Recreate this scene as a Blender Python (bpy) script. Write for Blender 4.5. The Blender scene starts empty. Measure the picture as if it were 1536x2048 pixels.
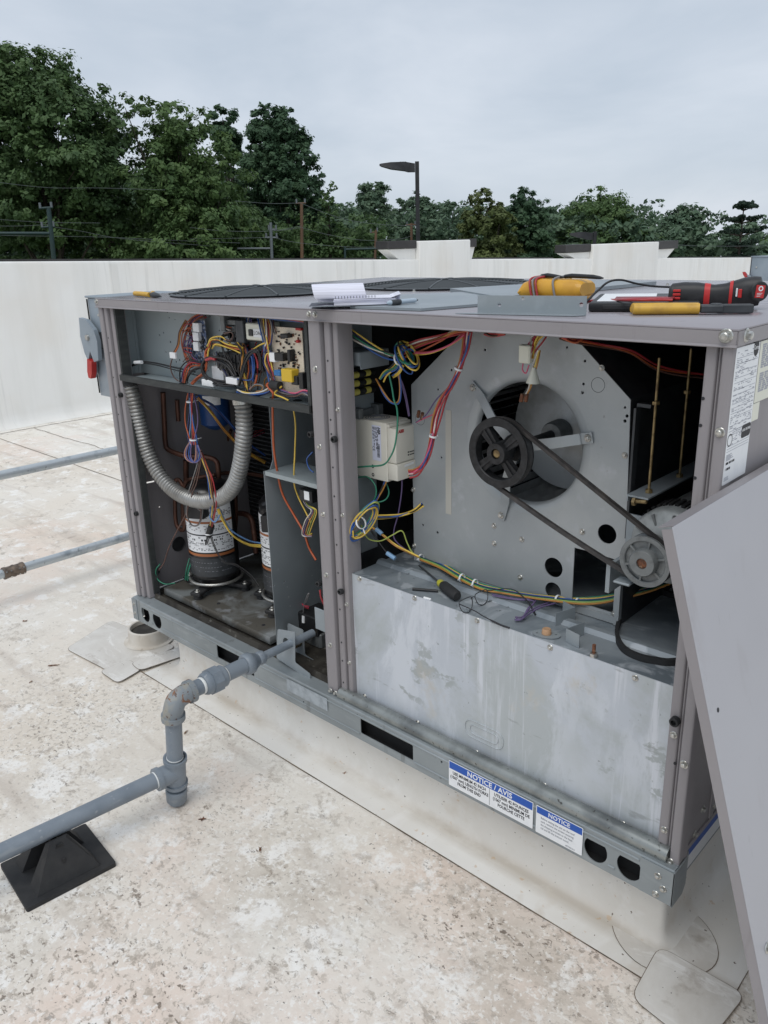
import bpy, bmesh, math, random
import numpy as np
from mathutils import Matrix, Vector
R_ = math.radians
sc = bpy.context.scene
COL = sc.collection
rnd = random.Random(7)

# ------------------------------------------------------------------ camera
CAM = Vector((2.7697, -1.4607, 1.4090))
_pit, _rol, _yaw, FPX = R_(-18.479), R_(-1.6375), R_(-43.563), 1612.4
F_ = Vector((math.sin(_yaw) * math.cos(_pit), math.cos(_yaw) * math.cos(_pit), math.sin(_pit)))
_r = F_.cross(Vector((0, 0, 1))).normalized()
_u = _r.cross(F_)
RT = _r * math.cos(_rol) + _u * math.sin(_rol)
UP = -_r * math.sin(_rol) + _u * math.cos(_rol)
cam = bpy.data.cameras.new('camera')
camo = bpy.data.objects.new('camera', cam)
COL.objects.link(camo)
camo.matrix_world = Matrix(((RT.x, UP.x, -F_.x, CAM.x), (RT.y, UP.y, -F_.y, CAM.y), (RT.z, UP.z, -F_.z, CAM.z), (0, 0, 0, 1)))
cam.sensor_fit = 'VERTICAL'
cam.sensor_height = 36.0
cam.lens = FPX / 2048 * 36.0
cam.clip_start = 0.05
cam.clip_end = 2000
sc.camera = camo

# ------------------------------------------------------------------ sky, sun, exposure
SUN_EL, SUN_AZ = R_(60), R_(160)          # azimuth measured from +Y clockwise
w = bpy.data.worlds.new('World')
sc.world = w
w.use_nodes = True
nt = w.node_tree
nt.nodes.clear()
N = nt.nodes.new
out = N('ShaderNodeOutputWorld')
bg = N('ShaderNodeBackground')
bg.inputs['Strength'].default_value = 0.1
sky = N('ShaderNodeTexSky')
sky.sky_type = 'NISHITA'
sky.sun_disc = False
sky.sun_elevation = SUN_EL
sky.sun_rotation = SUN_AZ
tc = N('ShaderNodeTexCoord')
mp = N('ShaderNodeMapping')
mp.inputs['Scale'].default_value = (1.3, 1.3, 4.0)
mp.inputs['Rotation'].default_value = (0, 0, 0.5)
n1 = N('ShaderNodeTexNoise')
n1.inputs['Scale'].default_value = 2.2
n1.inputs['Detail'].default_value = 5
n1.inputs['Roughness'].default_value = 0.55
n1.inputs['Distortion'].default_value = 0.3
cr = N('ShaderNodeValToRGB')
cr.color_ramp.elements[0].position = 0.32
cr.color_ramp.elements[0].color = (3.95, 4.5, 5.2, 1)
cr.color_ramp.elements[1].position = 0.7
cr.color_ramp.elements[1].color = (5.35, 5.75, 6.35, 1)
mx = N('ShaderNodeMix')
mx.data_type = 'RGBA'
mx.inputs['Factor'].default_value = 0.93
L = nt.links.new
L(tc.outputs['Generated'], mp.inputs['Vector'])
L(mp.outputs['Vector'], n1.inputs['Vector'])
L(n1.outputs['Fac'], cr.inputs['Fac'])
L(sky.outputs['Color'], mx.inputs['A'])
L(cr.outputs['Color'], mx.inputs['B'])
L(mx.outputs['Result'], bg.inputs['Color'])
L(bg.outputs['Background'], out.inputs['Surface'])
sun = bpy.data.lights.new('sun', 'SUN')
sun.energy = 1.1
sun.angle = R_(40)
sun.color = (1, 0.97, 0.92)
suno = bpy.data.objects.new('sun', sun)
COL.objects.link(suno)
_sd = Vector((math.sin(SUN_AZ) * math.cos(SUN_EL), math.cos(SUN_AZ) * math.cos(SUN_EL), math.sin(SUN_EL)))
suno.rotation_euler = _sd.to_track_quat('Z', 'Y').to_euler()
suno.location = (0, 0, 20)
vs = sc.view_settings
vs.view_transform = 'Standard'
vs.look = 'None'
vs.exposure = 0.43
vs.gamma = 1.0
vs.use_curve_mapping = False

# ------------------------------------------------------------------ measuring: where a sight line meets a real plane
def ray(px, py):
    return F_ * FPX + RT * (px - 768) - UP * (py - 1024)
def A(px, py, axis, val):
    d = ray(px, py)
    i = 'xyz'.index(axis)
    return CAM + d * ((val - CAM[i]) / d[i])
def FAR(px, py, dist):
    d = ray(px, py)
    return CAM + d * (dist / math.hypot(d.x, d.y))
SLOPE = -0.029                             # the roof falls this much along Y against the level

# ------------------------------------------------------------------ materials
def S(r, g, b):
    f = lambda c: ((c / 255 + 0.055) / 1.055) ** 2.4 if c > 10 else c / 255 / 12.92
    return (f(r), f(g), f(b), 1)
MATS = {}
def mat(name, col, rough=0.5, metal=0.0, layers=(), bump=None, spec=0.5, coat=0.0, emit=None):
    """layers: dicts k(ind) s(cale) lo hi c(olour) f(actor) d(etail) w(arp) r(oughness value) m=mask scale,mlo,mhi"""
    if name in MATS:
        return MATS[name]
    m = bpy.data.materials.new(name)
    m.use_nodes = True
    t = m.node_tree
    b = t.nodes['Principled BSDF']
    nn, ln = t.nodes.new, t.links.new
    b.inputs['Roughness'].default_value = rough
    b.inputs['Metallic'].default_value = metal
    b.inputs['Specular IOR Level'].default_value = spec
    b.inputs['Coat Weight'].default_value = coat
    b.inputs['Base Color'].default_value = col
    co = nn('ShaderNodeTexCoord').outputs['Object'] if (layers or bump) else None
    def tex(l):
        sc_ = l.get('s', 5)
        sc_ = sc_ if isinstance(sc_, tuple) else (sc_,) * 3
        mpn = nn('ShaderNodeMapping')
        mpn.inputs['Scale'].default_value = sc_
        mpn.inputs['Location'].default_value = l.get('o', (0, 0, 0))
        mpn.inputs['Rotation'].default_value = l.get('rot', (0, 0, 0))
        ln(co, mpn.inputs['Vector'])
        if l.get('k', 'noise') == 'noise':
            x = nn('ShaderNodeTexNoise')
            x.inputs['Scale'].default_value = 1
            x.inputs['Detail'].default_value = l.get('d', 3)
            x.inputs['Roughness'].default_value = l.get('rg', 0.55)
            x.inputs['Distortion'].default_value = l.get('w', 0)
            ln(mpn.outputs['Vector'], x.inputs['Vector'])
            return x.outputs['Fac']
        if l['k'] == 'grad':                # sharp-edged zone along one axis
            x = nn('ShaderNodeSeparateXYZ')
            ln(mpn.outputs['Vector'], x.inputs['Vector'])
            return x.outputs[l['ax']]
        x = nn('ShaderNodeTexVoronoi')
        x.feature = l.get('feat', 'F1')
        x.inputs['Scale'].default_value = 1
        ln(mpn.outputs['Vector'], x.inputs['Vector'])
        return x.outputs['Color'] if l['k'] == 'cell' else x.outputs['Distance']
    def mask(l):
        mr = nn('ShaderNodeMapRange')
        mr.inputs['From Min'].default_value = l.get('lo', 0.4)
        mr.inputs['From Max'].default_value = l.get('hi', 0.6)
        mr.inputs['To Max'].default_value = l.get('f', 1)
        ln(tex(l), mr.inputs['Value'])
        o = mr.outputs['Result']
        for sub in l.get('m', ()):
            mr2 = nn('ShaderNodeMapRange')
            mr2.inputs['From Min'].default_value = sub.get('lo', 0.4)
            mr2.inputs['From Max'].default_value = sub.get('hi', 0.6)
            ln(tex(sub), mr2.inputs['Value'])
            mu = nn('ShaderNodeMath')
            mu.operation = 'MULTIPLY'
            ln(o, mu.inputs[0])
            ln(mr2.outputs['Result'], mu.inputs[1])
            o = mu.outputs[0]
        return o
    cur = None
    curr = None
    for l in layers:
        k = mask(l)
        if 'c' in l:
            mixn = nn('ShaderNodeMix')
            mixn.data_type = 'RGBA'
            ln(k, mixn.inputs['Factor'])
            if cur is None:
                mixn.inputs['A'].default_value = col
            else:
                ln(cur, mixn.inputs['A'])
            mixn.inputs['B'].default_value = l['c']
            cur = mixn.outputs['Result']
        if 'r' in l:
            mixr = nn('ShaderNodeMix')
            ln(k, mixr.inputs['Factor'])
            if curr is None:
                mixr.inputs['A'].default_value = rough
            else:
                ln(curr, mixr.inputs['A'])
            mixr.inputs['B'].default_value = l['r']
            curr = mixr.outputs['Result']
    if cur is not None:
        ln(cur, b.inputs['Base Color'])
    if curr is not None:
        ln(curr, b.inputs['Roughness'])
    if bump:
        bp = nn('ShaderNodeBump')
        bp.inputs['Strength'].default_value = bump.get('f', 0.3)
        bp.inputs['Distance'].default_value = bump.get('dist', 0.01)
        ln(tex(bump), bp.inputs['Height'])
        ln(bp.outputs['Normal'], b.inputs['Normal'])
    if emit:
        b.inputs['Emission Color'].default_value = emit[0]
        b.inputs['Emission Strength'].default_value = emit[1]
    MATS[name] = m
    return m

# ------------------------------------------------------------------ mesh builder
def catmull(pts, n=6, closed=False):
    P = [Vector(p) for p in pts]
    if len(P) < 3:
        return P
    o = []
    k = len(P)
    for i in range(k if closed else k - 1):
        if closed:
            a, b, c, d = P[(i - 1) % k], P[i], P[(i + 1) % k], P[(i + 2) % k]
        else:
            b, c = P[i], P[i + 1]
            a = P[i - 1] if i else b * 2 - c
            d = P[i + 2] if i + 2 < k else c * 2 - b
        for j in range(n):
            t = j / n
            o.append(0.5 * ((2 * b) + (c - a) * t + (2 * a - 5 * b + 4 * c - d) * t * t + (3 * b - a - 3 * c + d) * t ** 3))
    if not closed:
        o.append(P[-1])
    return o
def basis(o, x, y, z):
    x, y, z = Vector(x), Vector(y), Vector(z)
    return Matrix(((x.x, y.x, z.x, o[0]), (x.y, y.y, z.y, o[1]), (x.z, y.z, z.z, o[2]), (0, 0, 0, 1)))
def FRONT(x=0, y=0, z=0):      # local x -> X, local y -> Z, outward (local z) -> -Y
    return basis((x, y, z), (1, 0, 0), (0, 0, 1), (0, -1, 0))
def RIGHT(x=0, y=0, z=0):      # local x -> Y, local y -> Z, outward -> +X
    return basis((x, y, z), (0, 1, 0), (0, 0, 1), (1, 0, 0))
def FLAT(x=0, y=0, z=0, a=0):
    return Matrix.Translation((x, y, z)) @ Matrix.Rotation(a, 4, 'Z')
class MB:
    def __init__(s, M=None):
        s.v, s.f = [], []
        s.M = M or Matrix.Identity(4)
    def add(s, v, f, M=None):
        n = len(s.v)
        T = s.M @ M if M is not None else s.M
        s.v += [T @ Vector(p) for p in v]
        s.f += [tuple(i + n for i in q) for q in f]
        return s
    def box(s, x0, x1, y0, y1, z0, z1, M=None):
        v = [(x, y, z) for x in (x0, x1) for y in (y0, y1) for z in (z0, z1)]
        return s.add(v, [(0, 1, 3, 2), (4, 6, 7, 5), (0, 4, 5, 1), (2, 3, 7, 6), (0, 2, 6, 4), (1, 5, 7, 3)], M)
    def rbox(s, x0, x1, y0, y1, z0, z1, r=0.003, n=2, M=None):
        bm = bmesh.new()
        bmesh.ops.create_cube(bm, size=1)
        for v in bm.verts:
            v.co = Vector(((x0 + x1) / 2 + v.co.x * (x1 - x0), (y0 + y1) / 2 + v.co.y * (y1 - y0), (z0 + z1) / 2 + v.co.z * (z1 - z0)))
        bmesh.ops.bevel(bm, geom=list(bm.edges), offset=r, segments=n, affect='EDGES', profile=0.5)
        bm.verts.index_update()
        s.add([v.co.copy() for v in bm.verts], [[v.index for v in f.verts] for f in bm.faces], M)
        bm.free()
        return s
    def tube(s, path, r, n=8, closed=False, caps=True, M=None):
        P = [Vector(p) for p in path]
        k = len(P)
        rr = r if callable(r) else (lambda i, t: r)
        V, F = [], []
        up = None
        for i, p in enumerate(P):
            if closed:
                t = (P[(i + 1) % k] - P[i - 1])
            else:
                t = P[min(i + 1, k - 1)] - P[max(i - 1, 0)]
            t = t.normalized() if t.length > 1e-9 else Vector((0, 0, 1))
            if up is None:
                a = Vector((0, 0, 1)) if abs(t.z) < 0.9 else Vector((1, 0, 0))
                up = (a - t * a.dot(t)).normalized()
            else:
                up = up - t * up.dot(t)
                up = up.normalized() if up.length > 1e-6 else t.orthogonal().normalized()
            sd = t.cross(up)
            q = rr(i, i / max(1, k - 1))
            for j in range(n):
                an = 2 * math.pi * j / n
                V.append(p + up * (q * math.cos(an)) + sd * (q * math.sin(an)))
        m = k if closed else k - 1
        for i in range(m):
            a, b = i * n, ((i + 1) % k) * n
            for j in range(n):
                j2 = (j + 1) % n
                F.append((a + j, a + j2, b + j2, b + j))
        if caps and not closed:
            F.append(tuple(range(n - 1, -1, -1)))
            F.append(tuple(range((k - 1) * n, k * n)))
        return s.add(V, F, M)
    def cyl(s, p0, p1, r, n=24, r2=None, M=None):
        r2 = r if r2 is None else r2
        return s.tube([p0, p1], lambda i, t: r if i == 0 else r2, n, M=M)
    def lathe(s, prof, n=32, M=None, closed=False, a0=0, a1=2 * math.pi):
        """profile of (r, z) about local Z"""
        V, F = [], []
        full = abs(a1 - a0 - 2 * math.pi) < 1e-6
        cnt = n if full else n + 1
        k = len(prof)
        for i in range(cnt):
            an = a0 + (a1 - a0) * i / n
            for r, z in prof:
                V.append((r * math.cos(an), r * math.sin(an), z))
        for i in range(n):
            a, b = i * k, ((i + 1) % cnt) * k
            for j in range(k if closed else k - 1):
                j2 = (j + 1) % k
                F.append((a + j, b + j, b + j2, a + j2))
        return s.add(V, F, M)
    def prism(s, poly, z0, z1, M=None):
        k = len(poly)
        V = [(x, y, z0) for x, y in poly] + [(x, y, z1) for x, y in poly]
        F = [tuple(range(k - 1, -1, -1)), tuple(range(k, 2 * k))] + [(i, (i + 1) % k, k + (i + 1) % k, k + i) for i in range(k)]
        return s.add(V, F, M)
    def plate(s, outline, holes=(), t=0.003, M=None):
        """flat sheet with real holes, outer face at local z = 0, thickness below it"""
        cu = bpy.data.curves.new('tmp', 'CURVE')
        cu.dimensions = '2D'
        cu.fill_mode = 'BOTH'
        cu.extrude = t / 2
        for lp in [outline] + list(holes):
            sp = cu.splines.new('POLY')
            sp.points.add(len(lp) - 1)
            for i, (x, y) in enumerate(lp):
                sp.points[i].co = (x, y, 0, 1)
            sp.use_cyclic_u = True
        ob = bpy.data.objects.new('tmp', cu)
        me = bpy.data.meshes.new_from_object(ob)
        s.add([v.co + Vector((0, 0, -t / 2)) for v in me.vertices], [list(p.vertices) for p in me.polygons], M)
        bpy.data.objects.remove(ob)
        bpy.data.curves.remove(cu)
        bpy.data.meshes.remove(me)
        return s
    def text(s, body, size, M, ax='LEFT', t=0.0004, sx=1.0, bold=0.0):
        cu = bpy.data.curves.new('tmp', 'FONT')
        cu.body = body
        cu.size = size
        cu.align_x = ax
        cu.align_y = 'CENTER'
        cu.extrude = t
        cu.offset = bold
        cu.resolution_u = 2
        ob = bpy.data.objects.new('tmp', cu)
        me = bpy.data.meshes.new_from_object(ob)
        s.add([(v.co.x * sx, v.co.y, v.co.z) for v in me.vertices], [list(p.vertices) for p in me.polygons], M)
        bpy.data.objects.remove(ob)
        bpy.data.curves.remove(cu)
        bpy.data.meshes.remove(me)
        return s
    def mesh(s, name, angle=35):
        me = bpy.data.meshes.new(name)
        me.from_pydata(s.v, [], s.f)
        if angle:
            me.polygons.foreach_set('use_smooth', [True] * len(me.polygons))
            me.set_sharp_from_angle(angle=R_(angle))
        me.update()
        return me
    def build(s, name, material, parent=None, angle=35, **tags):
        me = s.mesh(name, angle)
        me.materials.append(material)
        return link(name, me, parent, **tags)
def link(name, me, parent=None, **tags):
    o = bpy.data.objects.new(name, me)
    COL.objects.link(o)
    if parent is not None:
        o.parent = parent
        if parent.type == 'EMPTY':
            o.matrix_parent_inverse = Matrix.Translation(-parent.location)
    for k, v in tags.items():
        o[k] = v
    return o
def thing(name, loc, label, category, group=None):
    o = bpy.data.objects.new(name, None)
    o.empty_display_size = 0.1
    COL.objects.link(o)
    o.location = loc
    o['label'] = label
    o['category'] = category
    if group:
        o['group'] = group
    return o
def circ(cx, cy, r, n=24, a0=0.0):
    return [(cx + r * math.cos(a0 + 2 * math.pi * i / n), cy + r * math.sin(a0 + 2 * math.pi * i / n)) for i in range(n)]
def rrect(x0, x1, y0, y1, r, n=5):
    o = []
    for cx, cy, a in ((x1 - r, y1 - r, 0), (x0 + r, y1 - r, 90), (x0 + r, y0 + r, 180), (x1 - r, y0 + r, 270)):
        for i in range(n + 1):
            an = R_(a + 90 * i / n)
            o.append((cx + r * math.cos(an), cy + r * math.sin(an)))
    return o
# ------------------------------------------------------------------ palette
m_taupe = mat('taupe_paint', S(143, 139, 141), 0.42, 0.0, [
    dict(s=3, lo=0.35, hi=0.75, c=S(134, 130, 133), f=0.6), dict(s=(7, 7, 1.2), d=7, rg=.66, lo=.56, hi=.68, c=S(126, 121, 121), f=.4), dict(s=(60, 60, 8), lo=0.62, hi=0.75, c=S(120, 114, 116), f=0.35),
    dict(s=4, lo=0.4, hi=0.7, r=0.55)], spec=0.5)
m_lid = mat('taupe_lid_paint', S(143, 138, 142), 0.3, 0.0, [
    dict(s=2.5, lo=0.35, hi=0.75, c=S(128, 124, 130), f=0.7), dict(s=22, lo=0.6, hi=0.75, c=S(112, 108, 110), f=0.3),
    dict(s=3, lo=0.4, hi=0.65, r=0.16)], spec=0.6)
m_panelin = mat('dark_taupe_panel', S(104, 100, 106), 0.5, 0.0, [dict(s=6, lo=0.4, hi=0.7, c=S(92, 89, 95))])
m_galv = mat('galvanised_sheet', S(150, 158, 162), 0.45, 0.3, [
    dict(k='cell', s=60, lo=0.1, hi=0.9, c=S(146, 154, 160), f=0.45), dict(s=3.5, lo=0.45, hi=0.7, c=S(140, 149, 156), f=0.7),
    dict(s=14, lo=0.58, hi=0.72, c=S(176, 184, 190), f=0.4), dict(s=5, lo=0.4, hi=0.7, r=0.55)])
m_galvh = mat('blower_galvanised', S(170, 175, 177), 0.42, 0.25, [
    dict(k='cell', s=40, lo=.1, hi=.9, c=S(160, 166, 169), f=.35), dict(s=3.0, d=5, lo=0.42, hi=0.7, c=S(150, 156, 159), f=0.8), dict(s=16, d=5, lo=0.6, hi=0.72, c=S(186, 190, 196), f=0.5),
    dict(s=70, d=4, lo=0.66, hi=0.74, c=S(110, 108, 104), f=0.5, m=[dict(s=5, lo=0.55, hi=0.65)])])
m_rail = mat('rail_galvanised', S(146, 153, 156), 0.45, 0.3, [
    dict(s=(3, 3, 3), lo=0.4, hi=0.7, c=S(126, 133, 136), f=0.8), dict(s=(9, 9, 30), lo=0.55, hi=0.7, c=S(166, 172, 176), f=0.5), dict(s=(30, 30, 4), d=4, lo=0.62, hi=0.7, c=S(104, 106, 104), f=0.5)],
    bump=dict(s=(0.5, 0.5, 60), f=0.1, dist=0.002))
m_front = mat('stained_galvanised', S(176, 182, 184), 0.5, 0.15, [
    dict(s=3.0, d=4, lo=0.4, hi=0.7, c=S(168, 174, 177), f=0.6),
    dict(k='cell', s=45, lo=.1, hi=.9, c=S(180, 186, 189), f=.25),
    dict(s=(2.2, 2, 1.7), d=10, rg=0.68, w=0.35, lo=0.46, hi=0.56, c=S(188, 194, 202), f=0.95),
    dict(s=(6, 5, 2.0), d=10, rg=0.7, w=0.4, lo=0.52, hi=0.58, c=S(204, 209, 216), f=0.9, m=[dict(s=(2.4, 3, 1.2), d=4, lo=0.40, hi=0.54)]),
    dict(s=(22, 8, 1.1), d=8, rg=0.66, w=0.2, lo=0.56, hi=0.63, c=S(208, 212, 219), f=0.85, m=[dict(s=(1.8, 3, 0.9), d=3, lo=0.45, hi=0.55, o=(2, 0, 5))]),
    dict(s=(9, 5, 12), d=8, rg=0.66, lo=0.57, hi=0.60, c=S(158, 164, 164), f=0.8, o=(3, 1, 2), m=[dict(s=(3, 3, 4), d=3, lo=0.5, hi=0.56)]),
    dict(s=(2.6, 4, 2.0), d=8, rg=.66, lo=0.58, hi=0.65, c=S(190, 184, 172), f=0.7, o=(7.4, 0, 1)),
    dict(s=(8, 8, 30), d=5, lo=0.64, hi=0.70, c=S(130, 134, 132), f=0.5, o=(1, 2, 3)),
    dict(s=(70, 60, 50), d=3, lo=0.70, hi=0.75, c=S(120, 124, 124), f=0.7)],
    bump=dict(s=(2.5, 2.5, 3.5), d=2, f=.12, dist=.02))
m_deck = mat('deck_galvanised', S(142, 150, 156), 0.42, 0.25, [
    dict(s=4, d=5, w=0.7, lo=0.45, hi=0.58, c=S(112, 121, 128), f=0.9), dict(s=9, d=5, w=1, lo=0.55, hi=0.62, c=S(184, 190, 196), f=0.7),
    dict(s=45, d=3, lo=0.64, hi=0.70, c=S(70, 72, 72), f=0.8, m=[dict(s=3, lo=0.5, hi=0.6)])])
m_ctrl = mat('control_box_paint', S(152, 162, 165), 0.42, 0.15, [dict(s=4, lo=0.4, hi=0.7, c=S(148, 158, 162), f=0.8)])
m_bolt = mat('bright_zinc', S(196, 196, 192), 0.32, 0.8, [dict(s=200, lo=0.4, hi=0.7, c=S(150, 148, 142))])
m_blackmetal = mat('black_insulation', S(24, 25, 27), 0.85, 0, [dict(s=20, lo=0.4, hi=0.7, c=S(15, 16, 18))])
m_black = mat('black_plastic', S(30, 31, 33), 0.45, 0, [dict(s=30, lo=0.4, hi=0.8, c=S(42, 43, 44), f=0.6)])
m_matte = mat('matte_black_rubber', S(33, 34, 36), 0.7, 0, [dict(s=40, lo=0.4, hi=0.7, c=S(48, 48, 49), f=0.6), dict(s=5, lo=0.5, hi=0.7, c=S(60, 58, 56), f=0.4)])
m_cast = mat('black_cast_iron', S(30, 31, 33), 0.5, 0.3, [dict(s=60, lo=0.4, hi=0.7, c=S(52, 53, 55), f=0.8)], bump=dict(s=160, f=0.15, dist=0.002))
m_greycast = mat('grey_cast_metal', S(118, 122, 123), 0.5, 0.3, [dict(s=50, d=4, lo=0.45, hi=0.7, c=S(92, 95, 96), f=0.8)], bump=dict(s=220, f=0.3, dist=0.002))
m_darkgrey = mat('dark_grey_metal', S(74, 77, 80), 0.5, 0.4, [dict(s=20, lo=0.4, hi=0.7, c=S(58, 61, 64))])
m_gasket = mat('dark_grey_gasket', S(50, 53, 53), 0.7, 0, [dict(s=(12, 12, 60), lo=0.5, hi=0.7, c=S(66, 70, 68), f=0.7)])
m_copper = mat('weathered_copper', S(98, 66, 54), 0.5, 0.45, [dict(s=14, lo=0.4, hi=0.65, c=S(78, 54, 46)), dict(s=30, lo=0.6, hi=0.7, c=S(122, 88, 72), f=0.5)])
m_rust = mat('rusty_steel', S(122, 78, 54), 0.75, 0.2, [dict(s=150, lo=0.4, hi=0.6, c=S(84, 56, 42)), dict(s=60, lo=0.55, hi=0.65, c=S(160, 140, 116))])
m_brass = mat('zinc_yellow_rod', S(150, 130, 92), 0.4, 0.6, [dict(s=60, lo=0.45, hi=0.65, c=S(104, 88, 62))], bump=dict(s=(0, 0, 900), f=0.3, dist=0.001))
m_flex = mat('flexible_metal_conduit', S(158, 158, 156), 0.42, 0.55, [dict(s=12, lo=0.45, hi=0.7, c=S(126, 124, 120))])
m_cream = mat('cream_drive_plastic', S(214, 211, 200), 0.45, 0, [dict(s=10, lo=0.45, hi=0.75, c=S(202, 198, 186), f=0.7)])
m_white = mat('white_label', S(228, 230, 232), 0.5, 0, [dict(s=40, lo=0.5, hi=0.75, c=S(214, 216, 220), f=0.5)])
m_offw = mat('cream_label', S(218, 218, 204), 0.5)
m_blue = mat('notice_blue', S(34, 84, 170), 0.5)
m_ink = mat('black_print', S(34, 35, 40), 0.6)
m_inkg = mat('grey_print', S(128, 130, 138), 0.6)
m_orange = mat('orange_label', S(160, 98, 58), 0.5)
m_red = mat('tool_red', S(190, 44, 44), 0.45)
m_redh = mat('switch_handle_red', S(168, 34, 32), 0.4, 0, [dict(s=30, lo=0.5, hi=0.7, c=S(190, 70, 60), f=0.6)])
m_switch = mat('switch_grey_paint', S(140, 151, 160), 0.45, 0.0, [dict(s=5, lo=0.4, hi=0.7, c=S(126, 138, 148), f=0.8)])
m_yellow = mat('meter_yellow', S(212, 158, 44), 0.5, 0, [dict(s=14, lo=0.5, hi=0.7, c=S(180, 128, 40), f=0.6)], coat=0.2)
m_ygrip = mat('plier_grip_yellow', S(208, 164, 62), 0.5, 0, [dict(s=30, lo=0.5, hi=0.7, c=S(168, 128, 56), f=0.7)])
m_paper = mat('notebook_paper', S(226, 226, 238), 0.8, 0, [dict(s=(3, 3, 400), lo=0.45, hi=0.6, c=S(196, 196, 206), f=0.6)])
m_pipe = mat('grey_painted_pipe', S(126, 135, 144), 0.45, 0, [
    dict(s=10, d=5, lo=0.45, hi=0.7, c=S(108, 118, 128), f=0.9), dict(s=(40, 6, 40), d=5, lo=.6, hi=.68, c=S(146, 152, 156), f=.5), dict(s=60, lo=0.66, hi=0.76, c=S(160, 164, 168), f=0.6)])
m_pipeold = mat('rust_streaked_elbow', S(130, 137, 142), 0.55, 0, [
    dict(s=18, d=5, w=0.8, lo=0.5, hi=0.64, c=S(160, 154, 138), f=0.65), dict(s=24, d=6, w=.6, lo=0.575, hi=0.61, c=S(128, 82, 46), f=0.9),
    dict(s=70, d=3, lo=0.6, hi=0.66, c=S(86, 50, 28), f=0.8)])
m_tape = mat('white_thread_sealant', S(222, 224, 222), 0.5)
m_gpipe = mat('galvanised_pipe', S(186, 193, 197), 0.35, 0.4, [dict(s=(14, 14, 14), d=4, lo=0.5, hi=0.68, c=S(128, 138, 146), f=0.8), dict(s=40, lo=0.64, hi=0.7, c=S(110, 114, 116), f=0.6)])
m_bronze = mat('brown_coupling', S(118, 104, 92), 0.5, 0.4, [dict(s=40, lo=0.45, hi=0.65, c=S(90, 78, 70))])

MEM = dict(base=S(222, 216, 207))
_near = dict(s=1.2, d=5, rg=.6, lo=0.34, hi=0.56, o=(1.3, .4, 0))
_nearx = dict(k='grad', s=(1, 1, 1), ax=0, lo=-1.6, hi=.5)
_mud = dict(s=2.2, d=7, rg=.66, lo=.42, hi=.58, o=(3, 3, 0))
m_roof = mat('dirty_white_membrane', S(230, 226, 218), 0.55, 0, [
    dict(s=0.5, d=6, lo=0.44, hi=0.66, c=S(217, 204, 187), f=0.7),                                      # tan film
    dict(s=0.7, d=8, rg=.62, lo=0.53, hi=0.68, c=S(224, 190, 170), f=0.5, o=(4.3, 2.2, 0)),             # pinkish dust
    dict(s=(1, 1, 1), k='grad', ax=1, lo=-1.0, hi=-1.45, c=S(224, 180, 158), f=.6, m=[dict(s=(1, 1, 1), k='grad', ax=0, lo=2.3, hi=1.2), dict(s=4, d=8, rg=.65, lo=.36, hi=.6)]),
    dict(s=3.2, d=12, rg=.74, w=0.2, lo=0.50, hi=0.70, c=S(178, 167, 153), f=0.65, m=[_near]),           # mud film at every size
    dict(s=9, d=10, rg=.74, w=0.25, lo=0.53, hi=0.61, c=S(243, 241, 237), f=0.75, o=(2, 5, 1)),          # rinsed spots
    dict(s=52, d=5, rg=.64, w=0.4, lo=0.53, hi=0.62, c=S(166, 154, 140), f=0.7, o=(7, 3, 0), m=[_near, _mud, _nearx]),
    dict(s=70, d=4, rg=.6, w=0.4, lo=0.56, hi=0.63, c=S(244, 242, 238), f=0.6, o=(1, 3, 0), m=[_near, _nearx]),
    dict(s=(13, 16, 13), d=10, rg=.74, w=0.3, lo=0.56, hi=0.63, c=S(150, 138, 124), f=0.6, o=(9, 1, 0), rot=(0, 0, .5), m=[_near]),
    dict(s=(44, 60, 44), d=6, rg=.64, w=0.3, lo=0.595, hi=0.635, c=S(106, 93, 80), f=0.85, o=(4, 1, 0), rot=(0, 0, .5), m=[_near, _mud, _nearx]),
    dict(k='vor', s=34, lo=0.13, hi=0.07, c=S(84, 72, 62), f=0.85, o=(.3, .7, 0), m=[dict(s=9, d=3, lo=.55, hi=.6), _near]),
    dict(s=5, d=9, rg=.7, w=0.3, lo=0.62, hi=0.74, c=S(128, 110, 92), f=0.6, o=(5, 8, 0)),
    dict(s=110, d=2, lo=0.72, hi=0.75, c=S(62, 50, 40), f=0.9),
    dict(s=(1.0, 9, 1), d=6, w=0.4, lo=0.56, hi=0.7, c=S(176, 163, 151), f=0.4, rot=(0, 0, 0.9))],
    bump=dict(s=30, d=7, rg=.66, w=.3, f=0.3, dist=0.005), spec=0.4)
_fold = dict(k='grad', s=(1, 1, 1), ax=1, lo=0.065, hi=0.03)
m_roofc = mat('clean_membrane', S(228, 226, 221), 0.5, 0, [
    dict(s=2.4, d=6, w=0.6, lo=0.42, hi=0.66, c=S(216, 212, 204), f=0.7), dict(s=(14, 3, 14), d=5, w=.6, lo=0.55, hi=0.7, c=S(232, 230, 226), f=0.7),
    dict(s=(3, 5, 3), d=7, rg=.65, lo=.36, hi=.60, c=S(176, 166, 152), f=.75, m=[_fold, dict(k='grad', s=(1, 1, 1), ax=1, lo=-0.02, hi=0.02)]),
    dict(s=9, d=6, lo=0.58, hi=0.7, c=S(202, 192, 178), f=0.5), dict(s=40, d=3, lo=0.68, hi=0.72, c=S(190, 150, 96), f=0.4),
    dict(s=85, d=2, lo=0.72, hi=0.75, c=S(80, 62, 44), f=0.9)],
    bump=dict(s=5, d=3, f=0.15, dist=0.02), spec=0.5)
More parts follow.
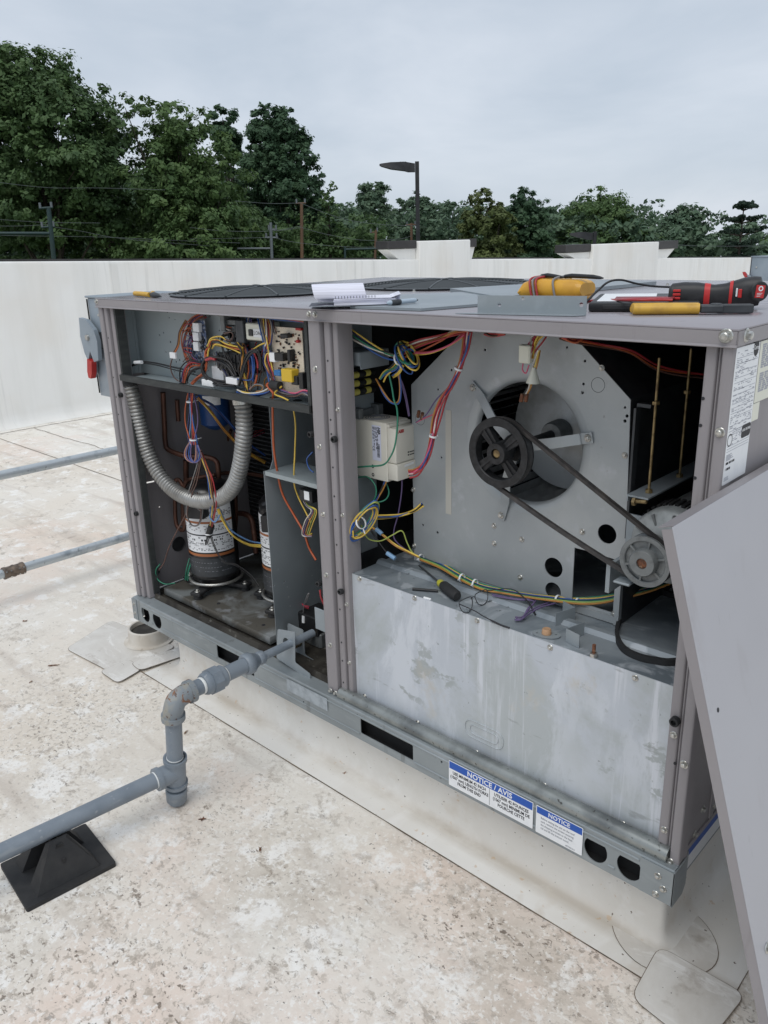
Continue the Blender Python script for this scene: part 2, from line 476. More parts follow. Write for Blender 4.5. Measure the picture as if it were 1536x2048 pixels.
m_patch = mat('smudged_membrane_patch', S(220, 217, 211), 0.42, 0, [
    dict(s=3, d=7, rg=.65, w=.5, lo=.42, hi=.62, c=S(196, 190, 181), f=.8), dict(s=(5, 16, 5), d=7, rg=.68, w=.6, lo=.54, hi=.66, c=S(236, 234, 230), f=.8, rot=(0, 0, .7)),
    dict(s=12, d=7, rg=.66, lo=.57, hi=.68, c=S(164, 154, 142), f=.6), dict(s=85, d=2, lo=.72, hi=.75, c=S(80, 62, 44), f=.9)], bump=dict(s=7, d=4, f=.2, dist=.012))
m_wall = mat('parapet_membrane', S(232, 231, 227), 0.6, 0, [
    dict(s=(2, 5, 0.5), d=5, lo=0.45, hi=0.7, c=S(220, 219, 214), f=0.8), dict(s=(3, 26, 1.2), d=4, lo=0.56, hi=0.72, c=S(190, 190, 186), f=0.45, m=[dict(s=(1, 1.2, .6), lo=.42, hi=.6)]),
    dict(s=1.2, d=3, lo=0.5, hi=0.7, c=S(222, 216, 206), f=0.5)], bump=dict(s=1.6, d=3, f=0.25, dist=0.05), spec=0.4)
m_seam = mat('seam_dirt', S(118, 104, 90), 0.9, 0, [dict(s=8, d=3, lo=0.45, hi=0.6, c=S(82, 70, 58))])
m_coping = mat('dark_bronze_coping', S(52, 50, 50), 0.5, 0.2, [dict(s=8, lo=0.4, hi=0.7, c=S(66, 64, 64), f=0.7)])
m_dirt = mat('base_pan_grime', S(58, 55, 49), 0.8, 0.1, [
    dict(s=9, d=5, w=0.8, lo=0.44, hi=0.6, c=S(34, 30, 26), f=0.9), dict(s=30, d=4, lo=0.6, hi=0.68, c=S(116, 114, 108), f=0.6)], bump=dict(s=60, d=4, f=0.4, dist=0.004))
m_panplate = mat('compressor_plate', S(128, 132, 132), 0.5, 0.35, [
    dict(s=5, d=5, w=0.8, lo=0.42, hi=0.56, c=S(84, 80, 72), f=0.9), dict(s=14, d=4, lo=0.56, hi=0.66, c=S(158, 162, 166), f=0.6), dict(s=90, lo=0.68, hi=0.72, c=S(50, 46, 42), f=0.8)])
m_coil = mat('condenser_coil', S(24, 25, 26), 0.6, 0.3)
m_fin = mat('condenser_fin', S(104, 106, 108), 0.5, 0.5, [dict(s=8, lo=0.4, hi=0.6, c=S(64, 66, 68))])
def wm(name, r, g, b):
    return mat('wire_' + name, S(r, g, b), 0.4, 0, [dict(s=25, lo=0.5, hi=0.75, c=S(int(r * .8), int(g * .8), int(b * .8)), f=0.6)])
WC = dict(red=wm('red', 164, 52, 58), orange=wm('orange', 176, 86, 48), yellow=wm('yellow', 214, 182, 78), blue=wm('blue', 44, 84, 150), black=wm('black', 28, 28, 30),
          brown=wm('brown', 96, 70, 62), violet=wm('violet', 100, 84, 124), green=wm('green', 44, 122, 96), white=wm('white', 206, 200, 190), pink=wm('pink', 204, 92, 122),
          grey=wm('grey', 128, 126, 126), navy=wm('navy', 46, 52, 96), sky=wm('sky', 96, 136, 184), lime=wm('lime', 156, 170, 84), tan=wm('tan', 176, 124, 60))

# shared small fasteners ------------------------------------------------------
def _screw_mesh():
    b = MB()
    b.lathe([(0.0001, 0.0015), (0.0085, 0.0015), (0.0098, 0.0)], 16)
    b.prism(circ(0, 0, 0.0058, 6), 0.0012, 0.0068)
    b.lathe([(0.0001, 0.0080), (0.0040, 0.0078), (0.0054, 0.0066)], 12)
    me = b.mesh('screw', 30)
    me.materials.append(m_bolt)
    return me
SCREW = _screw_mesh()
def _dark_mesh():
    b = MB()
    b.lathe([(0.0105, 0), (0.0105, 0.012), (0.009, 0.014), (0.006, 0.014), (0.006, 0.006), (0.0001, 0.006)], 16)
    me = b.mesh('rubber_bumper', 30)
    me.materials.append(m_matte)
    return me
BUMP = _dark_mesh()
def _dot_mesh():
    b = MB()
    b.lathe([(0.0001, 0.0006), (0.0030, 0.0006), (0.0031, -0.001)], 10)
    me = b.mesh('pilot_hole', 30)
    me.materials.append(m_ink)
    return me
DOT = _dot_mesh()
def put(me, name, parent, pos, nrm=(0, -1, 0), s=1.0, roll=None):
    o = link(name, me, parent)
    q = Vector(nrm).to_track_quat('Z', 'Y').to_matrix().to_4x4()
    o.matrix_basis = Matrix.Translation(pos) @ q @ Matrix.Rotation(roll if roll is not None else rnd.uniform(0, 6), 4, 'Z') @ Matrix.Scale(s, 4)
    return o
def screw(parent, pos, nrm=(0, -1, 0), s=1.0):
    return put(SCREW, 'screw', parent, pos, nrm, s)

# ------------------------------------------------------------------ roof
ZF = -0.195
b = MB()
b.add([(-5.2, -9, ZF), (10, -9, ZF), (10, 32, ZF), (-5.2, 32, ZF)], [(0, 1, 2, 3)])
roof = b.build('roof_deck', m_roof, None, None, kind='structure')
def strip(pts, wd, z, name='membrane_seam', m=None, parent=None):
    b = MB()
    for i in range(len(pts) - 1):
        p, q = Vector(pts[i] + (0,)), Vector(pts[i + 1] + (0,))
        d = (q - p).normalized()
        n = Vector((-d.y, d.x, 0)) * wd / 2
        b.add([p - n + Vector((0, 0, z)), q - n + Vector((0, 0, z)), q + n + Vector((0, 0, z)), p + n + Vector((0, 0, z))], [(0, 1, 2, 3)])
    return b.build(name, m or m_seam, parent or roof, None)
def jit(x0, y0, x1, y1, n=14, a=0.003):
    return [(x0 + (x1 - x0) * i / n + rnd.uniform(-a, a), y0 + (y1 - y0) * i / n + rnd.uniform(-a, a)) for i in range(n + 1)]
# the skirt sheet round the curb lies a little proud of the field sheet
def skirt(x0, x1, y0, y1):
    b = MB()
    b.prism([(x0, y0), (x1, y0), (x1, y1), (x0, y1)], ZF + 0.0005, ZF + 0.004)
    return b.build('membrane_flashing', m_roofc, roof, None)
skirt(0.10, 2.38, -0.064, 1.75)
strip(jit(0.07, -0.0645, 2.39, -0.0655, 40, 0.0014), 0.0045, ZF + 0.0028)
strip(jit(2.381, -0.0635, 2.376, 1.0, 20, 0.0014), 0.004, ZF + 0.0028)
strip(jit(2.392, -0.08, 2.40, -0.6, 8), 0.004, ZF + 0.003)
strip(jit(-4.93, -3, -4.95, 12, 60, 0.008), 0.012, ZF + 0.003)
strip(jit(-4.8, 1.372, -2.3, 1.335, 20, 0.003), 0.006, ZF + 0.003)
strip(jit(-4.93, 1.77, -3.2, 1.76, 16, 0.012), 0.006, ZF + 0.003)
strip(jit(-2.3, -0.45, -0.5, -0.47, 16, 0.004), 0.006, ZF + 0.003)
strip(jit(0.9, -3.6, -3.0, -3.5, 16, 0.004), 0.006, ZF + 0.003)
def patch(poly, t=0.0018, m=None, z=ZF + 0.004):
    b = MB()
    b.prism(poly, z, z + t)
    o = b.build('membrane_patch', m or m_patch, roof, 30)
    strip(list(poly) + [poly[0]], 0.0035, z + t * 0.55, 'patch_edge', None, o)
    return o
def xf(poly, x, y, a):
    c, s_ = math.cos(a), math.sin(a)
    return [(x + px * c - py * s_, y + px * s_ + py * c) for px, py in poly]
_c = A(1338, 1858, 'z', ZF)
patch([(_c.x + 0.115 * math.cos(t) * (1 + .08 * math.cos(2 * t)), _c.y - 0.03 + 0.115 * math.sin(t)) for t in [2 * math.pi * i / 40 for i in range(40)]], z=ZF + 0.0046)
q = [A(*p, 'z', ZF) for p in ((1318, 1898), (1490, 1995), (1400, 2110), (1262, 2000))]
def roundpoly(pts, r=0.03, n=5):
    o = []
    k = len(pts)
    for i in range(k):
        p, a, c = Vector(pts[i]), Vector(pts[i - 1]), Vector(pts[(i + 1) % k])
        u, v = p + (a - p).normalized() * r, p + (c - p).normalized() * r
        for j in range(n + 1):
            t = j / n
            o.append(tuple(u * (1 - t) ** 2 + p * 2 * t * (1 - t) + v * t * t))
    return o
patch(roundpoly([(p.x, p.y) for p in q], 0.03), z=ZF + 0.0074)
for pts, zz in ((((133, 1300), (222, 1243), (352, 1296), (232, 1352)), .0046), (((200, 1346), (258, 1322), (284, 1342), (236, 1370)), .0074), (((262, 1330), (370, 1296), (380, 1312), (280, 1346)), .0102)):
    q = [A(*p, 'z', ZF) for p in pts]
    patch(roundpoly([(p.x, p.y) for p in q], 0.03), z=ZF + zz)

# roof curb wrapped in membrane, with its cove at the foot
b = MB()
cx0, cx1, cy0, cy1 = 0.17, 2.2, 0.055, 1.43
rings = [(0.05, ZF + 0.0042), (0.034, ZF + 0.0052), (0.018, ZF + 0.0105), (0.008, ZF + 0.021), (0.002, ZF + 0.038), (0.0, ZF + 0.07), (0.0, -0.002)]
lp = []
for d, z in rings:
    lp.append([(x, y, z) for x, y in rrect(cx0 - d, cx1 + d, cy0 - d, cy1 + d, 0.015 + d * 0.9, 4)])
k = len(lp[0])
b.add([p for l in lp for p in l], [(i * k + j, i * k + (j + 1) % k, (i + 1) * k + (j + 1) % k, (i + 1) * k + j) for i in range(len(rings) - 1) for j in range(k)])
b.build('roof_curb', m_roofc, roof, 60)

# little scraps of debris on the membrane
for (px, py, s_) in ((108, 1332, 0.02), (690, 1548, 0.008), (372, 1466, 0.01), (405, 1640, 0.012), (430, 1390, 0.008), (655, 1500, 0.008), (775, 1550, .007), (300, 1090, .012), (62, 1365, .008), (520, 1700, .008), (50, 1243, .012)):
    p = A(px, py, 'z', ZF)
    b = MB()
    for i in range(2):
        a = rnd.uniform(0, 3)
        pts = [(p.x + t * s_ * math.cos(a) + rnd.uniform(-1, 1) * s_ * .2, p.y + t * s_ * math.sin(a) + rnd.uniform(-1, 1) * s_ * .2, ZF + 0.003 + rnd.uniform(0, .002)) for t in (-1, -.4, .3, 1)]
        b.tube(catmull(pts, 3), lambda i, t: 0.0022 * (1 - abs(t - .5)), 5)
    b.build('dry_leaf_scrap', m_rust, roof, 60)

# ------------------------------------------------------------------ parapet
XW = -5.15
def ztop(y):
    return 1.338 + SLOPE * (y - 1.82)
par = thing('parapet_wall', (XW, 6, ZF), 'long white membrane covered parapet wall at the roof edge', 'wall')
ys = [-8 + i * 0.5 for i in range(77)]
prof = [(0.10, 'f', 0.001), (0.05, 'f', 0.02), (0.02, 'f', 0.06), (0.0, 'f', 0.13), (0.0, 't', -0.03), (-0.008, 't', -0.01), (-0.03, 't', 0.0), (-0.36, 't', 0.0), (-0.38, 't', -0.02), (-0.38, 'f', -2.0)]
V = []
for y in ys:
    for dx, kd, h in prof:
        V.append((XW + dx, y, (ZF + h) if kd == 'f' else (ztop(y) + h)))
k = len(prof)
MB().add(V, [(i * k + j, i * k + j + 1, (i + 1) * k + j + 1, (i + 1) * k + j) for i in range(len(ys) - 1) for j in range(k - 1)]).build('wall_body', m_wall, par, 40)
for y in (-.6, 2.9, 6.1, 9.9, 11.2, 17.5):
    b = MB()
    b.box(XW + .0, XW + .003, y, y + .09, ZF + .14, ztop(y) - .03)
    b.build('membrane_lap', m_wall, par, 30)
b = MB()
for y0, y1 in ((-8, 7.0), (9.2, 11.6), (16.5, 30)):
    b.add([(XW - 0.16, y0, ztop(y0) + .001), (XW - 0.40, y0, ztop(y0) + .001), (XW - 0.16, y1, ztop(y1) + .001), (XW - 0.40, y1, ztop(y1) + .001),
           (XW - 0.16, y0, ztop(y0) + .022), (XW - 0.40, y0, ztop(y0) + .022), (XW - 0.16, y1, ztop(y1) + .022), (XW - 0.40, y1, ztop(y1) + .022)],
          [(0, 1, 5, 4), (2, 6, 7, 3), (0, 4, 6, 2), (1, 3, 7, 5), (4, 5, 7, 6)])
b.build('coping', m_coping, par, 30)
for (ya, yb, pa, pb) in ((7.74, 8.95, 482, 484), (12.69, 15.42, 489, 487)):
    zt = A(835 if ya < 9 else 1185, pa, 'x', XW).z
    b = MB()
    b.rbox(XW - 0.28, XW + 0.012, ya, yb, ztop(ya) - 1.2, zt, 0.02, 3)
    pil = b.build('pilaster', m_wall, par, 40)
    for e0, e1 in ((ya - (0.62 if ya < 9 else 0.9), ya - 0.003), (yb + 0.003, yb + (0.21 if ya < 9 else 1.02))):
        h = 0.10 if ya < 9 else 0.13
        b = MB()
        b.rbox(XW - 0.26, XW - 0.03, e0, e1, zt - h + SLOPE * (e0 - ya) * 0.3, zt + 0.012, 0.006, 1)
        b.build('capital_coping', m_coping, pil, 30)
        zb = ztop(e0) - 0.02
        b = MB()
        i0, i1 = (e0 + (e1 - e0) * 0.05, e1) if e1 <= ya else (e0, e1 - (e1 - e0) * 0.05)
        j0, j1 = (e0 + (e1 - e0) * 0.45, e1) if e1 <= ya else (e0, e1 - (e1 - e0) * 0.45)
        zt2 = zt - h - 0.001
        b.add([(XW - .25, i0, zt2), (XW - .06, i0, zt2), (XW - .06, i1, zt2), (XW - .25, i1, zt2), (XW - .25, j0, zb), (XW - .06, j0, zb), (XW - .06, j1, zb), (XW - .25, j1, zb)],
              [(0, 1, 5, 4), (1, 2, 6, 5), (2, 3, 7, 6), (3, 0, 4, 7), (0, 3, 2, 1), (4, 5, 6, 7)])
        b.build('capital_corbel', m_wall, pil, 30)
# ------------------------------------------------------------------ the rooftop unit: cabinet
W, D, ZL, ZT, ZR = 2.24, 1.50, 1.222, 1.25, 0.095
U = thing('rooftop_unit', (1.12, 0.75, 0), 'grey packaged rooftop air conditioning unit with its front panels taken off', 'air conditioner')
YR = -0.02
# base rail (front), pressed sheet with fork slots and lifting holes
def dhole(px, py, w_=0.030, h_=0.034):
    p = A(px, py, 'y', YR)
    z = min(max(p.z, h_ + .008), .088 - h_ * .55)
    return [(p.x + w_ * math.cos(a), z + h_ * max(-1, min(.62, math.sin(a)))) for a in [2 * math.pi * i / 28 for i in range(28)]]
def slot(pa, pb):
    x0, x1 = A(*pa, 'y', YR).x, A(*pb, 'y', YR).x
    return rrect(x0, x1, 0.024, 0.074, 0.004, 3)
holes = [slot((434, 1300), (508, 1345)), slot((722, 1470), (826, 1500)), dhole(1191, 1700), dhole(1258, 1735), dhole(291, 1228), dhole(314, 1241)]
for px, py in ((883, 1524), (881, 1555), (714, 1430), (833, 1493), (607, 1404)):
    p = A(px, py, 'y', YR)
    holes.append(circ(p.x, p.z, 0.0035, 10))
b = MB()
b.plate([(0.0, 0.0), (W, 0.0), (W, ZR - .003), (0.0, ZR - .003)], holes, 0.0025, FRONT(0, YR, 0))
rail = b.build('base_rail', m_rail, U, 30)
b = MB()                                          # top lip and pressed beads
b.prism([(YR, ZR - .003), (YR + .002, ZR), (0.03, ZR + .004), (0.03, ZR), (YR + .004, ZR - .004)], 0, W, basis((0, 0, 0), (0, 1, 0), (0, 0, 1), (1, 0, 0)))
b.build('rail_lip', m_rail, rail, 30)
_sp = sorted((min(p[0] for p in h) - .004, max(p[0] for p in h) + .004) for h in holes if max(p[0] for p in h) - min(p[0] for p in h) > .02)
_edges = [0.08] + [e for t in _sp for e in t] + [W - .08]
_runs = [(max(.08, _edges[i]), _edges[i + 1]) for i in range(0, len(_edges), 2) if _edges[i + 1] - max(.08, _edges[i]) > .01]
for z in (0.0205, 0.0785):
    b = MB()
    for x0, x1 in (_runs if z < .05 else [(0.08, W - .08)]):
        b.prism([(YR - .0005, z - .004), (YR - .0022, z - .0015), (YR - .0022, z + .0015), (YR - .0005, z + .004)], x0, x1, basis((0, 0, 0), (0, 1, 0), (0, 0, 1), (1, 0, 0)))
    b.build('rail_bead', m_rail, rail, 20, kind='stuff')
b = MB()
b.box(W - .022, W - .0185, YR + .003, D, 0, ZR)
b.box(0.0, 0.0035, YR + .003, D, 0, ZR)
b.box(0.004, W - .023, D - .0035, D, 0, ZR)
b.box(0.02, W - .03, 0.034, 0.0365, 0.070, 0.09)
b.build('base_frame', m_rail, U, 30)
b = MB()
b.box(0.02, W - .03, 0.012, 0.0145, 0.001, 0.066)      # inner web coloured black for the shade inside the slots
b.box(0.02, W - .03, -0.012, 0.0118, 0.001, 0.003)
b.build('rail_web_shade', m_blackmetal, rail, 30)
# corner brackets of the rail
b = MB()
b.box(W - .075, W + .0025, YR - .003, YR - .0002, 0.002, ZR - .004)
b.prism([(W + .0002, YR - .003), (W + .003, YR - .003), (W + .003, YR + .05), (W - .004, YR + .085), (W - .008, YR + .083), (W + .0002, YR + .05)], 0.0, ZR - .002)
br = b.build('corner_bracket', m_rail, rail, 30)
for px, py in ((1316, 1752), (1326, 1778), (1311, 1788)):
    p = A(px, py, 'y', YR - .003)
    screw(br, p, (0, -1, 0), 0.9)
b = MB()
b.box(-0.0035, 0.03, YR - .003, YR - .0002, 0.002, ZR - .004)
b.box(-0.0035, -0.0005, YR - .0002, YR + .07, 0.002, ZR - .004)
br = b.build('corner_bracket', m_rail, rail, 30)
for z in (0.03, 0.07):
    screw(br, (0.012, YR - .003, z), (0, -1, 0), 0.7)

# stickers on the rail --------------------------------------------------------
def sticker(pl, pr, z0, z1, parent, y):
    x0, x1 = A(*pl, 'y', y).x, A(*pr, 'y', y).x
    b = MB(FRONT(0, y, 0))
    b.prism(rrect(x0, x1, z0, z1, .002, 2), 0, .0006)
    return b.build('notice_sticker', m_white, parent, 30), x0, x1
ys_ = YR - .0025
st, x0, x1 = sticker((898, 1548), (1066, 1635), 0.012, 0.090, rail, ys_)
wd = x1 - x0
b = MB(FRONT(0, ys_ - .0007, 0))
b.prism([(x0 + .002, 0.0665), (x1 - .002, 0.0665), (x1 - .002, 0.088), (x0 + .002, 0.088)], 0, .0003)
b.build('blue_band', m_blue, st, 30)
b = MB()
b.text('NOTICE / AVIS', 0.0215, FRONT((x0 + x1) / 2, ys_ - .0012, 0.0765), 'CENTER', 0.0002, 1.02, bold=.0004)
b.build('heading_lettering', m_white, st, None)
b = MB()
for i, (l1, l2) in enumerate((('USE MINIMUM 42 INCH', 'UTILISER 42 POUNCES'), ('(1067 mm) LENGTH FORKS', '(1067 mm) MINIMUM DE'), ('FROM THIS END', 'FOURCHE CETTE'))):
    z = 0.0555 - i * 0.0135
    b.text(l1, 0.0132, FRONT(x0 + wd * .255, ys_ - .0008, z), 'CENTER', 0.0002, 0.80, bold=.00025)
    b.text(l2, 0.0132, FRONT(x0 + wd * .755, ys_ - .0008, z), 'CENTER', 0.0002, 0.80, bold=.00025)
b.box(x0 + wd * .503, x0 + wd * .506, ys_ - .001, ys_ - .0006, .015, .066)
b.build('notice_lettering', m_ink, st, None)
st, x0, x1 = sticker((1072, 1640), (1165, 1686), 0.010, 0.089, rail, ys_)
b = MB(FRONT(0, ys_ - .0007, 0))
b.prism([(x0 + .002, 0.068), (x1 - .002, 0.068), (x1 - .002, 0.087), (x0 + .002, 0.087)], 0, .0003)
b.build('blue_band', m_blue, st, 30)
b = MB()
b.text('NOTICE', 0.0165, FRONT((x0 + x1) / 2, ys_ - .0012, 0.077), 'CENTER', 0.0002, 1.0, bold=.0003)
b.build('heading_lettering', m_white, st, None)
b = MB()
for i, l in enumerate(('Before setting the unit on the roof', 'curb, remove the screws securing', 'the shipping brackets to the base', 'rail and lift the bottom wood.')):
    b.text(l, 0.0085, FRONT(x0 + .014, ys_ - .0008, 0.058 - i * 0.0098), 'LEFT', 0.0002, 0.78)
b.text('48TM501614', 0.006, FRONT(x1 - .045, ys_ - .0008, .0155), 'LEFT', .0002, .8)
b.build('notice_lettering', m_inkg, st, None)
# faint clear label further left
pa, pb = A(575, 1368, 'y', YR), A(657, 1428, 'y', YR)
b = MB(FRONT(0, ys_, 0))
b.prism(rrect(pa.x, pb.x, .042, .092 - .006, .002, 2), 0, .0005)
b.build('worn_sticker', mat('worn_clear_label', S(164, 172, 178), .5, .1, [dict(s=40, lo=.4, hi=.65, c=S(142, 150, 156))]), rail, 30)

# posts ------------------------------------------------------------------------
def post(name, poly, z0, z1):
    b = MB()
    b.prism(poly, z0, z1)
    return b.build(name, m_taupe, U, 50)
def rib(x0, x1, y):
    r = .004
    return [(x0, y + r), (x0 + r * .3, y + r * .3), (x0 + r, y), (x1 - r, y), (x1 - r * .3, y + r * .3), (x1, y + r)]
lp = post('corner_post', [(0.0, .06)] + rib(0.0, .026, 0.0) + [(.026, .018), (.031, .018)] + rib(.031, .052, .004) + [(.052, .020), (.058, .020)] + rib(.058, .08, .012) + [(.08, .06)], ZR + .006, ZL + .01)
cp = post('center_post', [(1.10, .07)] + rib(1.10, 1.116, .016) + [(1.116, .022), (1.119, .022)] + rib(1.119, 1.163, 0.0) + [(1.163, .03), (1.1715, .03)] + rib(1.1715, 1.194, .008) + [(1.194, .02), (1.198, .02)] + rib(1.198, 1.2165, .014) + [(1.2165, .07)], ZR + .012, ZL + .01)
rp = post('corner_post', [(2.184, .05)] + rib(2.184, 2.206, .010) + rib(2.2065, 2.2125, .014) + [(2.2125, .045), (2.2175, .045)] + rib(2.2175, W, 0.0)[:-1] + [(W, .004), (W, .045)], ZR - .0, ZL + .01)
# dark gaskets beside the left bay opening
b = MB()
b.box(.082, .092, .014, .05, .975, ZL)
b.box(.082, .09, .03, .055, ZR + .02, .975)
b.build('gasket', m_gasket, lp, 30)
b = MB()
b.box(1.088, 1.0995, .014, .05, .96, ZL)
b.build('gasket', m_gasket, cp, 30)
for px, py in ((640, 741), (632, 892), (648, 1029), (653, 1150), (656, 1288), (630, 737)):
    p = A(px, py, 'y', 0.0)
    screw(cp, (1.141, -0.0005, p.z), (0, -1, 0), 0.85)
for px, py in ((661, 1381), (671, 1386)):
    p = A(px, py, 'y', -.005)
    screw(cp, p, (0, -1, 0), .85)
for px, py in ((687, 1207), (692, 1323), (682, 1030), (677, 820)):
    p = A(px, py, 'y', 0.012)
    screw(cp, (1.207, .0135, p.z), (0, -1, 0), 0.7)
for px, py in ((624, 868), (671, 878), (640, 1166), (684, 1182)):
    p = A(px, py, 'y', 0.012)
    put(BUMP, 'rubber_bumper', cp, (p.x, .012, p.z), (0, -1, 0), .85)
for px, py in ((266, 1024), (228, 787)):
    p = A(px, py, 'y', 0.01)
    put(BUMP, 'rubber_bumper', lp, (.07, .012, p.z), (0, -1, 0), .85)
for i in range(14):
    put(DOT, 'pilot_hole', lp, (.041, .0036, .15 + i * .075 + rnd.uniform(-.015, .015)), (0, -1, 0), .9)
    put(DOT, 'pilot_hole', cp, (1.183, .0076, .15 + i * .075 + rnd.uniform(-.02, .02)), (0, -1, 0), .9)
for px, py in ((1433, 864), (1383, 1327), (1361, 1526)):
    p = A(px, py, 'y', 0.0)
    screw(rp, (2.229, -.0005, p.z), (0, -1, 0), 1.0)
screw(rp, A(1341, 1724, 'y', 0.0), (0, -1, 0), 1.0)
for px, py in ((1338, 1466), (1319, 1655)):
    p = A(px, py, 'y', .01)
    screw(rp, (2.197, .0095, p.z), (0, -1, 0), 0.9)
for px, py in ((1341, 1436), (1383, 1020)):
    p = A(px, py, 'y', .01)
    put(BUMP, 'rubber_bumper', rp, (2.199, .0095, p.z), (0, -1, 0), 1.0)
for px, py in ((1406, 797), (1401, 851), (1390, 956), (1370, 1258), (1350, 1527)):
    p = A(px, py, 'y', .01)
    put(DOT, 'pilot_hole', rp, (p.x, .0097, p.z), (0, -1, 0), 1.1)

# lid ----------------------------------------------------------------------------
b = MB()
b.rbox(-.004, W + .004, -.004, D + .004, ZT - .004, ZT, .0015, 2)
lid = b.build('lid', m_lid, U, 30)
b = MB()
zb = ZL - .002
for (x0, x1, y0, y1) in ((-.004, W + .002, -.0045, -.0015), (-.004, W + .004, D + .0015, D + .0045), (-.0045, -.0015, -.001, D + .001), (W + .0015, W + .0045, -.001, D + .001)):
    b.box(x0, x1, y0, y1, zb, ZT - .0042)
b.prism([(-.0085, zb - .0015), (-.0065, zb - .003), (-.0015, zb), (-.0015, zb + .002), (-.0045, zb + .002)], -.004, W + .004, basis((0, 0, 0), (0, 1, 0), (0, 0, 1), (1, 0, 0)))
b.build('lid_flange', m_taupe, lid, 30)
for px, py, n in ((618, 628, 'f'), (630, 629, 'f'), (190.5, 602, 'f'), (1452, 672, 'F')):
    p = A(px, py, 'y', -.0045)
    screw(lid, (max(p.x, .008), -.0047, min(p.z, 1.238)), (0, -1, 0), 1.35 if n == 'F' else .9)
screw(lid, (W + .0047, .035, 1.236), (1, 0, 0), 1.35)
for px, py in ((468, 585), (570, 582), (640, 605), (828, 583), (945, 584), (370, 583), (1335, 570)):
    screw(lid, A(px, py, 'z', ZT + .0002), (0, 0, 1), .8)

# fans under domed wire guards -----------------------------------------------------
m_guard = mat('fan_guard_wire', S(70, 74, 76), .4, .3)
for (fx, fy) in ((.40, .43), (.80, .97)):
    RG = .315
    b = MB(FLAT(fx, fy, ZT))
    nr = 22
    for i in range(nr):
        r = .05 + (RG - .05) * i / (nr - 1)
        z = .006 + .014 * (1 - (r / RG) ** 2.5)
        b.tube([(r * math.cos(2 * math.pi * j / 48), r * math.sin(2 * math.pi * j / 48), z) for j in range(48)], .0026, 5, closed=True)
    g = b.build('fan_guard', m_guard, lid, 60, kind='stuff')
    b = MB(FLAT(fx, fy, ZT))
    for i in range(12):
        a = i * math.pi / 6
        pts = []
        for j in range(9):
            r = .05 + (RG + .012 - .05) * j / 8
            pts.append((r * math.cos(a), r * math.sin(a), .0085 + .014 * (1 - min(1, r / RG) ** 2.5)))
        b.tube(pts, .0032, 5)
    b.lathe([(RG + .004, .001), (RG + .012, .006), (RG + .004, .010), (RG - .004, .006)], 48, closed=True)
    b.build('guard_spoke', m_guard, g, 60)
    b = MB(FLAT(fx, fy, ZT))
    b.lathe([(RG - .006, .0012), (.001, .0012)], 40)  # black disc on the uncut lid, painted as the shade of an opening
    b.build('fan_opening_shade', m_blackmetal, g, 30)
    b = MB(FLAT(fx, fy, ZT))
    b.cyl((0, 0, .0015), (0, 0, .008), .07, 24)
    b.build('fan_motor', m_black, g, 40)
    b = MB(FLAT(fx, fy, ZT))
    for i in range(4):
        a = i * math.pi / 2 + .3
        b.plate([(.06, -.03), (.29, -.09), (.30, .06), (.06, .03)], (), .003, Matrix.Translation((0, 0, .0045)) @ Matrix.Rotation(a, 4, 'Z') @ Matrix.Rotation(.012, 4, 'X'))
    b.build('fan_blade', m_darkgrey, g, 30)

# end panels, back --------------------------------------------------------------------
XL = .012
def onx(px, py, x=XL):
    p = A(px, py, 'x', x)
    return (p.y, p.z)
hl = []
def slit(p, q, wd=.004):
    p, q = Vector(onx(*p)), Vector(onx(*q))
    d = (q - p).normalized()
    n = Vector((-d.y, d.x)) * wd / 2
    hl.append([tuple(p - n), tuple(q - n), tuple(q + n), tuple(p + n)])
slit((275, 934), (277.3, 967), .007)
slit((279, 968.5), (309, 962.5), .006)
slit((273, 910), (284, 908), .004)
hl.append(circ(*onx(296, 1106), .005, 10))
hl.append(circ(*onx(319, 1014), .003, 8))
b = MB()
b.plate([(.062, ZR + .006), (D - .02, ZR + .006), (D - .02, ZL), (.062, ZL)], hl, .003, RIGHT(XL, 0, 0))
ep = b.build('left_end_panel', m_taupe, U, 30)
c = onx(357, 1088)
b = MB(RIGHT(XL + .0005, 0, 0))
b.lathe([(.0001, .001), (.026, .001), (.029, .004), (.031, 0)], 24, Matrix.Translation((c[0], c[1], 0)))
b.build('grommet', m_matte, ep, 30)
c = onx(312, 1144)
b = MB(RIGHT(XL + .0005, 0, 0))
b.lathe([(.0001, .001), (.014, .001), (.016, .003), (.017, 0)], 20, Matrix.Translation((c[0], c[1], 0)))
b.build('grommet', m_darkgrey, ep, 30)
b = MB()
b.box(W - .012, W - .002, .046, D - .02, .40, ZL)
b.box(W - .016, W - .0065, .046, D - .02, ZR + .006, .397)
sp = b.build('right_end_panel', m_taupe, U, 30)
b = MB()
b.box(W - .0063, W - .003, .17, .19, ZR + .02, .395)
b.box(W - .0063, W - .003, .05, .9, ZR + .006, ZR + .018)
b.build('panel_flange', m_taupe, sp, 30)
for px, py in ((1418, 1507), (1405, 1618), (1425, 1611), (1389, 1668)):
    p = A(px, py, 'x', W - .006)
    screw(sp, (W - .006, p.y, p.z), (1, 0, 0), .95)
b = MB()
b.box(.02, W - .02, D - .006, D - .002, ZR + .006, ZL)
b.build('back_panel', m_taupe, U, 30)

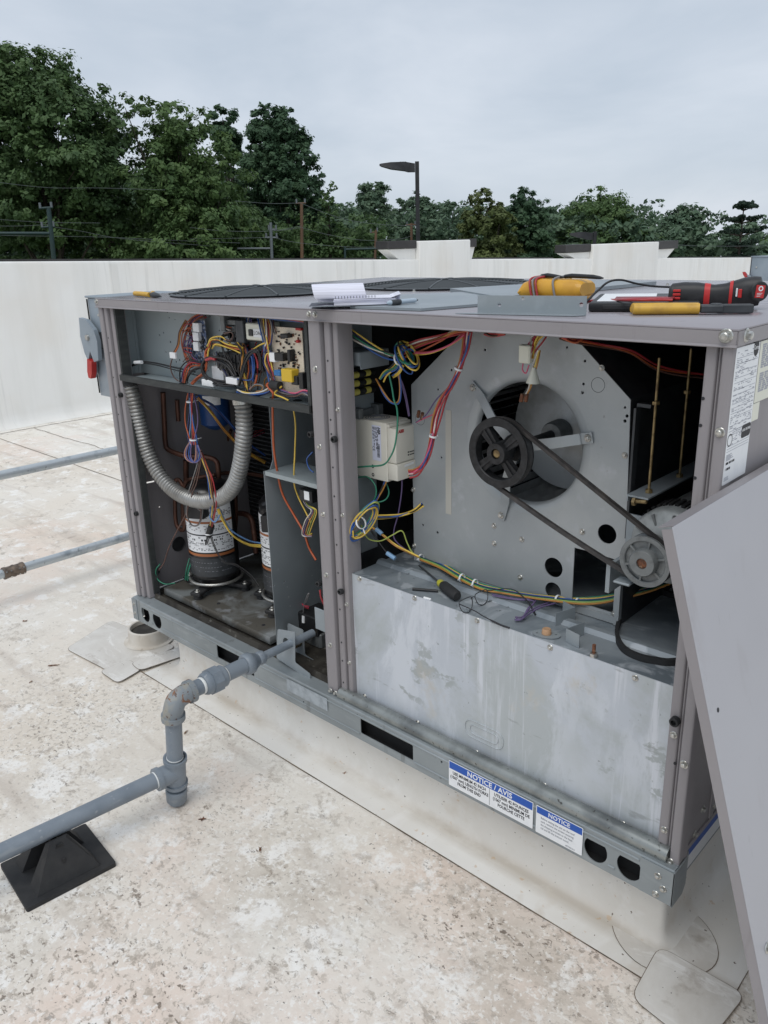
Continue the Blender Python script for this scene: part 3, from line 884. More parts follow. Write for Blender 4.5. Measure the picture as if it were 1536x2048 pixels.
# rating plate and labels on the right end ------------------------------------------------
xs_ = W + .0003
def ons(px, py):
    p = A(px, py, 'x', xs_)
    return p.y, p.z
yA, zA = ons(1473, 694)
_, zB = ons(1443, 970)
yB, _ = ons(1521, 681)
yA = max(yA, .006)
hgt = zA - zB
zA = ZL - .006
zB = zA - hgt
b = MB(RIGHT(W - .0005, 0, 0))
b.box(.004, .046, zB - .02, ZL, -.004, -.0002)
b.build('post_return', m_taupe, rp, 30)
b = MB(RIGHT(xs_, 0, 0))
b.prism(rrect(yA, yB, zB, zA, .002, 2), 0, .0005)
rpl = b.build('rating_plate', m_white, sp, 30)
b = MB(RIGHT(xs_ + .0006, 0, 0))
r2 = random.Random(3)
wy = yB - yA
def ln(u0, u1, v, t=.0007):
    b.prism([(yA + wy * u0, zA - hgt * v - t / 2), (yA + wy * u1, zA - hgt * v - t / 2), (yA + wy * u1, zA - hgt * v + t / 2), (yA + wy * u0, zA - hgt * v + t / 2)], 0, .0002)
for v in (.075, .115, .17, .215, .25, .30, .335, .37, .40, .43, .47, .50, .56, .60, .63, .71, .73, .75):
    ln(.04, .96, v, .0008)
for v in [.02, .035, .05, .062] + [.09 + i * .0125 for i in range(50)]:
    if v > .74:
        break
    u = .06
    while u < .93:
        l = r2.uniform(.03, .14)
        if r2.random() < .42:
            ln(u, min(.95, u + l), v, r2.choice((.0010, .0014, .0018)))
        u += l + r2.uniform(.02, .08)
for i in range(6):
    ln(.05, .05 + r2.uniform(.15, .35), .775 + i * .008, .0012)
for i in range(4):
    ln(.05, .05 + r2.uniform(.15, .22), .945 + i * .008, .001)
b.build('rating_print', mat('faint_print', S(158, 160, 168), .6), rpl, None)
b = MB(RIGHT(xs_ + .0006, 0, 0))
for v0, u1 in ((.83, .42), (.875, .26)):
    for i in range(26):
        u = .06 + (u1 - .06) * i / 26
        if r2.random() < .7:
            b.prism([(yA + wy * u, zA - hgt * (v0 + .018)), (yA + wy * (u + .009), zA - hgt * (v0 + .018)), (yA + wy * (u + .009), zA - hgt * v0), (yA + wy * u, zA - hgt * v0)], 0, .0002)
b.prism([(yA + wy * (.84 + .11 * math.cos(t)), zA - hgt * .033 + .016 * math.sin(t)) for t in [i * math.pi / 12 for i in range(24)]], 0, .0003)
b.prism(rrect(yA + wy * .60, yA + wy * .99, zA - hgt * .695, zA - hgt * .595, .006, 3), 0, .0003)
b.lathe([(.010, .0002), (.012, .0002)], 20, Matrix.Translation((yA + wy * .12, zA - hgt * .665, 0)))
b.build('logo_print', m_ink, rpl, None)
b = MB()
b.text('Carrier', .0115, RIGHT(xs_ + .0012, yA + wy * .84, zA - hgt * .033), 'CENTER', .0001, .75)
b.text('AHRI CERTIFIED', .0072, RIGHT(xs_ + .0012, yA + wy * .80, zA - hgt * .635), 'CENTER', .0001, .8)
b.build('logo_lettering', m_white, rpl, None)
b = MB(RIGHT(xs_, 0, 0))
b.prism([(yB + .003, zA - hgt * .46), (yB + .30, zA - hgt * .46), (yB + .30, zA), (yB + .003, zA)], 0, .0005)
wl = b.build('warning_label', m_offw, sp, 30)
b = MB(RIGHT(xs_ + .0006, 0, 0))
for i in range(22):
    v = .03 + i * .0165
    if i in (11, 12):
        continue
    u = yB + .016
    while u < yB + .28:
        l = r2.uniform(.01, .03)
        b.prism([(u, zA - hgt * v - .0017), (u + l, zA - hgt * v - .0017), (u + l, zA - hgt * v + .0017), (u, zA - hgt * v + .0017)], 0, .0002)
        u += l + .005
b.build('warning_print', mat('faint_print', S(158, 160, 168), .6), wl, None)
b = MB(RIGHT(xs_, 0, 0))
b.prism([(yB + .001, zA - hgt * .60), (yB + .035, zA - hgt * .60), (yB + .035, zA - hgt * .465), (yB + .001, zA - hgt * .465)], 0, .0004)
b.build('small_label', m_offw, sp, 30)
# blue notice on the right-hand rail
b = MB(RIGHT(W - .0182, 0, 0))
b.prism([(.10, .045), (.30, .045), (.30, .088), (.10, .088)], 0, .0006)
b.build('notice_sticker', m_blue, U, 30)
b = MB(RIGHT(W - .0182, 0, 0))
b.prism([(.10, .008), (.30, .008), (.30, .045), (.10, .045)], 0, .0006)
b.build('notice_sticker', m_white, U, 30)
# ------------------------------------------------------------------ left bay: control box, compressors
def pxz(px, py, y):
    p = A(px, py, 'y', y)
    return p.x, p.z
def pbox(b, px0, py0, px1, py1, y0, y1, r=0.0015):
    """block whose front face (y0) covers this stretch of the picture and which reaches back to y1"""
    pm = (py0 + py1) / 2
    x0, x1 = A(px0, pm, 'y', y0).x, A(px1, pm, 'y', y0).x
    z1, z0 = A((px0 + px1) / 2, py0, 'y', y0).z, A((px0 + px1) / 2, py1, 'y', y0).z
    b.rbox(x0, x1, y0, y1, z0, z1, min(r, (x1 - x0) * .3, (z1 - z0) * .3, (y1 - y0) * .3), 1)
    return x0, x1, z0, z1
YB = .125
b = MB()
b.box(.093, 1.095, .020, YB, .966, .972)
shelf = b.build('control_shelf', m_ctrl, U, 30)
b = MB()
b.box(.080, 1.0995, .006, .0195, .963, .984)
b.build('gasket', m_gasket, shelf, 30)
for px, py in ((365, 767), (428, 773), (548, 795), (595, 801)):
    p = A(px, py, 'z', .9725)
    bb = MB(FLAT(p.x, min(max(p.y, .04), .11), .9722))
    bb.lathe([(.0001, .0004), (.010, .0004), (.0125, .002), (.0145, 0)], 16)
    bb.build('grommet', m_matte, shelf, 30)
hs = []
rr = random.Random(11)
for i in range(60):
    x, z = rr.uniform(.18, .55), rr.uniform(.99, 1.2)
    if all((x - h[0][0]) ** 2 + (z - h[0][1]) ** 2 > .0004 for h in hs):
        hs.append(circ(x, z, rr.choice((.0025, .003, .0035)), 8))
b = MB()
b.plate([(.03, .9725), (1.099, .9725), (1.099, ZL), (.03, ZL)], hs, .002, FRONT(0, YB, 0))
cb = b.build('control_back_plate', m_ctrl, U, 30)
b = MB()
b.box(.03, .032, .055, YB - .001, .9725, ZL)
b.box(.0325, .0345, YB - .012, YB - .001, .9725, ZL)
b.box(.032, 1.09, YB - .025, YB - .003, ZL - .016, ZL - .014)
b.build('control_side', m_ctrl, U, 30)
b = MB()
b.box(.03, 1.09, .135, .137, .95, ZL)
b.build('control_rear_insulation', m_blackmetal, U, 30)

m_pcbb = mat('blue_circuit_board', S(72, 90, 124), .4, 0, [dict(k='cell', s=170, lo=.55, hi=.6, c=S(150, 156, 166), f=.9), dict(k='cell', s=120, lo=.62, hi=.65, c=S(26, 28, 36), f=.9, o=(3, 1, 0))])
m_pcbc = mat('cream_circuit_board', S(222, 210, 190), .5, 0, [dict(k='vor', s=(190, 190, 90), lo=.16, hi=.10, c=S(122, 96, 78), f=.9)])
b = MB()
pbox(b, 386, 640, 411, 690, .095, .098)
pbox(b, 377, 690.5, 412, 724, .095, .098)
pcb = b.build('circuit_board', m_pcbb, U, 30)
b = MB()
for (a0, a1, c0, c1) in ((385, 646, 397, 664), (385, 665, 396, 682), (386, 684, 396, 702)):
    pbox(b, a0, a1, c0, c1, .080, .0945)
b.build('connector', m_white, pcb, 30)
b = MB()
for k in range(16):
    px, py = rr.uniform(384, 404), rr.uniform(644, 718)
    pbox(b, px, py, px + rr.uniform(3, 7), py + rr.uniform(3, 6), .088, .0945)
b.build('board_component', m_black, pcb, 30, kind='stuff')
b = MB()
pbox(b, 376, 706, 383, 724, .085, .098)
b.build('clip', m_galv, pcb, 30)

b = MB()
x0, x1, z0, z1 = pbox(b, 546, 655, 607, 786, .052, .055)
pcc = b.build('circuit_board', m_pcbc, U, 30)
b = MB()
for k in range(46):
    px, py = rr.uniform(549, 598), rr.uniform(662, 745)
    pbox(b, px, py, px + rr.choice((1.5, 2, 3)), py + rr.choice((2, 3, 4)), .046, .0515, .0006)
b.build('board_component', m_ink, pcc, 30, kind='stuff')
b = MB()
for k in range(26):
    px, py = rr.uniform(549, 600), rr.uniform(660, 770)
    pbox(b, px, py, px + rr.choice((1, 1.5)), py + rr.choice((3, 6)), .047, .0515, .0006)
b.build('resistor', m_rust, pcc, 30, kind='stuff')
b = MB()
for (a0, a1, c0, c1) in ((548, 706, 565, 722), (582, 752, 594, 770), (597, 746, 605, 778), (574, 700, 579, 724), (560, 668, 574, 676)):
    b = MB()
    pbox(b, a0, a1, c0, c1, .030, .0515)
    b.build('relay', m_black, pcc, 30)
b = MB()
pbox(b, 562, 739, 583, 764, .022, .0515, .002)
b.build('board_transformer', mat('board_transformer_yellow', S(206, 172, 46), .5), pcc, 30)
b = MB()
pbox(b, 547, 741, 560, 752, .026, .0515, .002)
b.build('blue_capacitor', mat('capacitor_blue', S(42, 104, 160), .45), pcc, 30)
b = MB()
for a in ((590, 656, 601, 661), (591, 680, 596, 686)):
    pbox(b, *a, .040, .0515)
b.build('red_component', m_redh, pcc, 30)
b = MB()
pbox(b, 538, 706, 549, 724, .030, .05)
b.build('connector', m_white, pcc, 30)

# transformer with LOAD mark, contactors, blocks
b = MB()
x0, x1, z0, z1 = pbox(b, 491, 647, 527, 681, .045, .11, .003)
tr = b.build('control_transformer', m_offw, U, 30)
b = MB()
pbox(b, 496, 659, 504, 672, .040, .0449)
pbox(b, 491, 680.5, 527, 684, .048, .11)
b.build('transformer_core', m_black, tr, 30)
b = MB()
lx, lz = pxz(508, 666, .0446)
b2 = MB(FRONT(lx, .0446, lz))
b2.prism([(-.003, -.012), (.046, -.012), (.046, .012), (-.003, .012)], 0, .0004)
lb = b2.build('load_label', m_white, tr, 30)
b.text('LOAD', .016, FRONT(lx, .0440, lz), 'LEFT', .0002, .9)
b.build('load_lettering', m_ink, lb, None)
b = MB()
pbox(b, 471, 641, 486, 686, .040, .11)
b.build('relay_block', m_darkgrey, U, 30)
b = MB()
pbox(b, 440, 630, 448, 662, .06, .12)
pbox(b, 452, 640, 470, 650, .07, .12)
pbox(b, 455, 652, 470, 664, .075, .12)
b.build('terminal_strip', m_greycast, U, 30)
for (a0, a1, c0, c1) in ((436, 706, 455, 742), (458, 704, 474, 744), (476, 706, 496, 748)):
    b = MB()
    x0, x1, z0, z1 = pbox(b, a0, a1, c0, c1, .055, .12, .003)
    for i in range(3):
        xx = x0 + (x1 - x0) * (i + .5) / 3
        b.box(xx - .006, xx + .006, .049, .0548, z1 - .03, z1 - .008)
        b.box(xx - .006, xx + .006, .049, .0548, z0 + .008, z0 + .03)
    b.build('contactor', m_black, U, 30)
b = MB()
pbox(b, 424, 734, 446, 764, .06, .11)
b.build('small_relay', m_white, U, 30)
for (px, py) in ((414, 768), (462, 764)):
    b = MB()
    pbox(b, px - 11, py - 8, px + 11, py + 5, .026, .05, .002)
    b.build('wire_marker', m_white, U, 30)
# metal cable gland and black cable on the left of the shelf
b = MB()
p0, p1 = A(236, 738, 'y', .05), A(262, 733, 'y', .07)
b.tube([p0, p0.lerp(p1, .5), p1], lambda i, t: (.016, .012, .007)[i], 12)
b.build('cable_gland', m_matte, U, 40)

# base pan, compressor plate, coil -------------------------------------------------
b = MB()
b.box(.02, 1.10, .032, D - .03, .084, .098)
b.prism([(.026, .099), (.034, .118), (.036, .118), (.036, .099)], .09, 1.09, basis((0, 0, 0), (0, 1, 0), (0, 0, 1), (1, 0, 0)))
bp_ = b.build('base_pan', m_dirt, U, 30)
for (px, py) in ((425, 1256), (468, 1268), (476, 1275), (484, 1281), (502, 1282), (511, 1285), (352, 1212), (420, 1240), (573, 1337), (660, 1376)):
    p = A(px, py, 'z', .1)
    screw(bp_, (p.x, max(p.y, .04), .0985), (0, 0, 1), .6)
b = MB()
b.rbox(.105, .765, .062, .62, .108, .138, .004, 2)
cpl = b.build('compressor_plate', m_panplate, U, 30)
for px, py in ((437, 1207), (527, 1250)):
    p = A(px, py, 'z', .138)
    bb = MB(FLAT(p.x, p.y, .1382))
    bb.lathe([(.0001, .0003), (.007, .0003), (.0072, -.001)], 12)
    bb.build('mounting_hole', m_ink, cpl, 30)
YC = .56
b = MB()
b.box(.04, 1.05, YC, YC + .06, .11, .95)
coil = b.build('condenser_coil', m_coil, U, 30)
b = MB()
for i in range(46):
    z = .13 + i * .0178
    b.box(.05, 1.04, YC - .008, YC - .0005, z, z + .005)
b.build('coil_fin', m_fin, coil, 30, kind='stuff')
b = MB()
pA = A(421, 900, 'y', .53)
b.box(pA.x - .02, pA.x + .02, .53, .533, .12, .945)
b.box(pA.x - .02, pA.x - .018, .51, .53, .12, .945)
b.build('coil_bracket', m_galv, U, 30)
b = MB()
b.box(.03, 1.09, D - .05, D - .045, .1, 1.2)
b.box(.03, 1.09, .141, D - .05, .948, .95)
b.build('condenser_back', m_coil, U, 30)

m_comp = mat('compressor_black', S(24, 24, 26), .28, 0, [dict(s=12, lo=.5, hi=.7, c=S(40, 40, 42), f=.6)], spec=.6)
def compressor(cx, cy, r, zb, zt, label_a):
    b = MB(FLAT(cx, cy, 0))
    b.lathe([(.0001, zb - .004), (r * .72, zb - .004), (r * .94, zb + .012), (r, zb + .035), (r, zt - .05), (r * .96, zt - .02), (r * .78, zt), (r * .4, zt + .012), (.0001, zt + .014)], 40)
    c = b.build('compressor', m_comp, U, 40)
    def band(z0, z1, m, a0=-130, a1=40, dr=.0008, nm='compressor_label'):
        bb = MB(FLAT(cx, cy, 0))
        bb.lathe([(r + dr, z0), (r + dr, z1)], 24, a0=R_(a0), a1=R_(a1))
        return bb.build(nm, m, c, 60)
    h = zt - zb
    band(zb + h * .36, zb + h * .86, m_white, *label_a)
    band(zb + h * .66, zb + h * .682, m_orange, *label_a, dr=.0014, nm='label_stripe')
    band(zb + h * .318, zb + h * .345, m_orange, *label_a, dr=.0014, nm='label_stripe')
    band(zb + h * .535, zb + h * .548, m_ink, *label_a, dr=.0014, nm='label_rule')
    band(zb + h * .10, zb + h * .295, m_darkgrey, *label_a, dr=.0012, nm='lower_label')
    rr_ = random.Random(5)
    def glyphs(rows, m, nm):
        bb = MB(FLAT(cx, cy, 0))
        for v, t in rows:
            a = label_a[0] + 6
            while a < label_a[1] - 6:
                l = rr_.uniform(1.5, 6)
                if rr_.random() < .62:
                    n = 2
                    bb.lathe([(r + .0018, zb + h * v - t), (r + .0018, zb + h * v + t)], n, a0=R_(a), a1=R_(a + l))
                a += l + rr_.uniform(1, 4)
        bb.build(nm, m, c, None, kind='stuff')
    glyphs([(.635, .0012), (.62, .0012), (.605, .0012), (.59, .0012), (.515, .0016), (.49, .0035), (.46, .0012), (.445, .0012), (.43, .0012), (.40, .0012), (.385, .0012), (.78, .0012), (.765, .0012), (.75, .0012), (.735, .0012), (.72, .0012)], m_ink, 'label_print')
    glyphs([(.16, .001), (.20, .0008), (.25, .0008)], m_inkg, 'label_print')
    bb = MB(FLAT(cx, cy, 0))
    bb.tube([((r + .008) * math.cos(2 * math.pi * i / 36), (r + .008) * math.sin(2 * math.pi * i / 36), zb + .008) for i in range(36)], .006, 8, closed=True)
    bb.build('heater_band', m_bolt, c, 60)
    for i in range(4):
        a = i * math.pi / 2 + .35
        bb = MB(FLAT(cx, cy, 0) @ Matrix.Rotation(a, 4, 'Z'))
        bb.rbox(r * .6, r + .055, -.022, .022, zb - .022, zb - .008, .003, 1)
        bb.cyl((r + .035, 0, .1385), (r + .035, 0, zb - .022), .017, 14)
        f = bb.build('mounting_foot', m_matte, c, 30)
        screw(f, (cx + (r + .036) * math.cos(a), cy + (r + .036) * math.sin(a), zb - .008), (0, 0, 1), 1.1)
    bb = MB(FLAT(cx, cy, 0))
    bb.rbox(r * -.45, r * .4, -r - .035, -r * .8, zb + h * .74, zb + h * .90, .004, 1, Matrix.Rotation(R_(30), 4, 'Z'))
    bb.build('terminal_box', m_black, c, 30)
    return c
pc = A(431, 1130, 'y', .212)
compressor(pc.x, .212, .094, .176, .56, (-150, 20))
pc2 = A(574, 1130, 'y', .29)
compressor(pc2.x, .29, .088, .176, .56, (-165, 20))

# copper lines -------------------------------------------------------------------------
def pp(pts, y):
    o = []
    for p in pts:
        yy = p[2] if len(p) > 2 else y
        o.append(A(p[0], p[1], 'y', yy))
    return o
def copper(pts, y, r=.011):
    b = MB()
    b.tube(catmull(pp(pts, y), 7), r, 10)
    b.build('copper_pipe', m_copper, U, 60)
copper([(326, 785, .185), (329, 850, .185), (331, 885, .185), (338, 900, .19), (372, 912, .22), (410, 914, .27), (432, 922, .29), (437, 945, .29), (438, 985, .29)], .30, .010)
copper([(354, 800), (356, 830), (357, 842)], .24, .009)
copper([(372, 920), (372, 945), (373, 972)], .24, .011)
copper([(368, 975, .19), (358, 960, .19), (350, 965, .18), (350, 1000, .18), (352, 1045, .175), (362, 1060, .175), (370, 1050, .18), (372, 985, .2), (375, 962, .21), (400, 955, .24), (430, 950, .27)], .18, .008)
copper([(374, 960), (366, 985), (366, 1050)], .19, .008)
copper([(470, 980), (471, 1040), (466, 1070), (456, 1080), (446, 1072), (444, 1060)], .33, .010)
copper([(466, 1026), (490, 1028), (503, 1040), (508, 1065), (512, 1105)], .36, .011)
copper([(440, 947), (480, 945), (527, 952)], .45, .008)
copper([(448, 950), (446, 915), (452, 890), (462, 860)], .50, .007)
# filter drier (blue can) and sight-glass parts under the shelf
pd = A(428, 805, 'y', .34)
b = MB(FLAT(pd.x, pd.y, 0))
b.lathe([(.0001, pd.z - .11), (.03, pd.z - .10), (.058, pd.z - .08), (.058, pd.z + .09), (.03, pd.z + .115), (.0001, pd.z + .12)], 24)
dr = b.build('filter_drier', mat('drier_blue', S(30, 66, 120), .4), U, 40)
b = MB(FLAT(pd.x, pd.y, 0))
b.lathe([(.0588, pd.z + .0), (.0588, pd.z + .035)], 12, a0=R_(-80), a1=R_(-10))
b.build('drier_label', m_white, dr, 60)

# flexible metal conduit: a real helix of ribs ------------------------------------------------
path = catmull(pp([(258, 764, .045), (268, 800, .05), (280, 850, .06), (294, 900, .07), (316, 945, .08), (352, 984, .09), (398, 1002, .09), (440, 996, .09), (468, 970, .085), (482, 925, .08), (488, 870, .075), (488, 830, .075), (484, 800, .075)], 0), 24)
L_ = [0]
for i in range(1, len(path)):
    L_.append(L_[-1] + (path[i] - path[i - 1]).length)
tot = L_[-1]
pts = []
n_ = int(tot / .0017)
j = 0
for i in range(n_ + 1):
    s_ = tot * i / n_
    while j < len(L_) - 2 and L_[j + 1] < s_:
        j += 1
    t = (s_ - L_[j]) / max(1e-9, L_[j + 1] - L_[j])
    pts.append(path[j].lerp(path[j + 1], min(1, t)))
b = MB()
b.tube(pts, lambda i, t: .0262 + .0030 * (abs(math.sin(i * math.pi / 8.0)) * 1.6 - .8), 20)
fc = b.build('flexible_conduit', m_flex, U, 70)
for e, d in ((pts[0], pts[0] - pts[3]), (pts[-1], pts[-1] - pts[-4])):
    d.normalize()
    b = MB()
    b.cyl(e - d * .012, e + d * .014, .031, 24)
    b.build('conduit_fitting', m_matte if e is pts[0] else m_bolt, fc, 40)

# partition between compressor and gas compartments, gas controls ---------------------------
XP = .806
b = MB()
hp = [circ(*onx(px, py, XP), .0035, 8) for px, py in ((548, 1171), (569, 1163), (566, 1290))]
b.plate([(.06, .098), (.70, .098), (.70, .955), (.10, .955), (.10, .765), (.085, .735), (.06, .735)], hp, .002, RIGHT(XP, 0, 0))
pt_ = b.build('partition', mat('partition_galvanised', S(146, 154, 158), .45, .2, [dict(s=3, lo=.4, hi=.7, c=S(124, 132, 136)), dict(s=60, lo=.7, hi=.75, c=S(170, 176, 178), f=.6)]), U, 30)
b = MB()
b.box(XP + .003, 1.098, .062, .20, .733, .7355)
b.box(XP + .003, 1.098, .062, .064, .722, .733)
b.build('partition_shelf', m_ctrl, pt_, 30)
b = MB()
b.box(XP - .0, 1.098, .70, .703, .098, .955)
b.build('gas_compartment_back', m_galv, U, 30)
b = MB()
b.box(1.096, 1.0985, .075, .70, .098, .955)
b.build('gas_compartment_side', m_darkgrey, U, 30)
# inlet brackets with the pipe through them
b = MB()
p = A(575, 1290, 'y', .012)
def cut(*pts, y=.012):
    return [pxz(px, py, y) for px, py in pts]
b.plate(roundpoly(cut((555, 1258), (590, 1264), (590, 1325), (620, 1348), (621, 1362), (553, 1316)), .006), [circ(*pxz(573, 1286, .012), .018, 14)], .002, FRONT(0, .012, 0))
b.build('pipe_bracket', m_galv, U, 30)
b = MB()
b.plate(roundpoly(cut((575, 1246), (606, 1260), (610, 1310), (640, 1328), (643, 1352), (575, 1312), y=.10), .008), (), .002, FRONT(0, .10, 0))
b.build('pipe_bracket', m_galv, U, 30)
b = MB()
pbox(b, 590, 1230, 634, 1265, .16, .26, .003)
gv = b.build('gas_valve', m_black, U, 30)
b = MB()
pbox(b, 607, 1262, 640, 1293, .165, .25, .008)
b.build('valve_body', m_greycast, gv, 30)
b = MB()
pbox(b, 593, 1217, 615, 1232, .20, .205)
b.build('valve_label', mat('violet_label', S(160, 154, 178), .5), gv, 30)
b = MB()
p0 = A(594, 1284, 'y', .09)
b.cyl((p0.x, .015, p0.z), (p0.x, .17, p0.z), .011, 14)
b.prism(circ(0, 0, .018, 6), -.012, .012, basis((p0.x, .085, p0.z), (1, 0, 0), (0, 0, 1), (0, -1, 0)))
b.build('gas_fitting', m_brass, gv, 30)
b = MB()
x0, x1, z0, z1 = pbox(b, 630, 1220, 656, 1262, .014, .018)
b.build('slotted_bracket', m_galv, U, 30)
b = MB()
pbox(b, 598, 980, 622, 1005, .08, .14, .004)
ps = b.build('pressure_switch', m_black, U, 30)
b = MB()
pbox(b, 608, 983, 618, 1000, .078, .0795)
b.build('switch_label', m_white, ps, 30)
# ------------------------------------------------------------------ right bay: deck, blower, motor, drive
ZD = .506
b = MB()
emb = []
b.plate([(1.2175, .112), (2.1835, .112), (2.1835, ZD), (1.2175, ZD)], (), .002, FRONT(0, .030, 0))
fs = b.build('heat_exchanger_front', m_front, U, 30)
b = MB()
c0 = pxz(968, 1468, .030)
for r0, r1, o in ((.062, .026, 0), (.045, .014, 0)):
    lp_ = [(c0[0] + x, c0[1] + z) for x, z in rrect(-r0, r0, -r1, r1, r1 * .95, 8)]
    b.tube([(x, .0290, z) for x, z in lp_], .0014, 6, closed=True)
b.build('embossed_knockout', m_front, fs, 60)
for px, py in ((718, 1158), (828, 1197), (953, 1242), (1099, 1296), (1269, 1357), (728, 1393), (834, 1446), (952, 1506), (1088, 1572), (1245, 1649)):
    p = A(px, py, 'y', .027)
    screw(fs, (p.x, .0298, p.z), (0, -1, 0), .8)
b = MB()
b.box(1.2175, 2.1835, .0324, 1.1, ZD - .003, ZD - .0004)
deck = b.build('heat_exchanger_deck', m_deck, U, 30)
def dpt(px, py, z=ZD):
    return A(px, py, 'z', z)
r0, r1 = dpt(700, 1085), dpt(1230, 1300)
yb0 = (r0.y + r1.y) / 2
b = MB()                                      # pressed bead across the deck
b.prism([(.130, ZD), (.140, ZD + .010), (.156, ZD + .010), (.166, ZD)], 1.2175, 2.1835, basis((0, 0, 0), (0, 1, 0), (0, 0, 1), (1, 0, 0)))
b.build('deck_bead', m_deck, deck, 30)
# rolled bottom rail
b = MB()
pr = [(.0295, .100)] + [(.008 + .020 * math.cos(a), .106 + .020 * math.sin(a)) for a in [R_(t) for t in range(20, 230, 15)]] + [(.0, .086), (.0295, .086)]
b.prism(pr, 1.172, 2.215, basis((0, 0, 0), (0, 1, 0), (0, 0, 1), (1, 0, 0)))
b.build('rolled_sill', mat('sill_galvanised', S(150, 154, 152), .35, .6, [dict(s=(8, 8, 8), d=5, lo=.45, hi=.62, c=S(112, 116, 116)), dict(s=70, d=3, lo=.64, hi=.7, c=S(58, 54, 48), f=.8)]), U, 50)

# dark lining
b = MB()
b.box(1.100, 1.103, .235, 1.1, ZD, ZL)
b.box(1.103, 2.225, 1.1, 1.105, ZD - .01, ZL)
b.box(1.22, 2.22, .006, 1.099, ZL - .004, ZL - .001)
b.box(2.222, 2.2265, .052, 1.099, .11, ZL - .005)
b.build('cabinet_lining', m_blackmetal, U, 30)
b = MB()
b.plate([(.052, ZD + .05), (.234, ZD + .05), (.234, ZL - .006), (.072, ZL - .006)], [circ(.10 + .02 * (i % 5), .60 + .02 * (i // 5) + .006 * (i % 2), .0022, 6) for i in range(14)], .003, RIGHT(1.13, 0, 0))
vp = b.build('drive_mounting_plate', m_ctrl, U, 30)
b = MB()
b.box(1.104, 1.126, .073, .234, ZD + .001, ZD + .05)
b.build('plate_flange', m_galv, vp, 30)

# blower housing ---------------------------------------------------------------------------
YH = .22
CX, CZ, RI = 1.668, .918, .158
oct_ = [(1.29, ZD + .001), (1.957, ZD + .001), (1.955, .75), (1.943, 1.06), (1.80, 1.185), (1.79, 1.205), (1.49, 1.205), (1.468, 1.185), (1.29, 1.032)]
hh = [circ(CX, CZ, RI + .026, 48)]
hh.append([(1.822, .532), (1.936, .532), (1.936, .672), (1.875, .676), (1.822, .676)])
for px, py, r in ((1214, 1068, .0245), (1107, 1135, .0265), (1106, 1182, .0235)):
    x, z = pxz(px, py, YH)
    if z - r < ZD + .006:
        z = ZD + .006 + r
    hh.append(circ(x, z, r, 24))
rr = random.Random(21)
for px, py in ((876, 779), (903, 740), (894, 873), (970, 700), (1025, 838), (895, 830), (1170, 722), (1134, 695), (1167, 768), (1165, 785), (1250, 815), (1254, 832), (1250, 842), (880, 810), (898, 925), (883, 915), (846, 1050), (875, 1065), (1150, 985), (1008, 820)):
    hh.append(circ(*pxz(px, py, YH), rr.choice((.003, .0035, .004)), 8))
hh = [h for h in hh if True]
b = MB()
b.plate(oct_, hh[:6] + [h for h in hh[6:] if all((p[0] - CX) ** 2 + (p[1] - CZ) ** 2 > (RI + .034) ** 2 for p in h)], .003, FRONT(0, YH, 0))
bh = b.build('blower_housing', m_galvh, U, 30)
b = MB()
k = len(oct_)
YE = .70
V = [(x, y, z) for y in (YH + .0032, YE) for x, z in oct_]
b.add(V, [(i, (i + 1) % k, k + (i + 1) % k, k + i) for i in range(1, k)] + [tuple(range(2 * k - 1, k - 1, -1))])
b.build('housing_wrap', m_darkgrey, bh, 30)
# flange folded along the right and lower right
b = MB()
b.box(1.945, 1.957, YH - .012, YH - .0005, ZD + .002, .64)
b.box(1.82, 1.9445, YH - .008, YH - .0005, ZD + .002, ZD + .02)
b.build('housing_flange', m_galvh, bh, 30)
b = MB()
b.box(1.9575, 1.99, YH + .004, YH + .03, 1.045, 1.053)
b.box(1.9575, 1.963, YH - .01, YH + .012, .735, 1.044)
b.build('housing_edge', m_darkgrey, bh, 30)
for px, py in ((1203, 736), (1249, 911), (1164, 1064), (1043, 1079), (1040, 1155), (988, 1052), (988, 1087), (826, 980), (828, 1092), (1125, 1210), (1185, 1230), (1228, 1228)):
    x, z = pxz(px, py, YH - .001)
    screw(bh, (x, YH - .0002, max(z, ZD + .012)), (0, -1, 0), .8)
x, z = pxz(1196, 770, YH)
b = MB()
b.tube([(x + .017 * math.cos(t), YH - .0002, z + .017 * math.sin(t)) for t in [i * math.pi / 14 for i in range(28)]], .0005, 4, closed=True)
x, z = pxz(840, 838, YH)
b.tube([(x + .017 * math.cos(t), YH - .0002, z + .017 * math.sin(t)) for t in [i * math.pi / 14 for i in range(28)]], .0005, 4, closed=True)
b.build('knockout', m_darkgrey, bh, 60)
# old tape strip
b = MB()
pa = pxz(897, 820, YH)
b.box(pa[0] - .010, pa[0] + .010, YH - .0008, YH - .0002, pxz(897, 1028, YH)[1], pa[1])
b.build('tape_residue', mat('old_tape', S(184, 182, 174), .6, .1), bh, 30)
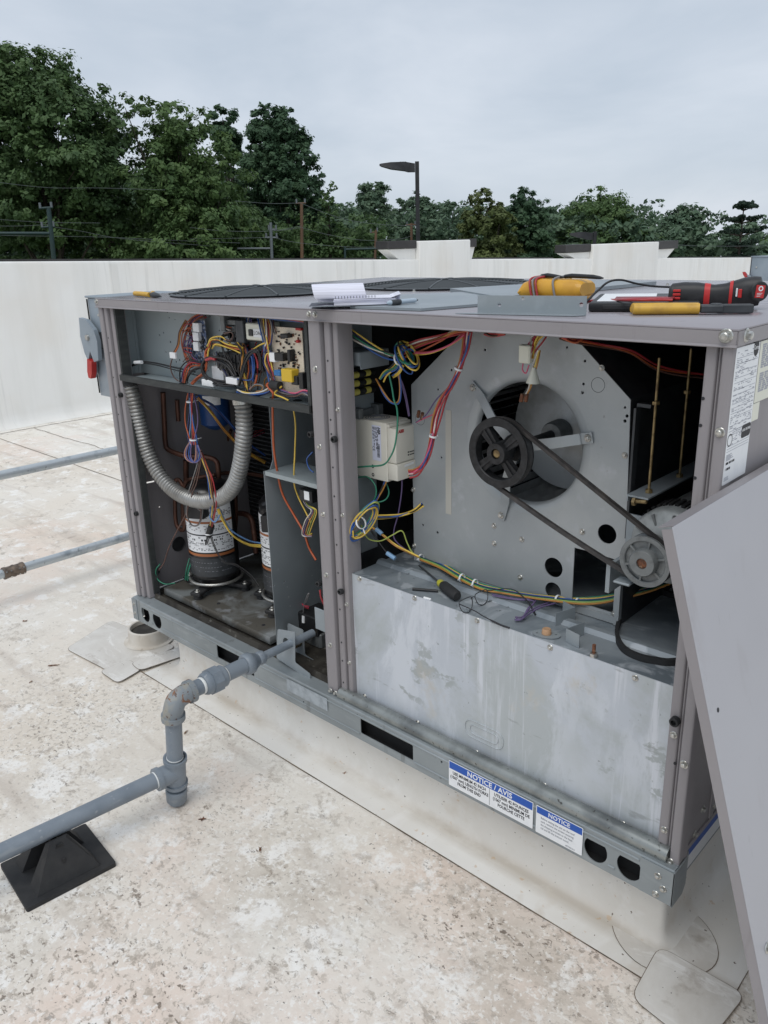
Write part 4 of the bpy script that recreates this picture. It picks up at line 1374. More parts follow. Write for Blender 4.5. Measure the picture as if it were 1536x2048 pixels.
# inlet ring (bell mouth) and wheel
def INL():
    return basis((CX, YH, CZ), (1, 0, 0), (0, 0, 1), (0, -1, 0))
b = MB()
b.lathe([(RI + .0265, -.0002), (RI + .014, -.0010), (RI + .004, -.0045), (RI - .002, -.010), (RI - .004, -.018), (RI - .003, -.019), (RI + .003, -.012), (RI + .0265, -.0032)], 56, INL())
b.build('inlet_ring', m_galvh, bh, 50)
b = MB()
for i in range(40):
    a = 2 * math.pi * i / 40
    M_ = INL() @ Matrix.Rotation(a, 4, 'Z')
    b.add([(.164, -.003, -.036), (.174, .001, -.036), (.184, .008, -.036), (.164, -.003, -.36), (.174, .001, -.36), (.184, .008, -.36)], [(0, 1, 4, 3), (1, 2, 5, 4)], M_)
b.lathe([(.176, -.030), (.186, -.030), (.186, -.036), (.176, -.036)], 48, INL(), closed=True)
b.lathe([(.163, -.356), (.186, -.356), (.186, -.362), (.163, -.362)], 48, INL(), closed=True)
bw = b.build('blower_wheel', mat('dark_wheel_blades', S(158, 160, 161), .45, .2, [dict(s=20, lo=.4, hi=.7, c=S(130, 132, 132))]), bh, 40)
b = MB()
b.lathe([(.014, -.17), (.035, -.172), (.164, -.198), (.164, -.201), (.035, -.176), (.014, -.176)], 48, INL(), closed=True)
b.build('wheel_disc', mat('bright_wheel_disc', S(190, 194, 196), .4, .2, [dict(s=9, d=6, lo=.5, hi=.62, c=S(158, 160, 158), f=.8)]), bw, 60)
b = MB()
b.lathe([(.013, -.12), (.030, -.12), (.034, -.13), (.036, -.169), (.013, -.169)], 24, INL())
b.build('wheel_hub', m_greycast, bw, 40)
b = MB()
b.cyl((CX, .10, CZ), (CX, .55, CZ), .0125, 20)
b.build('shaft', m_cast, bh, 40)
b = MB()
b.lathe([(.0126, .020), (.030, .020), (.034, .028), (.034, .048), (.030, .054), (.0126, .054)], 24, INL())
b.build('bearing', m_cast, bh, 40)
# bearing arms
for tx, tz in ((1.498, 1.053), (1.857, .962), (1.600, .705)):
    d = Vector((tx - CX, 0, tz - CZ))
    l = d.length
    d.normalize()
    n = Vector((0, -1, 0)).cross(d)
    b = MB()
    wv = .013
    prf = [(.03, YH - .040), (.10, YH - .036), (RI + .006, YH - .010), (l - .032, YH - .006), (l, YH - .006)]
    V = []
    for s_, y in prf:
        c = Vector((CX, y, CZ)) + d * s_
        V += [c - n * wv, c + n * wv, c + n * wv + Vector((0, .004, 0)), c - n * wv + Vector((0, .004, 0))]
    F = []
    for i in range(len(prf) - 1):
        a, c = i * 4, i * 4 + 4
        F += [(a + j, a + (j + 1) % 4, c + (j + 1) % 4, c + j) for j in range(4)]
    F += [(3, 2, 1, 0), tuple(range(len(V) - 4, len(V)))]
    b.add(V, F)
    ar = b.build('bearing_arm', m_galvh, bh, 30)
    screw(ar, Vector((CX, YH - .0065, CZ)) + d * (l - .012), (0, -1, 0), 1.0)
# big pulley ------------------------------------------------------------------------------
YP = .115
def PUL(x, z):
    return basis((x, YP, z), (1, 0, 0), (0, 0, 1), (0, -1, 0))
RP = .086
b = MB()
b.lathe([(RP - .020, .012), (RP - .018, .014), (RP, .014), (RP, .009), (RP - .009, .001), (RP - .009, -.001), (RP, -.009), (RP, -.014), (RP - .018, -.014), (RP - .020, -.012)], 64, PUL(CX, CZ), closed=True)
pu = b.build('drive_pulley', m_cast, U, 40)
b = MB()
b.lathe([(.0128, .022), (.0255, .022), (.027, .019), (.027, -.022), (.0128, -.022)], 36, PUL(CX, CZ), closed=True)
b.build('pulley_hub', m_cast, pu, 40)
for i in range(4):
    M_ = PUL(CX, CZ) @ Matrix.Rotation(R_(40 + 90 * i), 4, 'Z')
    b = MB()
    b.add([(.024, -.010, .009), (RP - .017, -.015, .009), (RP - .017, .015, .009), (.024, .010, .009), (.024, -.010, -.009), (RP - .017, -.015, -.009), (RP - .017, .015, -.009), (.024, .010, -.009)],
          [(0, 1, 2, 3), (7, 6, 5, 4), (0, 4, 5, 1), (3, 2, 6, 7)], M_)
    b.box(.025, RP - .018, -.003, .003, .009, .0125, M_)
    b.build('spoke', m_cast, pu, 30)
b = MB()
b.lathe([(.0001, .018), (.009, .018), (.0122, .015), (.0122, .0)], 20, PUL(CX, CZ))
b.build('shaft_end', m_brass, pu, 40)

# motor, its pulley and the belt ----------------------------------------------------------------
MX, MZ, RM = 2.060, .736, .058
b = MB()
b.lathe([(.0001, -.05), (.040, -.05), (.052, -.055), (.082, -.066), (.088, -.075), (.088, -.15), (.084, -.155), (.084, -.36), (.07, -.375), (.0001, -.38)], 44, PUL(MX + .012, MZ + .012))
mo = b.build('blower_motor', mat('motor_cast_light', S(160, 164, 164), .5, .2, [dict(s=30, d=5, lo=.45, hi=.65, c=S(134, 138, 138))]), U, 40)
for i in range(10):
    M_ = PUL(MX + .012, MZ + .012) @ Matrix.Rotation(R_(36 * i + 8), 4, 'Z')
    b = MB()
    b.box(.045, .080, -.0025, .0025, -.066, -.056, M_)
    b.build('end_bell_rib', m_greycast, mo, 30)
b = MB()
for i in range(40):
    M_ = PUL(MX + .012, MZ + .012) @ Matrix.Rotation(R_(9 * i), 4, 'Z')
    b.box(.0875, .094, -.004, .004, -.145, -.10, M_)
b.build('motor_vent', m_blackmetal, mo, 30)
b = MB()
b.lathe([(RM - .012, .013), (RM - .010, .015), (RM, .015), (RM, .008), (RM - .011, .001), (RM - .011, -.001), (RM, -.008), (RM, -.016), (RM - .012, -.016)], 56, PUL(MX, MZ), closed=True)
b.lathe([(RM - .0115, .008), (.024, .008), (.024, .004), (RM - .0115, .004)], 48, PUL(MX, MZ), closed=True)
mp_ = b.build('motor_pulley', m_greycast, U, 40)
b = MB()
b.lathe([(.012, .028), (.028, .028), (.031, .024), (.031, -.03), (.012, -.03)], 36, PUL(MX, MZ), closed=True)
b.build('pulley_hub', m_greycast, mp_, 40)
for i in range(6):
    b = MB()
    b.box(.029, RM - .010, -.0022, .0022, .0082, .0135, PUL(MX, MZ) @ Matrix.Rotation(R_(60 * i + 20), 4, 'Z'))
    b.build('spoke', m_greycast, mp_, 30)
b = MB()
b.lathe([(.0001, .026), (.010, .026), (.0125, .024), (.0125, .0)], 20, PUL(MX, MZ))
b.build('shaft_end', m_rust, mp_, 40)
def belt_loop(c1, r1, c2, r2, n=26):
    c1, c2 = Vector(c1), Vector(c2)
    d = c2 - c1
    a = math.atan2(d.y, d.x)
    ph = math.acos((r1 - r2) / d.length)
    o = []
    for i in range(n + 1):
        t = a + ph + (2 * math.pi - 2 * ph) * i / n
        o.append((c1.x + r1 * math.cos(t), c1.y + r1 * math.sin(t)))
    for i in range(1, 14):
        t = i / 14
        p, q = Vector((c1.x + r1 * math.cos(a - ph), c1.y + r1 * math.sin(a - ph))), Vector((c2.x + r2 * math.cos(a - ph), c2.y + r2 * math.sin(a - ph)))
        o.append(tuple(p.lerp(q, t) - Vector((0, .006 * math.sin(math.pi * t)))))
    for i in range(n + 1):
        t = a - ph + 2 * ph * i / n
        o.append((c2.x + r2 * math.cos(t), c2.y + r2 * math.sin(t)))
    return o
def belt(b, loop, M, w0=.0066, w1=.0045, h=.009, closed=True):
    k = len(loop)
    V, F = [], []
    for i in range(k):
        p, a, c = Vector(loop[i]), Vector(loop[i - 1]), Vector(loop[(i + 1) % k])
        t = (c - a).normalized()
        n = Vector((t.y, -t.x))
        V += [(p.x + n.x * h / 2, p.y + n.y * h / 2, w0), (p.x + n.x * h / 2, p.y + n.y * h / 2, -w0), (p.x - n.x * h / 2, p.y - n.y * h / 2, -w1), (p.x - n.x * h / 2, p.y - n.y * h / 2, w1)]
    for i in range(k if closed else k - 1):
        a, c = i * 4, ((i + 1) % k) * 4
        F += [(a + j, c + j, c + (j + 1) % 4, a + (j + 1) % 4) for j in range(4)]
    return b.add(V, F, M)
lo = belt_loop((CX, CZ), RP - .003, (MX, MZ), RM - .004)
b = belt(MB(), lo, basis((0, YP, 0), (1, 0, 0), (0, 0, 1), (0, -1, 0)))
b.build('drive_belt', mat('worn_belt', S(46, 44, 44), .6, 0, [dict(s=40, lo=.45, hi=.65, c=S(66, 62, 60)), dict(s=9, lo=.6, hi=.68, c=S(92, 80, 68), f=.6)]), U, 40)
# motor base and adjusting gear
b = MB()
pL, pR = A(1260, 988, 'y', .17), A(1372, 940, 'x', 2.05)
b.box(1.98, 2.03, .16, .52, .856, .860)
b.box(1.98, 1.9825, .16, .52, .845, .856)
mb_ = b.build('motor_bracket', m_galv, U, 30)
for (px, py0, py1, y) in ((1305, 715, 975, .20), (1375, 697, 940, .36)):
    p0, p1 = A(px - 7, py1, 'y', y), A(px + 6, py0, 'y', y)
    XRD = 2.012
    b = MB()
    b.cyl((XRD, y, p1.z - .02 if p1.z > 1.2 else p1.z), (XRD, y, .860), .0032, 10)
    b.build('adjusting_rod', m_brass, mb_, 40)
    b = MB(FLAT(1.985, y, 0))
    for z0_, z1_ in ((.8605, .868), (1.06, 1.067)):
        b = MB(FLAT(XRD, y, 0))
        b.prism(circ(0, 0, .0085, 6), z0_, z1_)
        b.build('nut', m_brass, mb_, 30)
b = MB()
p0, p1 = A(1266, 1002, 'y', .16), A(1293, 1004, 'y', .16)
b.cyl(p0, p1, .0045, 10)
b.prism(circ(0, 0, .010, 6), 0, .007, basis(p0, (0, 1, 0), (0, 0, 1), (1, 0, 0)))
b.build('adjusting_bolt', m_brass, mb_, 30)
b = MB()
b.box(1.962, 2.21, .205, .209, .66, .80)
b.box(1.962, 1.972, .12, .2045, .63, .70)
b.rbox(1.99, 2.03, .10, .135, .668, .674, .002, 1)
b.build('motor_plate', m_galv, U, 30)

# variable speed drive ---------------------------------------------------------------------------
VX0, VX1, VY0, VY1, VZ0, VZ1 = 1.1335, 1.296, .143, .236, .758, .932
b = MB()
b.rbox(VX0, 1.262, VY0, VY1, VZ0 + .004, VZ1, .002, 1)
vfd = b.build('variable_speed_drive', m_cream, U, 30)
b = MB()
b.rbox(1.2625, VX1, VY0 + .002, VY1 - .002, VZ0 + .062, VZ1 - .012, .003, 2)
b.rbox(1.2625, VX1 + .004, VY0 + .001, VY1 - .001, VZ0 + .012, VZ0 + .0605, .004, 2)
b.rbox(1.2625, 1.272, VY0 + .001, VY1 - .001, VZ1 - .0115, VZ1 - .003, .001, 1)
b.build('front_cover', m_cream, vfd, 30)
b = MB()
b.rbox(VX0, VX0 + .03, VY0 - .006, VY0 + .012, VZ1 + .0005, VZ1 + .03, .001, 1)
b.rbox(VX0, VX0 + .03, VY1 - .02, VY1 + .002, VZ1 + .0005, VZ1 + .03, .001, 1)
b.rbox(VX0, VX0 + .012, VY0 + .013, VY1 - .021, VZ1 + .0005, VZ1 + .02, .001, 1)
b.build('heat_sink_lug', m_greycast, vfd, 30)
b = MB(FLAT(1.185, .19, VZ1 + .0006))
for r in (.012, .019, .026, .033):
    b.lathe([(r, 0), (r + .0025, .0008), (r + .003, 0)], 28)
b.build('fan_grille', m_inkg, vfd, 30)
b = MB(FRONT(0, VY0 - .0005, 0))
b.prism([(1.207, .820), (1.241, .820), (1.241, .922), (1.207, .922)], 0, .0004)
lab = b.build('drive_label', mat('drive_label_blueish', S(206, 210, 228), .5), vfd, 30)
b = MB()
VERT = lambda x, z: basis((x, VY0 - .0012, z), (0, 0, -1), (1, 0, 0), (0, -1, 0))
b.text('ABB', .0115, VERT(1.2345, .918), 'LEFT', .0002, 1.0, bold=.0004)
for i, (xx, l) in enumerate(((1.2285, .05), (1.224, .062), (1.2195, .04), (1.215, .055), (1.211, .03))):
    z = .917
    while z > .917 - l:
        d_ = rr.uniform(.004, .010)
        b.box(xx - .0011, xx + .0011, VY0 - .0013, VY0 - .0009, z - d_, z)
        z -= d_ + .003
b.text('CE', .0125, VERT(1.2125, .862), 'LEFT', .0002, 1.0)
for i in range(22):
    b.box(1.226, 1.236, VY0 - .0013, VY0 - .0009, .868 - i * .0018, .868 - i * .0018 + rr.uniform(.0005, .0012))
b.build('label_print', m_ink, lab, None)
b = MB()
b.text('ABB', .013, RIGHT(VX1 + .0004, VY0 + .012, VZ1 - .004 - .018), 'LEFT', .0002, 1.0, bold=.0005)
b.build('logo_lettering', m_redh, vfd, None)
b = MB(RIGHT(VX1 + .0046, 0, 0))
b.prism([(VY0 + .044, VZ0 + .018), (VY0 + .064, VZ0 + .018), (VY0 + .054, VZ0 + .036)], 0, .0004)
b.build('warning_triangle', mat('warning_yellow', S(214, 170, 40), .5), vfd, 30)
b = MB()
for z in (VZ0 + .085, VZ0 + .077):
    b.box(VX1 + .0002, VX1 + .0008, VY0 + .05, VY0 + .055, z, z + .004)
    b.box(VX1 + .0002, VX1 + .0008, VY0 + .058, VY0 + .078, z + .0005, z + .003)
for x, z in ((1.206, .800), (1.206, .775)):
    b.lathe([(.0025, .0006), (.0052, .0006)], 14, FRONT(x, VY0 - .0002, z))
b.build('status_print', m_ink, vfd, None)
b = MB(RIGHT(VX1 + .0046, 0, 0))
b.prism([(VY0 + .03, VZ0 + .048), (VY0 + .07, VZ0 + .050), (VY0 + .07, VZ0 + .057), (VY0 + .03, VZ0 + .055)], 0, .0003)
b.build('cover_label', m_white, vfd, 30)

# fuse block and transformer cover on the plate
b = MB()
fy0, fy1 = .105, .205
b.rbox(1.1335, 1.165, fy0, fy1, 1.000, 1.075, .002, 1)
fb = b.build('fuse_block', m_black, U, 30)
for i in range(3):
    z = 1.014 + i * .024
    b = MB()
    b.cyl((1.172, fy0 + .012, z), (1.172, fy1 - .012, z), .0085, 14)
    f = b.build('fuse', m_cast, fb, 40)
    for ya_, yb_ in ((fy0 - .004, fy0 + .022), (fy0 + .050, fy0 + .068)):
        b = MB()
        b.cyl((1.1725, ya_, z), (1.1725, yb_, z), .0092, 14)
        b.build('fuse_cap', mat('fuse_yellow', S(176, 168, 84), .5), f, 40)
b = MB()
b.box(1.1335, 1.225, .085, .2, 1.128, 1.1305)
b.box(1.1335, 1.225, .085, .0875, 1.095, 1.1279)
b.box(1.2235, 1.226, .088, .2, 1.085, 1.1279)
b.build('transformer_cover', m_galv, U, 30)
# ------------------------------------------------------------------ wiring
wr = random.Random(4)
def wire(col, pts, y=.05, r=.0024, jx=0.0, parent=None, n=6):
    P = []
    for p in pts:
        yy = p[2] if len(p) > 2 else y
        P.append(A(p[0] + wr.uniform(-jx, jx), p[1] + wr.uniform(-jx, jx), 'y', yy))
    b = MB()
    b.tube(catmull(P, n), r * .84, 6)
    return b.build('wire', WC[col], parent or U, 70)
def bundle(cols, pts, y=.05, r=.0024, spread=3.0, parent=None):
    """wires that run side by side: each keeps its own lane and wanders a little"""
    k = len(cols)
    for i, c in enumerate(cols):
        lane = (i - (k - 1) / 2) * spread
        ph = wr.uniform(0, 6)
        q = []
        for j, p in enumerate(pts):
            a, bb = pts[max(j - 1, 0)], pts[min(j + 1, len(pts) - 1)]
            t = Vector((bb[0] - a[0], bb[1] - a[1]))
            t = t.normalized() if t.length else Vector((1, 0))
            nn_ = Vector((-t.y, t.x)) * (lane * (0.75 + .5 * math.sin(ph + j * 1.3)) + wr.uniform(-.6, .6))
            yy = (p[2] if len(p) > 2 else y) + wr.uniform(-.006, .006)
            q.append((p[0] + nn_.x, p[1] + nn_.y, yy))
        wire(c, q, y, r, 0, parent)
def tie(px, py, y, r=.008, ax=(0, 0, 1), tail=True):
    c = A(px, py, 'y', y)
    b = MB()
    q = Vector(ax).to_track_quat('Z', 'Y').to_matrix().to_4x4()
    b.lathe([(r, -.0025), (r + .0015, -.0025), (r + .0015, .0025), (r, .0025)], 16, Matrix.Translation(c) @ q, closed=True)
    if tail:
        b.box(-.0015, .0015, -r - .016, -r, -.001, .001, Matrix.Translation(c) @ q)
    b.build('cable_tie', m_white, U, 40)

# left control box
bundle(['brown', 'orange', 'violet', 'red', 'brown', 'orange'], [(405, 628, .10), (385, 640, .09), (372, 665, .085), (368, 690, .08), (372, 712, .085), (384, 735, .08)], r=.0026, spread=2.2)
bundle(['orange', 'tan', 'brown'], [(372, 640, .09), (360, 664, .07), (357, 690, .06), (346, 711, .055)], spread=2.2)
wire('brown', [(346, 712, .055), (341, 735, .055), (350, 757, .06), (367, 766, .06)])
b = MB()
pbox(b, 339, 705, 350, 717, .05, .058, .001)
b.build('plug', m_white, U, 30)
bundle(['red', 'violet', 'brown', 'red'], [(412, 632, .11), (388, 640, .10), (381, 660, .095), (388, 684, .09)], spread=2)
bundle(['violet', 'navy', 'red', 'brown'], [(384, 664, .09), (377, 690, .08), (382, 712, .085), (394, 722, .09)], spread=2)
bundle(['orange', 'orange', 'red', 'navy', 'black'], [(402, 728, .08), (382, 726, .07), (369, 740, .055), (365, 765, .055)], spread=3.2, r=.0028)
bundle(['black', 'black', 'brown'], [(402, 734, .08), (384, 742, .07), (374, 756, .06), (372, 766, .06)], spread=3, r=.0028)
wire('black', [(262, 731, .07), (282, 724, .07), (310, 726, .09), (345, 734, .1), (390, 744, .1)], r=.0035)
wire('black', [(262, 733, .07), (283, 727, .07), (312, 730, .09), (350, 740, .1), (400, 752, .1)], r=.0025)
b = MB()
p0, p1 = A(270, 725, 'y', .066), A(284, 724.5, 'y', .066)
b.cyl(p0, p1, .0065, 12)
b.build('cable_sleeve', m_white, U, 40)
# heavy black loops and orange leads
bundle(['black', 'black', 'black'], [(470, 752, .03), (455, 728, .028), (432, 718, .028), (412, 718, .03), (404, 735, .03), (415, 756, .03), (440, 766, .03), (470, 768, .035)], r=.0042, spread=4)
wire('red', [(412, 720, .024), (422, 717, .024), (431, 719, .024)], r=.0058)
bundle(['orange', 'orange'], [(384, 768, .05), (395, 756, .045), (408, 744, .04), (412, 726, .04), (413, 705, .05), (420, 694, .055)], r=.0042, spread=3)
bundle(['orange', 'yellow'], [(414, 716, .045), (417, 700, .05), (425, 690, .06), (440, 690, .07), (470, 696, .08)], r=.0034, spread=4)
bundle(['yellow', 'yellow', 'orange', 'black', 'yellow'], [(418, 694, .045), (424, 681, .04), (438, 682, .04), (450, 690, .045), (466, 696, .05), (486, 700, .05)], r=.003, spread=4)
bundle(['yellow', 'tan', 'black'], [(474, 686, .035), (484, 702, .03), (484, 725, .03), (482, 742, .032), (490, 765, .035), (494, 782, .035)], r=.0034, spread=3.5)
bundle(['black', 'black'], [(478, 770, .03), (484, 750, .026), (490, 725, .024), (500, 706, .024), (514, 702, .026), (520, 715, .03), (520, 740, .035)], r=.0044, spread=4.5)
wire('blue', [(506, 762, .04), (506, 740, .035), (504, 716, .035), (498, 706, .04)], r=.004)
wire('blue', [(503, 700, .05), (508, 720, .04), (508, 745, .035), (500, 760, .035), (470, 758, .03), (455, 764, .03)], r=.0026)
wire('red', [(504, 698, .045), (514, 720, .04), (516, 736, .04)], r=.0038)
wire('orange', [(514, 750, .045), (510, 768, .04), (500, 778, .04)], r=.0038)
bundle(['yellow', 'navy', 'brown', 'grey', 'blue'], [(523, 634, .05), (528, 660, .04), (530, 686, .035), (530, 710, .035), (538, 738, .04), (546, 762, .04)], r=.0027, spread=3.2)
bundle(['navy', 'grey', 'tan', 'red', 'white'], [(534, 632, .045), (540, 655, .04), (540, 685, .035), (534, 695, .035), (544, 715, .045)], r=.0027, spread=3)
bundle(['brown', 'white', 'grey'], [(545, 634, .06), (547, 655, .05), (551, 668, .048)], spread=2.5)
bundle(['red', 'yellow', 'orange', 'violet', 'navy'], [(548, 716, .045), (534, 706, .035), (530, 726, .035), (540, 750, .04), (545, 770, .045)], r=.0024, spread=3)
wire('yellow', [(506, 699, .04), (520, 690, .035), (530, 686, .032)], r=.003)
bundle(['black', 'black', 'black'], [(452, 668, .05), (444, 676, .045), (446, 700, .045), (455, 716, .045), (462, 732, .045)], r=.0026, spread=3.5)
bundle(['black', 'brown'], [(448, 666, .045), (462, 664, .04), (468, 672, .04), (460, 682, .04), (446, 676, .042)], r=.0026, spread=3)
bundle(['orange', 'brown', 'tan', 'white'], [(452, 632, .08), (446, 645, .07), (452, 656, .07), (462, 660, .07)], r=.0024, spread=2.5)
bundle(['violet', 'navy', 'grey', 'blue'], [(500, 632, .06), (498, 640, .055), (497, 650, .052)], r=.0024, spread=3.5)
bundle(['yellow', 'tan', 'red', 'blue'], [(530, 632, .03), (560, 636, .03), (590, 640, .03), (612, 644, .03)], r=.0024, spread=2.4)
bundle(['white', 'yellow', 'blue', 'navy'], [(474, 782, .03), (490, 787, .028), (515, 788, .028), (535, 784, .03), (544, 774, .035)], r=.0032, spread=3)
bundle(['grey', 'tan'], [(500, 780, .035), (510, 770, .035), (525, 772, .035), (524, 782, .035), (512, 784, .035)], r=.0024, spread=3)
wire('orange', [(546, 795, .03), (546, 786, .025), (538, 776, .024), (534, 769, .03), (545, 766, .035), (556, 774, .035)], r=.0045)
wire('yellow', [(563, 773, .03), (549, 787, .028), (565, 795, .028), (577, 801, .03)], r=.0032)
bundle(['pink', 'violet', 'blue', 'grey', 'brown'], [(548, 776, .04), (570, 784, .035), (590, 788, .032), (606, 786, .03), (618, 790, .028)], r=.0028, spread=2.6)
bundle(['brown', 'navy', 'orange', 'black', 'tan'], [(488, 690, .06), (494, 712, .05), (498, 740, .05), (494, 768, .045), (496, 782, .04)], r=.0026, spread=3.2)
bundle(['black', 'navy', 'grey'], [(432, 704, .06), (438, 722, .052), (450, 745, .05), (458, 765, .045)], r=.0026, spread=4)
b = MB()
p0, p1 = A(543, 769, 'y', .03), A(560, 772, 'y', .03)
b.cyl(p0, p1, .013, 16)
b.build('ferrite_ring', m_matte, U, 40)
# the crowd of short leads behind
for i in range(30):
    c = wr.choice(['black', 'black', 'brown', 'grey', 'navy', 'tan', 'white', 'red', 'black'])
    x0_, y0_ = wr.uniform(432, 545), wr.uniform(634, 720)
    x1_, y1_ = x0_ + wr.uniform(-30, 30), min(785, y0_ + wr.uniform(30, 80))
    wire(c, [(x0_, y0_, .10), ((x0_ * 2 + x1_) / 3 + wr.uniform(-10, 10), (y0_ * 2 + y1_) / 3, .085), ((x0_ + x1_ * 2) / 3 + wr.uniform(-10, 10), (y0_ + y1_ * 2) / 3, .075), (x1_, y1_, .085)], r=.0024)
for i in range(9):
    c = wr.choice(['red', 'brown', 'white', 'violet', 'grey', 'orange'])
    y0_ = 648 + i * 8
    wire(c, [(368 + wr.uniform(-4, 4), y0_ + wr.uniform(-6, 12), .08), (376, y0_, .075), (384, y0_ + 2, .08)], r=.002)
for i in range(10):
    b = MB()
    px_, py_ = wr.uniform(434, 540), wr.uniform(640, 745)
    pbox(b, px_, py_, px_ + wr.uniform(6, 14), py_ + wr.uniform(8, 18), .095, .122, .001)
    b.build('relay', wr.choice([m_black, m_darkgrey, m_blackmetal]), U, 30)
# cascade below the shelf
bundle(['violet', 'blue', 'orange', 'red', 'brown', 'sky', 'navy', 'orange'], [(381, 786, .06), (382, 815, .06), (384, 845, .06), (385, 870, .06), (386, 890, .06)], r=.0028, spread=3)
tie(381, 803, .06, .013)
tie(388, 879, .06, .014)
for i in range(7):
    c = ('violet', 'blue', 'navy', 'violet', 'tan', 'brown', 'violet')[i]
    d = wr.uniform(-8, 8)
    wire(c, [(384 + d * .3, 880, .06), (377 + d, 900, .055), (378 + d, 917, .05), (390 + d * .5, 925, .05), (398 + d, 912, .055), (394 + d * .4, 890, .06)], r=.0026)
bundle(['red', 'orange', 'brown', 'yellow', 'blue'], [(402, 905, .06), (410, 930, .06), (418, 955, .06), (424, 985, .065), (428, 1010, .07), (425, 1040, .09), (420, 1060, .13)], r=.0028, spread=2.6)
bundle(['brown', 'brown', 'grey'], [(402, 900, .06), (398, 930, .06), (388, 965, .07), (380, 990, .08), (390, 1010, .08), (402, 1020, .1)], r=.0026, spread=4)
bundle(['brown', 'grey'], [(384, 985, .08), (376, 1005, .07), (374, 1030, .075), (384, 1050, .09), (398, 1048, .1), (404, 1020, .1), (396, 985, .08)], r=.0026, spread=3)
wire('brown', [(374, 1024, .08), (355, 1060, .08), (338, 1095, .07), (328, 1125, .06), (318, 1140, .05)], r=.0028)
wire('green', [(320, 1128, .05), (312, 1140, .045), (315, 1158, .05), (330, 1168, .06), (350, 1166, .08)], r=.0028)
bundle(['green', 'green', 'green'], [(384, 1118, .14), (376, 1140, .12), (372, 1160, .12)], r=.0028, spread=4)
bundle(['yellow', 'yellow'], [(436, 1018, .08), (445, 1040, .09), (465, 1070, .12), (495, 1088, .18), (520, 1092, .22), (536, 1092, .22)], r=.0036, spread=3)
wire('sky', [(436, 1016, .08), (440, 1020, .09), (460, 1058, .12), (495, 1080, .18), (520, 1086, .22), (538, 1088, .22)], r=.0036)
wire('sky', [(424, 1022, .08), (420, 1035, .08), (430, 1044, .08), (440, 1030, .08)], r=.0032)
bundle(['black', 'black', 'black'], [(418, 1062, .12), (412, 1085, .14), (400, 1110, .145), (388, 1130, .145)], r=.0018, spread=3)
bundle(['black', 'black'], [(420, 1064, .12), (430, 1095, .14), (448, 1125, .15), (470, 1130, .17), (500, 1150, .2), (518, 1172, .2)], r=.0018, spread=3)
b = MB()
b.cyl(A(423, 1052, 'y', .11), A(417, 1070, 'y', .12), .012, 12)
b.build('wire_boot', m_matte, U, 40)
tie(418, 1067, .118, .014)
bundle(['tan', 'yellow', 'tan'], [(395, 796, .10), (420, 822, .14), (450, 860, .2), (490, 900, .3), (530, 925, .4)], r=.003, spread=2.5)
bundle(['blue', 'navy'], [(392, 793, .12), (430, 815, .16), (470, 860, .25), (500, 890, .35), (530, 910, .42)], r=.0036, spread=2.5)
bundle(['red', 'red', 'pink'], [(470, 872, .3), (500, 870, .4), (528, 860, .5)], r=.003, spread=4)
# gas compartment
wire('orange', [(545, 798, .06), (546, 850, .07), (548, 900, .08), (556, 950, .09), (566, 990, .10), (588, 1030, .11), (608, 1065, .11), (618, 1095, .12), (632, 1120, .12)], r=.0044)
wire('yellow', [(586, 812, .09), (591, 850, .09), (590, 900, .09), (588, 960, .09), (595, 990, .10), (612, 1025, .10), (622, 1045, .10)], r=.0030)
bundle(['yellow', 'lime', 'tan', 'violet', 'white'], [(604, 990, .10), (614, 1010, .09), (628, 1022, .09), (618, 1045, .09), (612, 1068, .1), (624, 1070, .1)], r=.0022, spread=3.5)
wire('blue', [(625, 904, .07), (614, 918, .07), (618, 936, .07), (627, 945, .07)], r=.0024)
bundle(['red', 'pink', 'red'], [(584, 1184, .22), (596, 1196, .2), (606, 1210, .18), (618, 1214, .18)], r=.0024, spread=2.4)
wire('grey', [(606, 1236, .17), (608, 1210, .16), (615, 1190, .15), (618, 1188, .15), (612, 1205, .16)], r=.0022)
b = MB()
b.cyl(A(607, 1245, 'y', .158), A(607, 1232, 'y', .16), .006, 10)
b.build('wire_terminal', m_white, U, 40)
bundle(['red', 'red'], [(640, 1180, .10), (642, 1195, .10), (650, 1210, .10)], r=.003, spread=3)

# right bay
bundle(['yellow', 'navy', 'black', 'green', 'brown', 'white', 'blue'], [(672, 648, .09), (700, 668, .09), (735, 690, .10), (770, 706, .11), (800, 715, .12)], r=.0030, spread=2.6)
bundle(['red', 'white', 'red', 'tan', 'red', 'red', 'orange'], [(800, 706, .13), (840, 690, .14), (880, 676, .15), (905, 665, .16), (940, 655, .17)], r=.0030, spread=3.2)
bundle(['red', 'pink', 'yellow'], [(830, 706, .13), (862, 704, .14), (900, 690, .15), (930, 668, .17)], r=.0028, spread=2.8)
# coil of blue and yellow leads near the top
for i in range(9):
    c = ('yellow', 'blue', 'green', 'yellow', 'blue', 'black', 'yellow', 'blue', 'green')[i]
    ox, oy, rx, ry = wr.uniform(-11, 11), wr.uniform(-9, 9), wr.uniform(8, 22), wr.uniform(16, 34)
    a0 = wr.uniform(0, 6)
    pts = []
    for j in range(9):
        a = a0 + j * .75
        u, v = rx * math.cos(a), ry * math.sin(a)
        pts.append((812 + ox + u * .8 + v * .45, 712 + oy + v * .85 - u * .35, .11 + .02 * math.sin(a * 1.3)))
    wire(c, pts, r=.0028)
bundle(['yellow', 'blue', 'green', 'yellow', 'black'], [(802, 716, .12), (790, 735, .12), (770, 745, .12), (760, 758, .12)], r=.0030, spread=3.5)
bundle(['yellow', 'yellow', 'blue'], [(806, 730, .12), (796, 745, .12), (785, 752, .13)], r=.0028, spread=3)
tie(797, 718, .118, .015, (1, 0, .3))
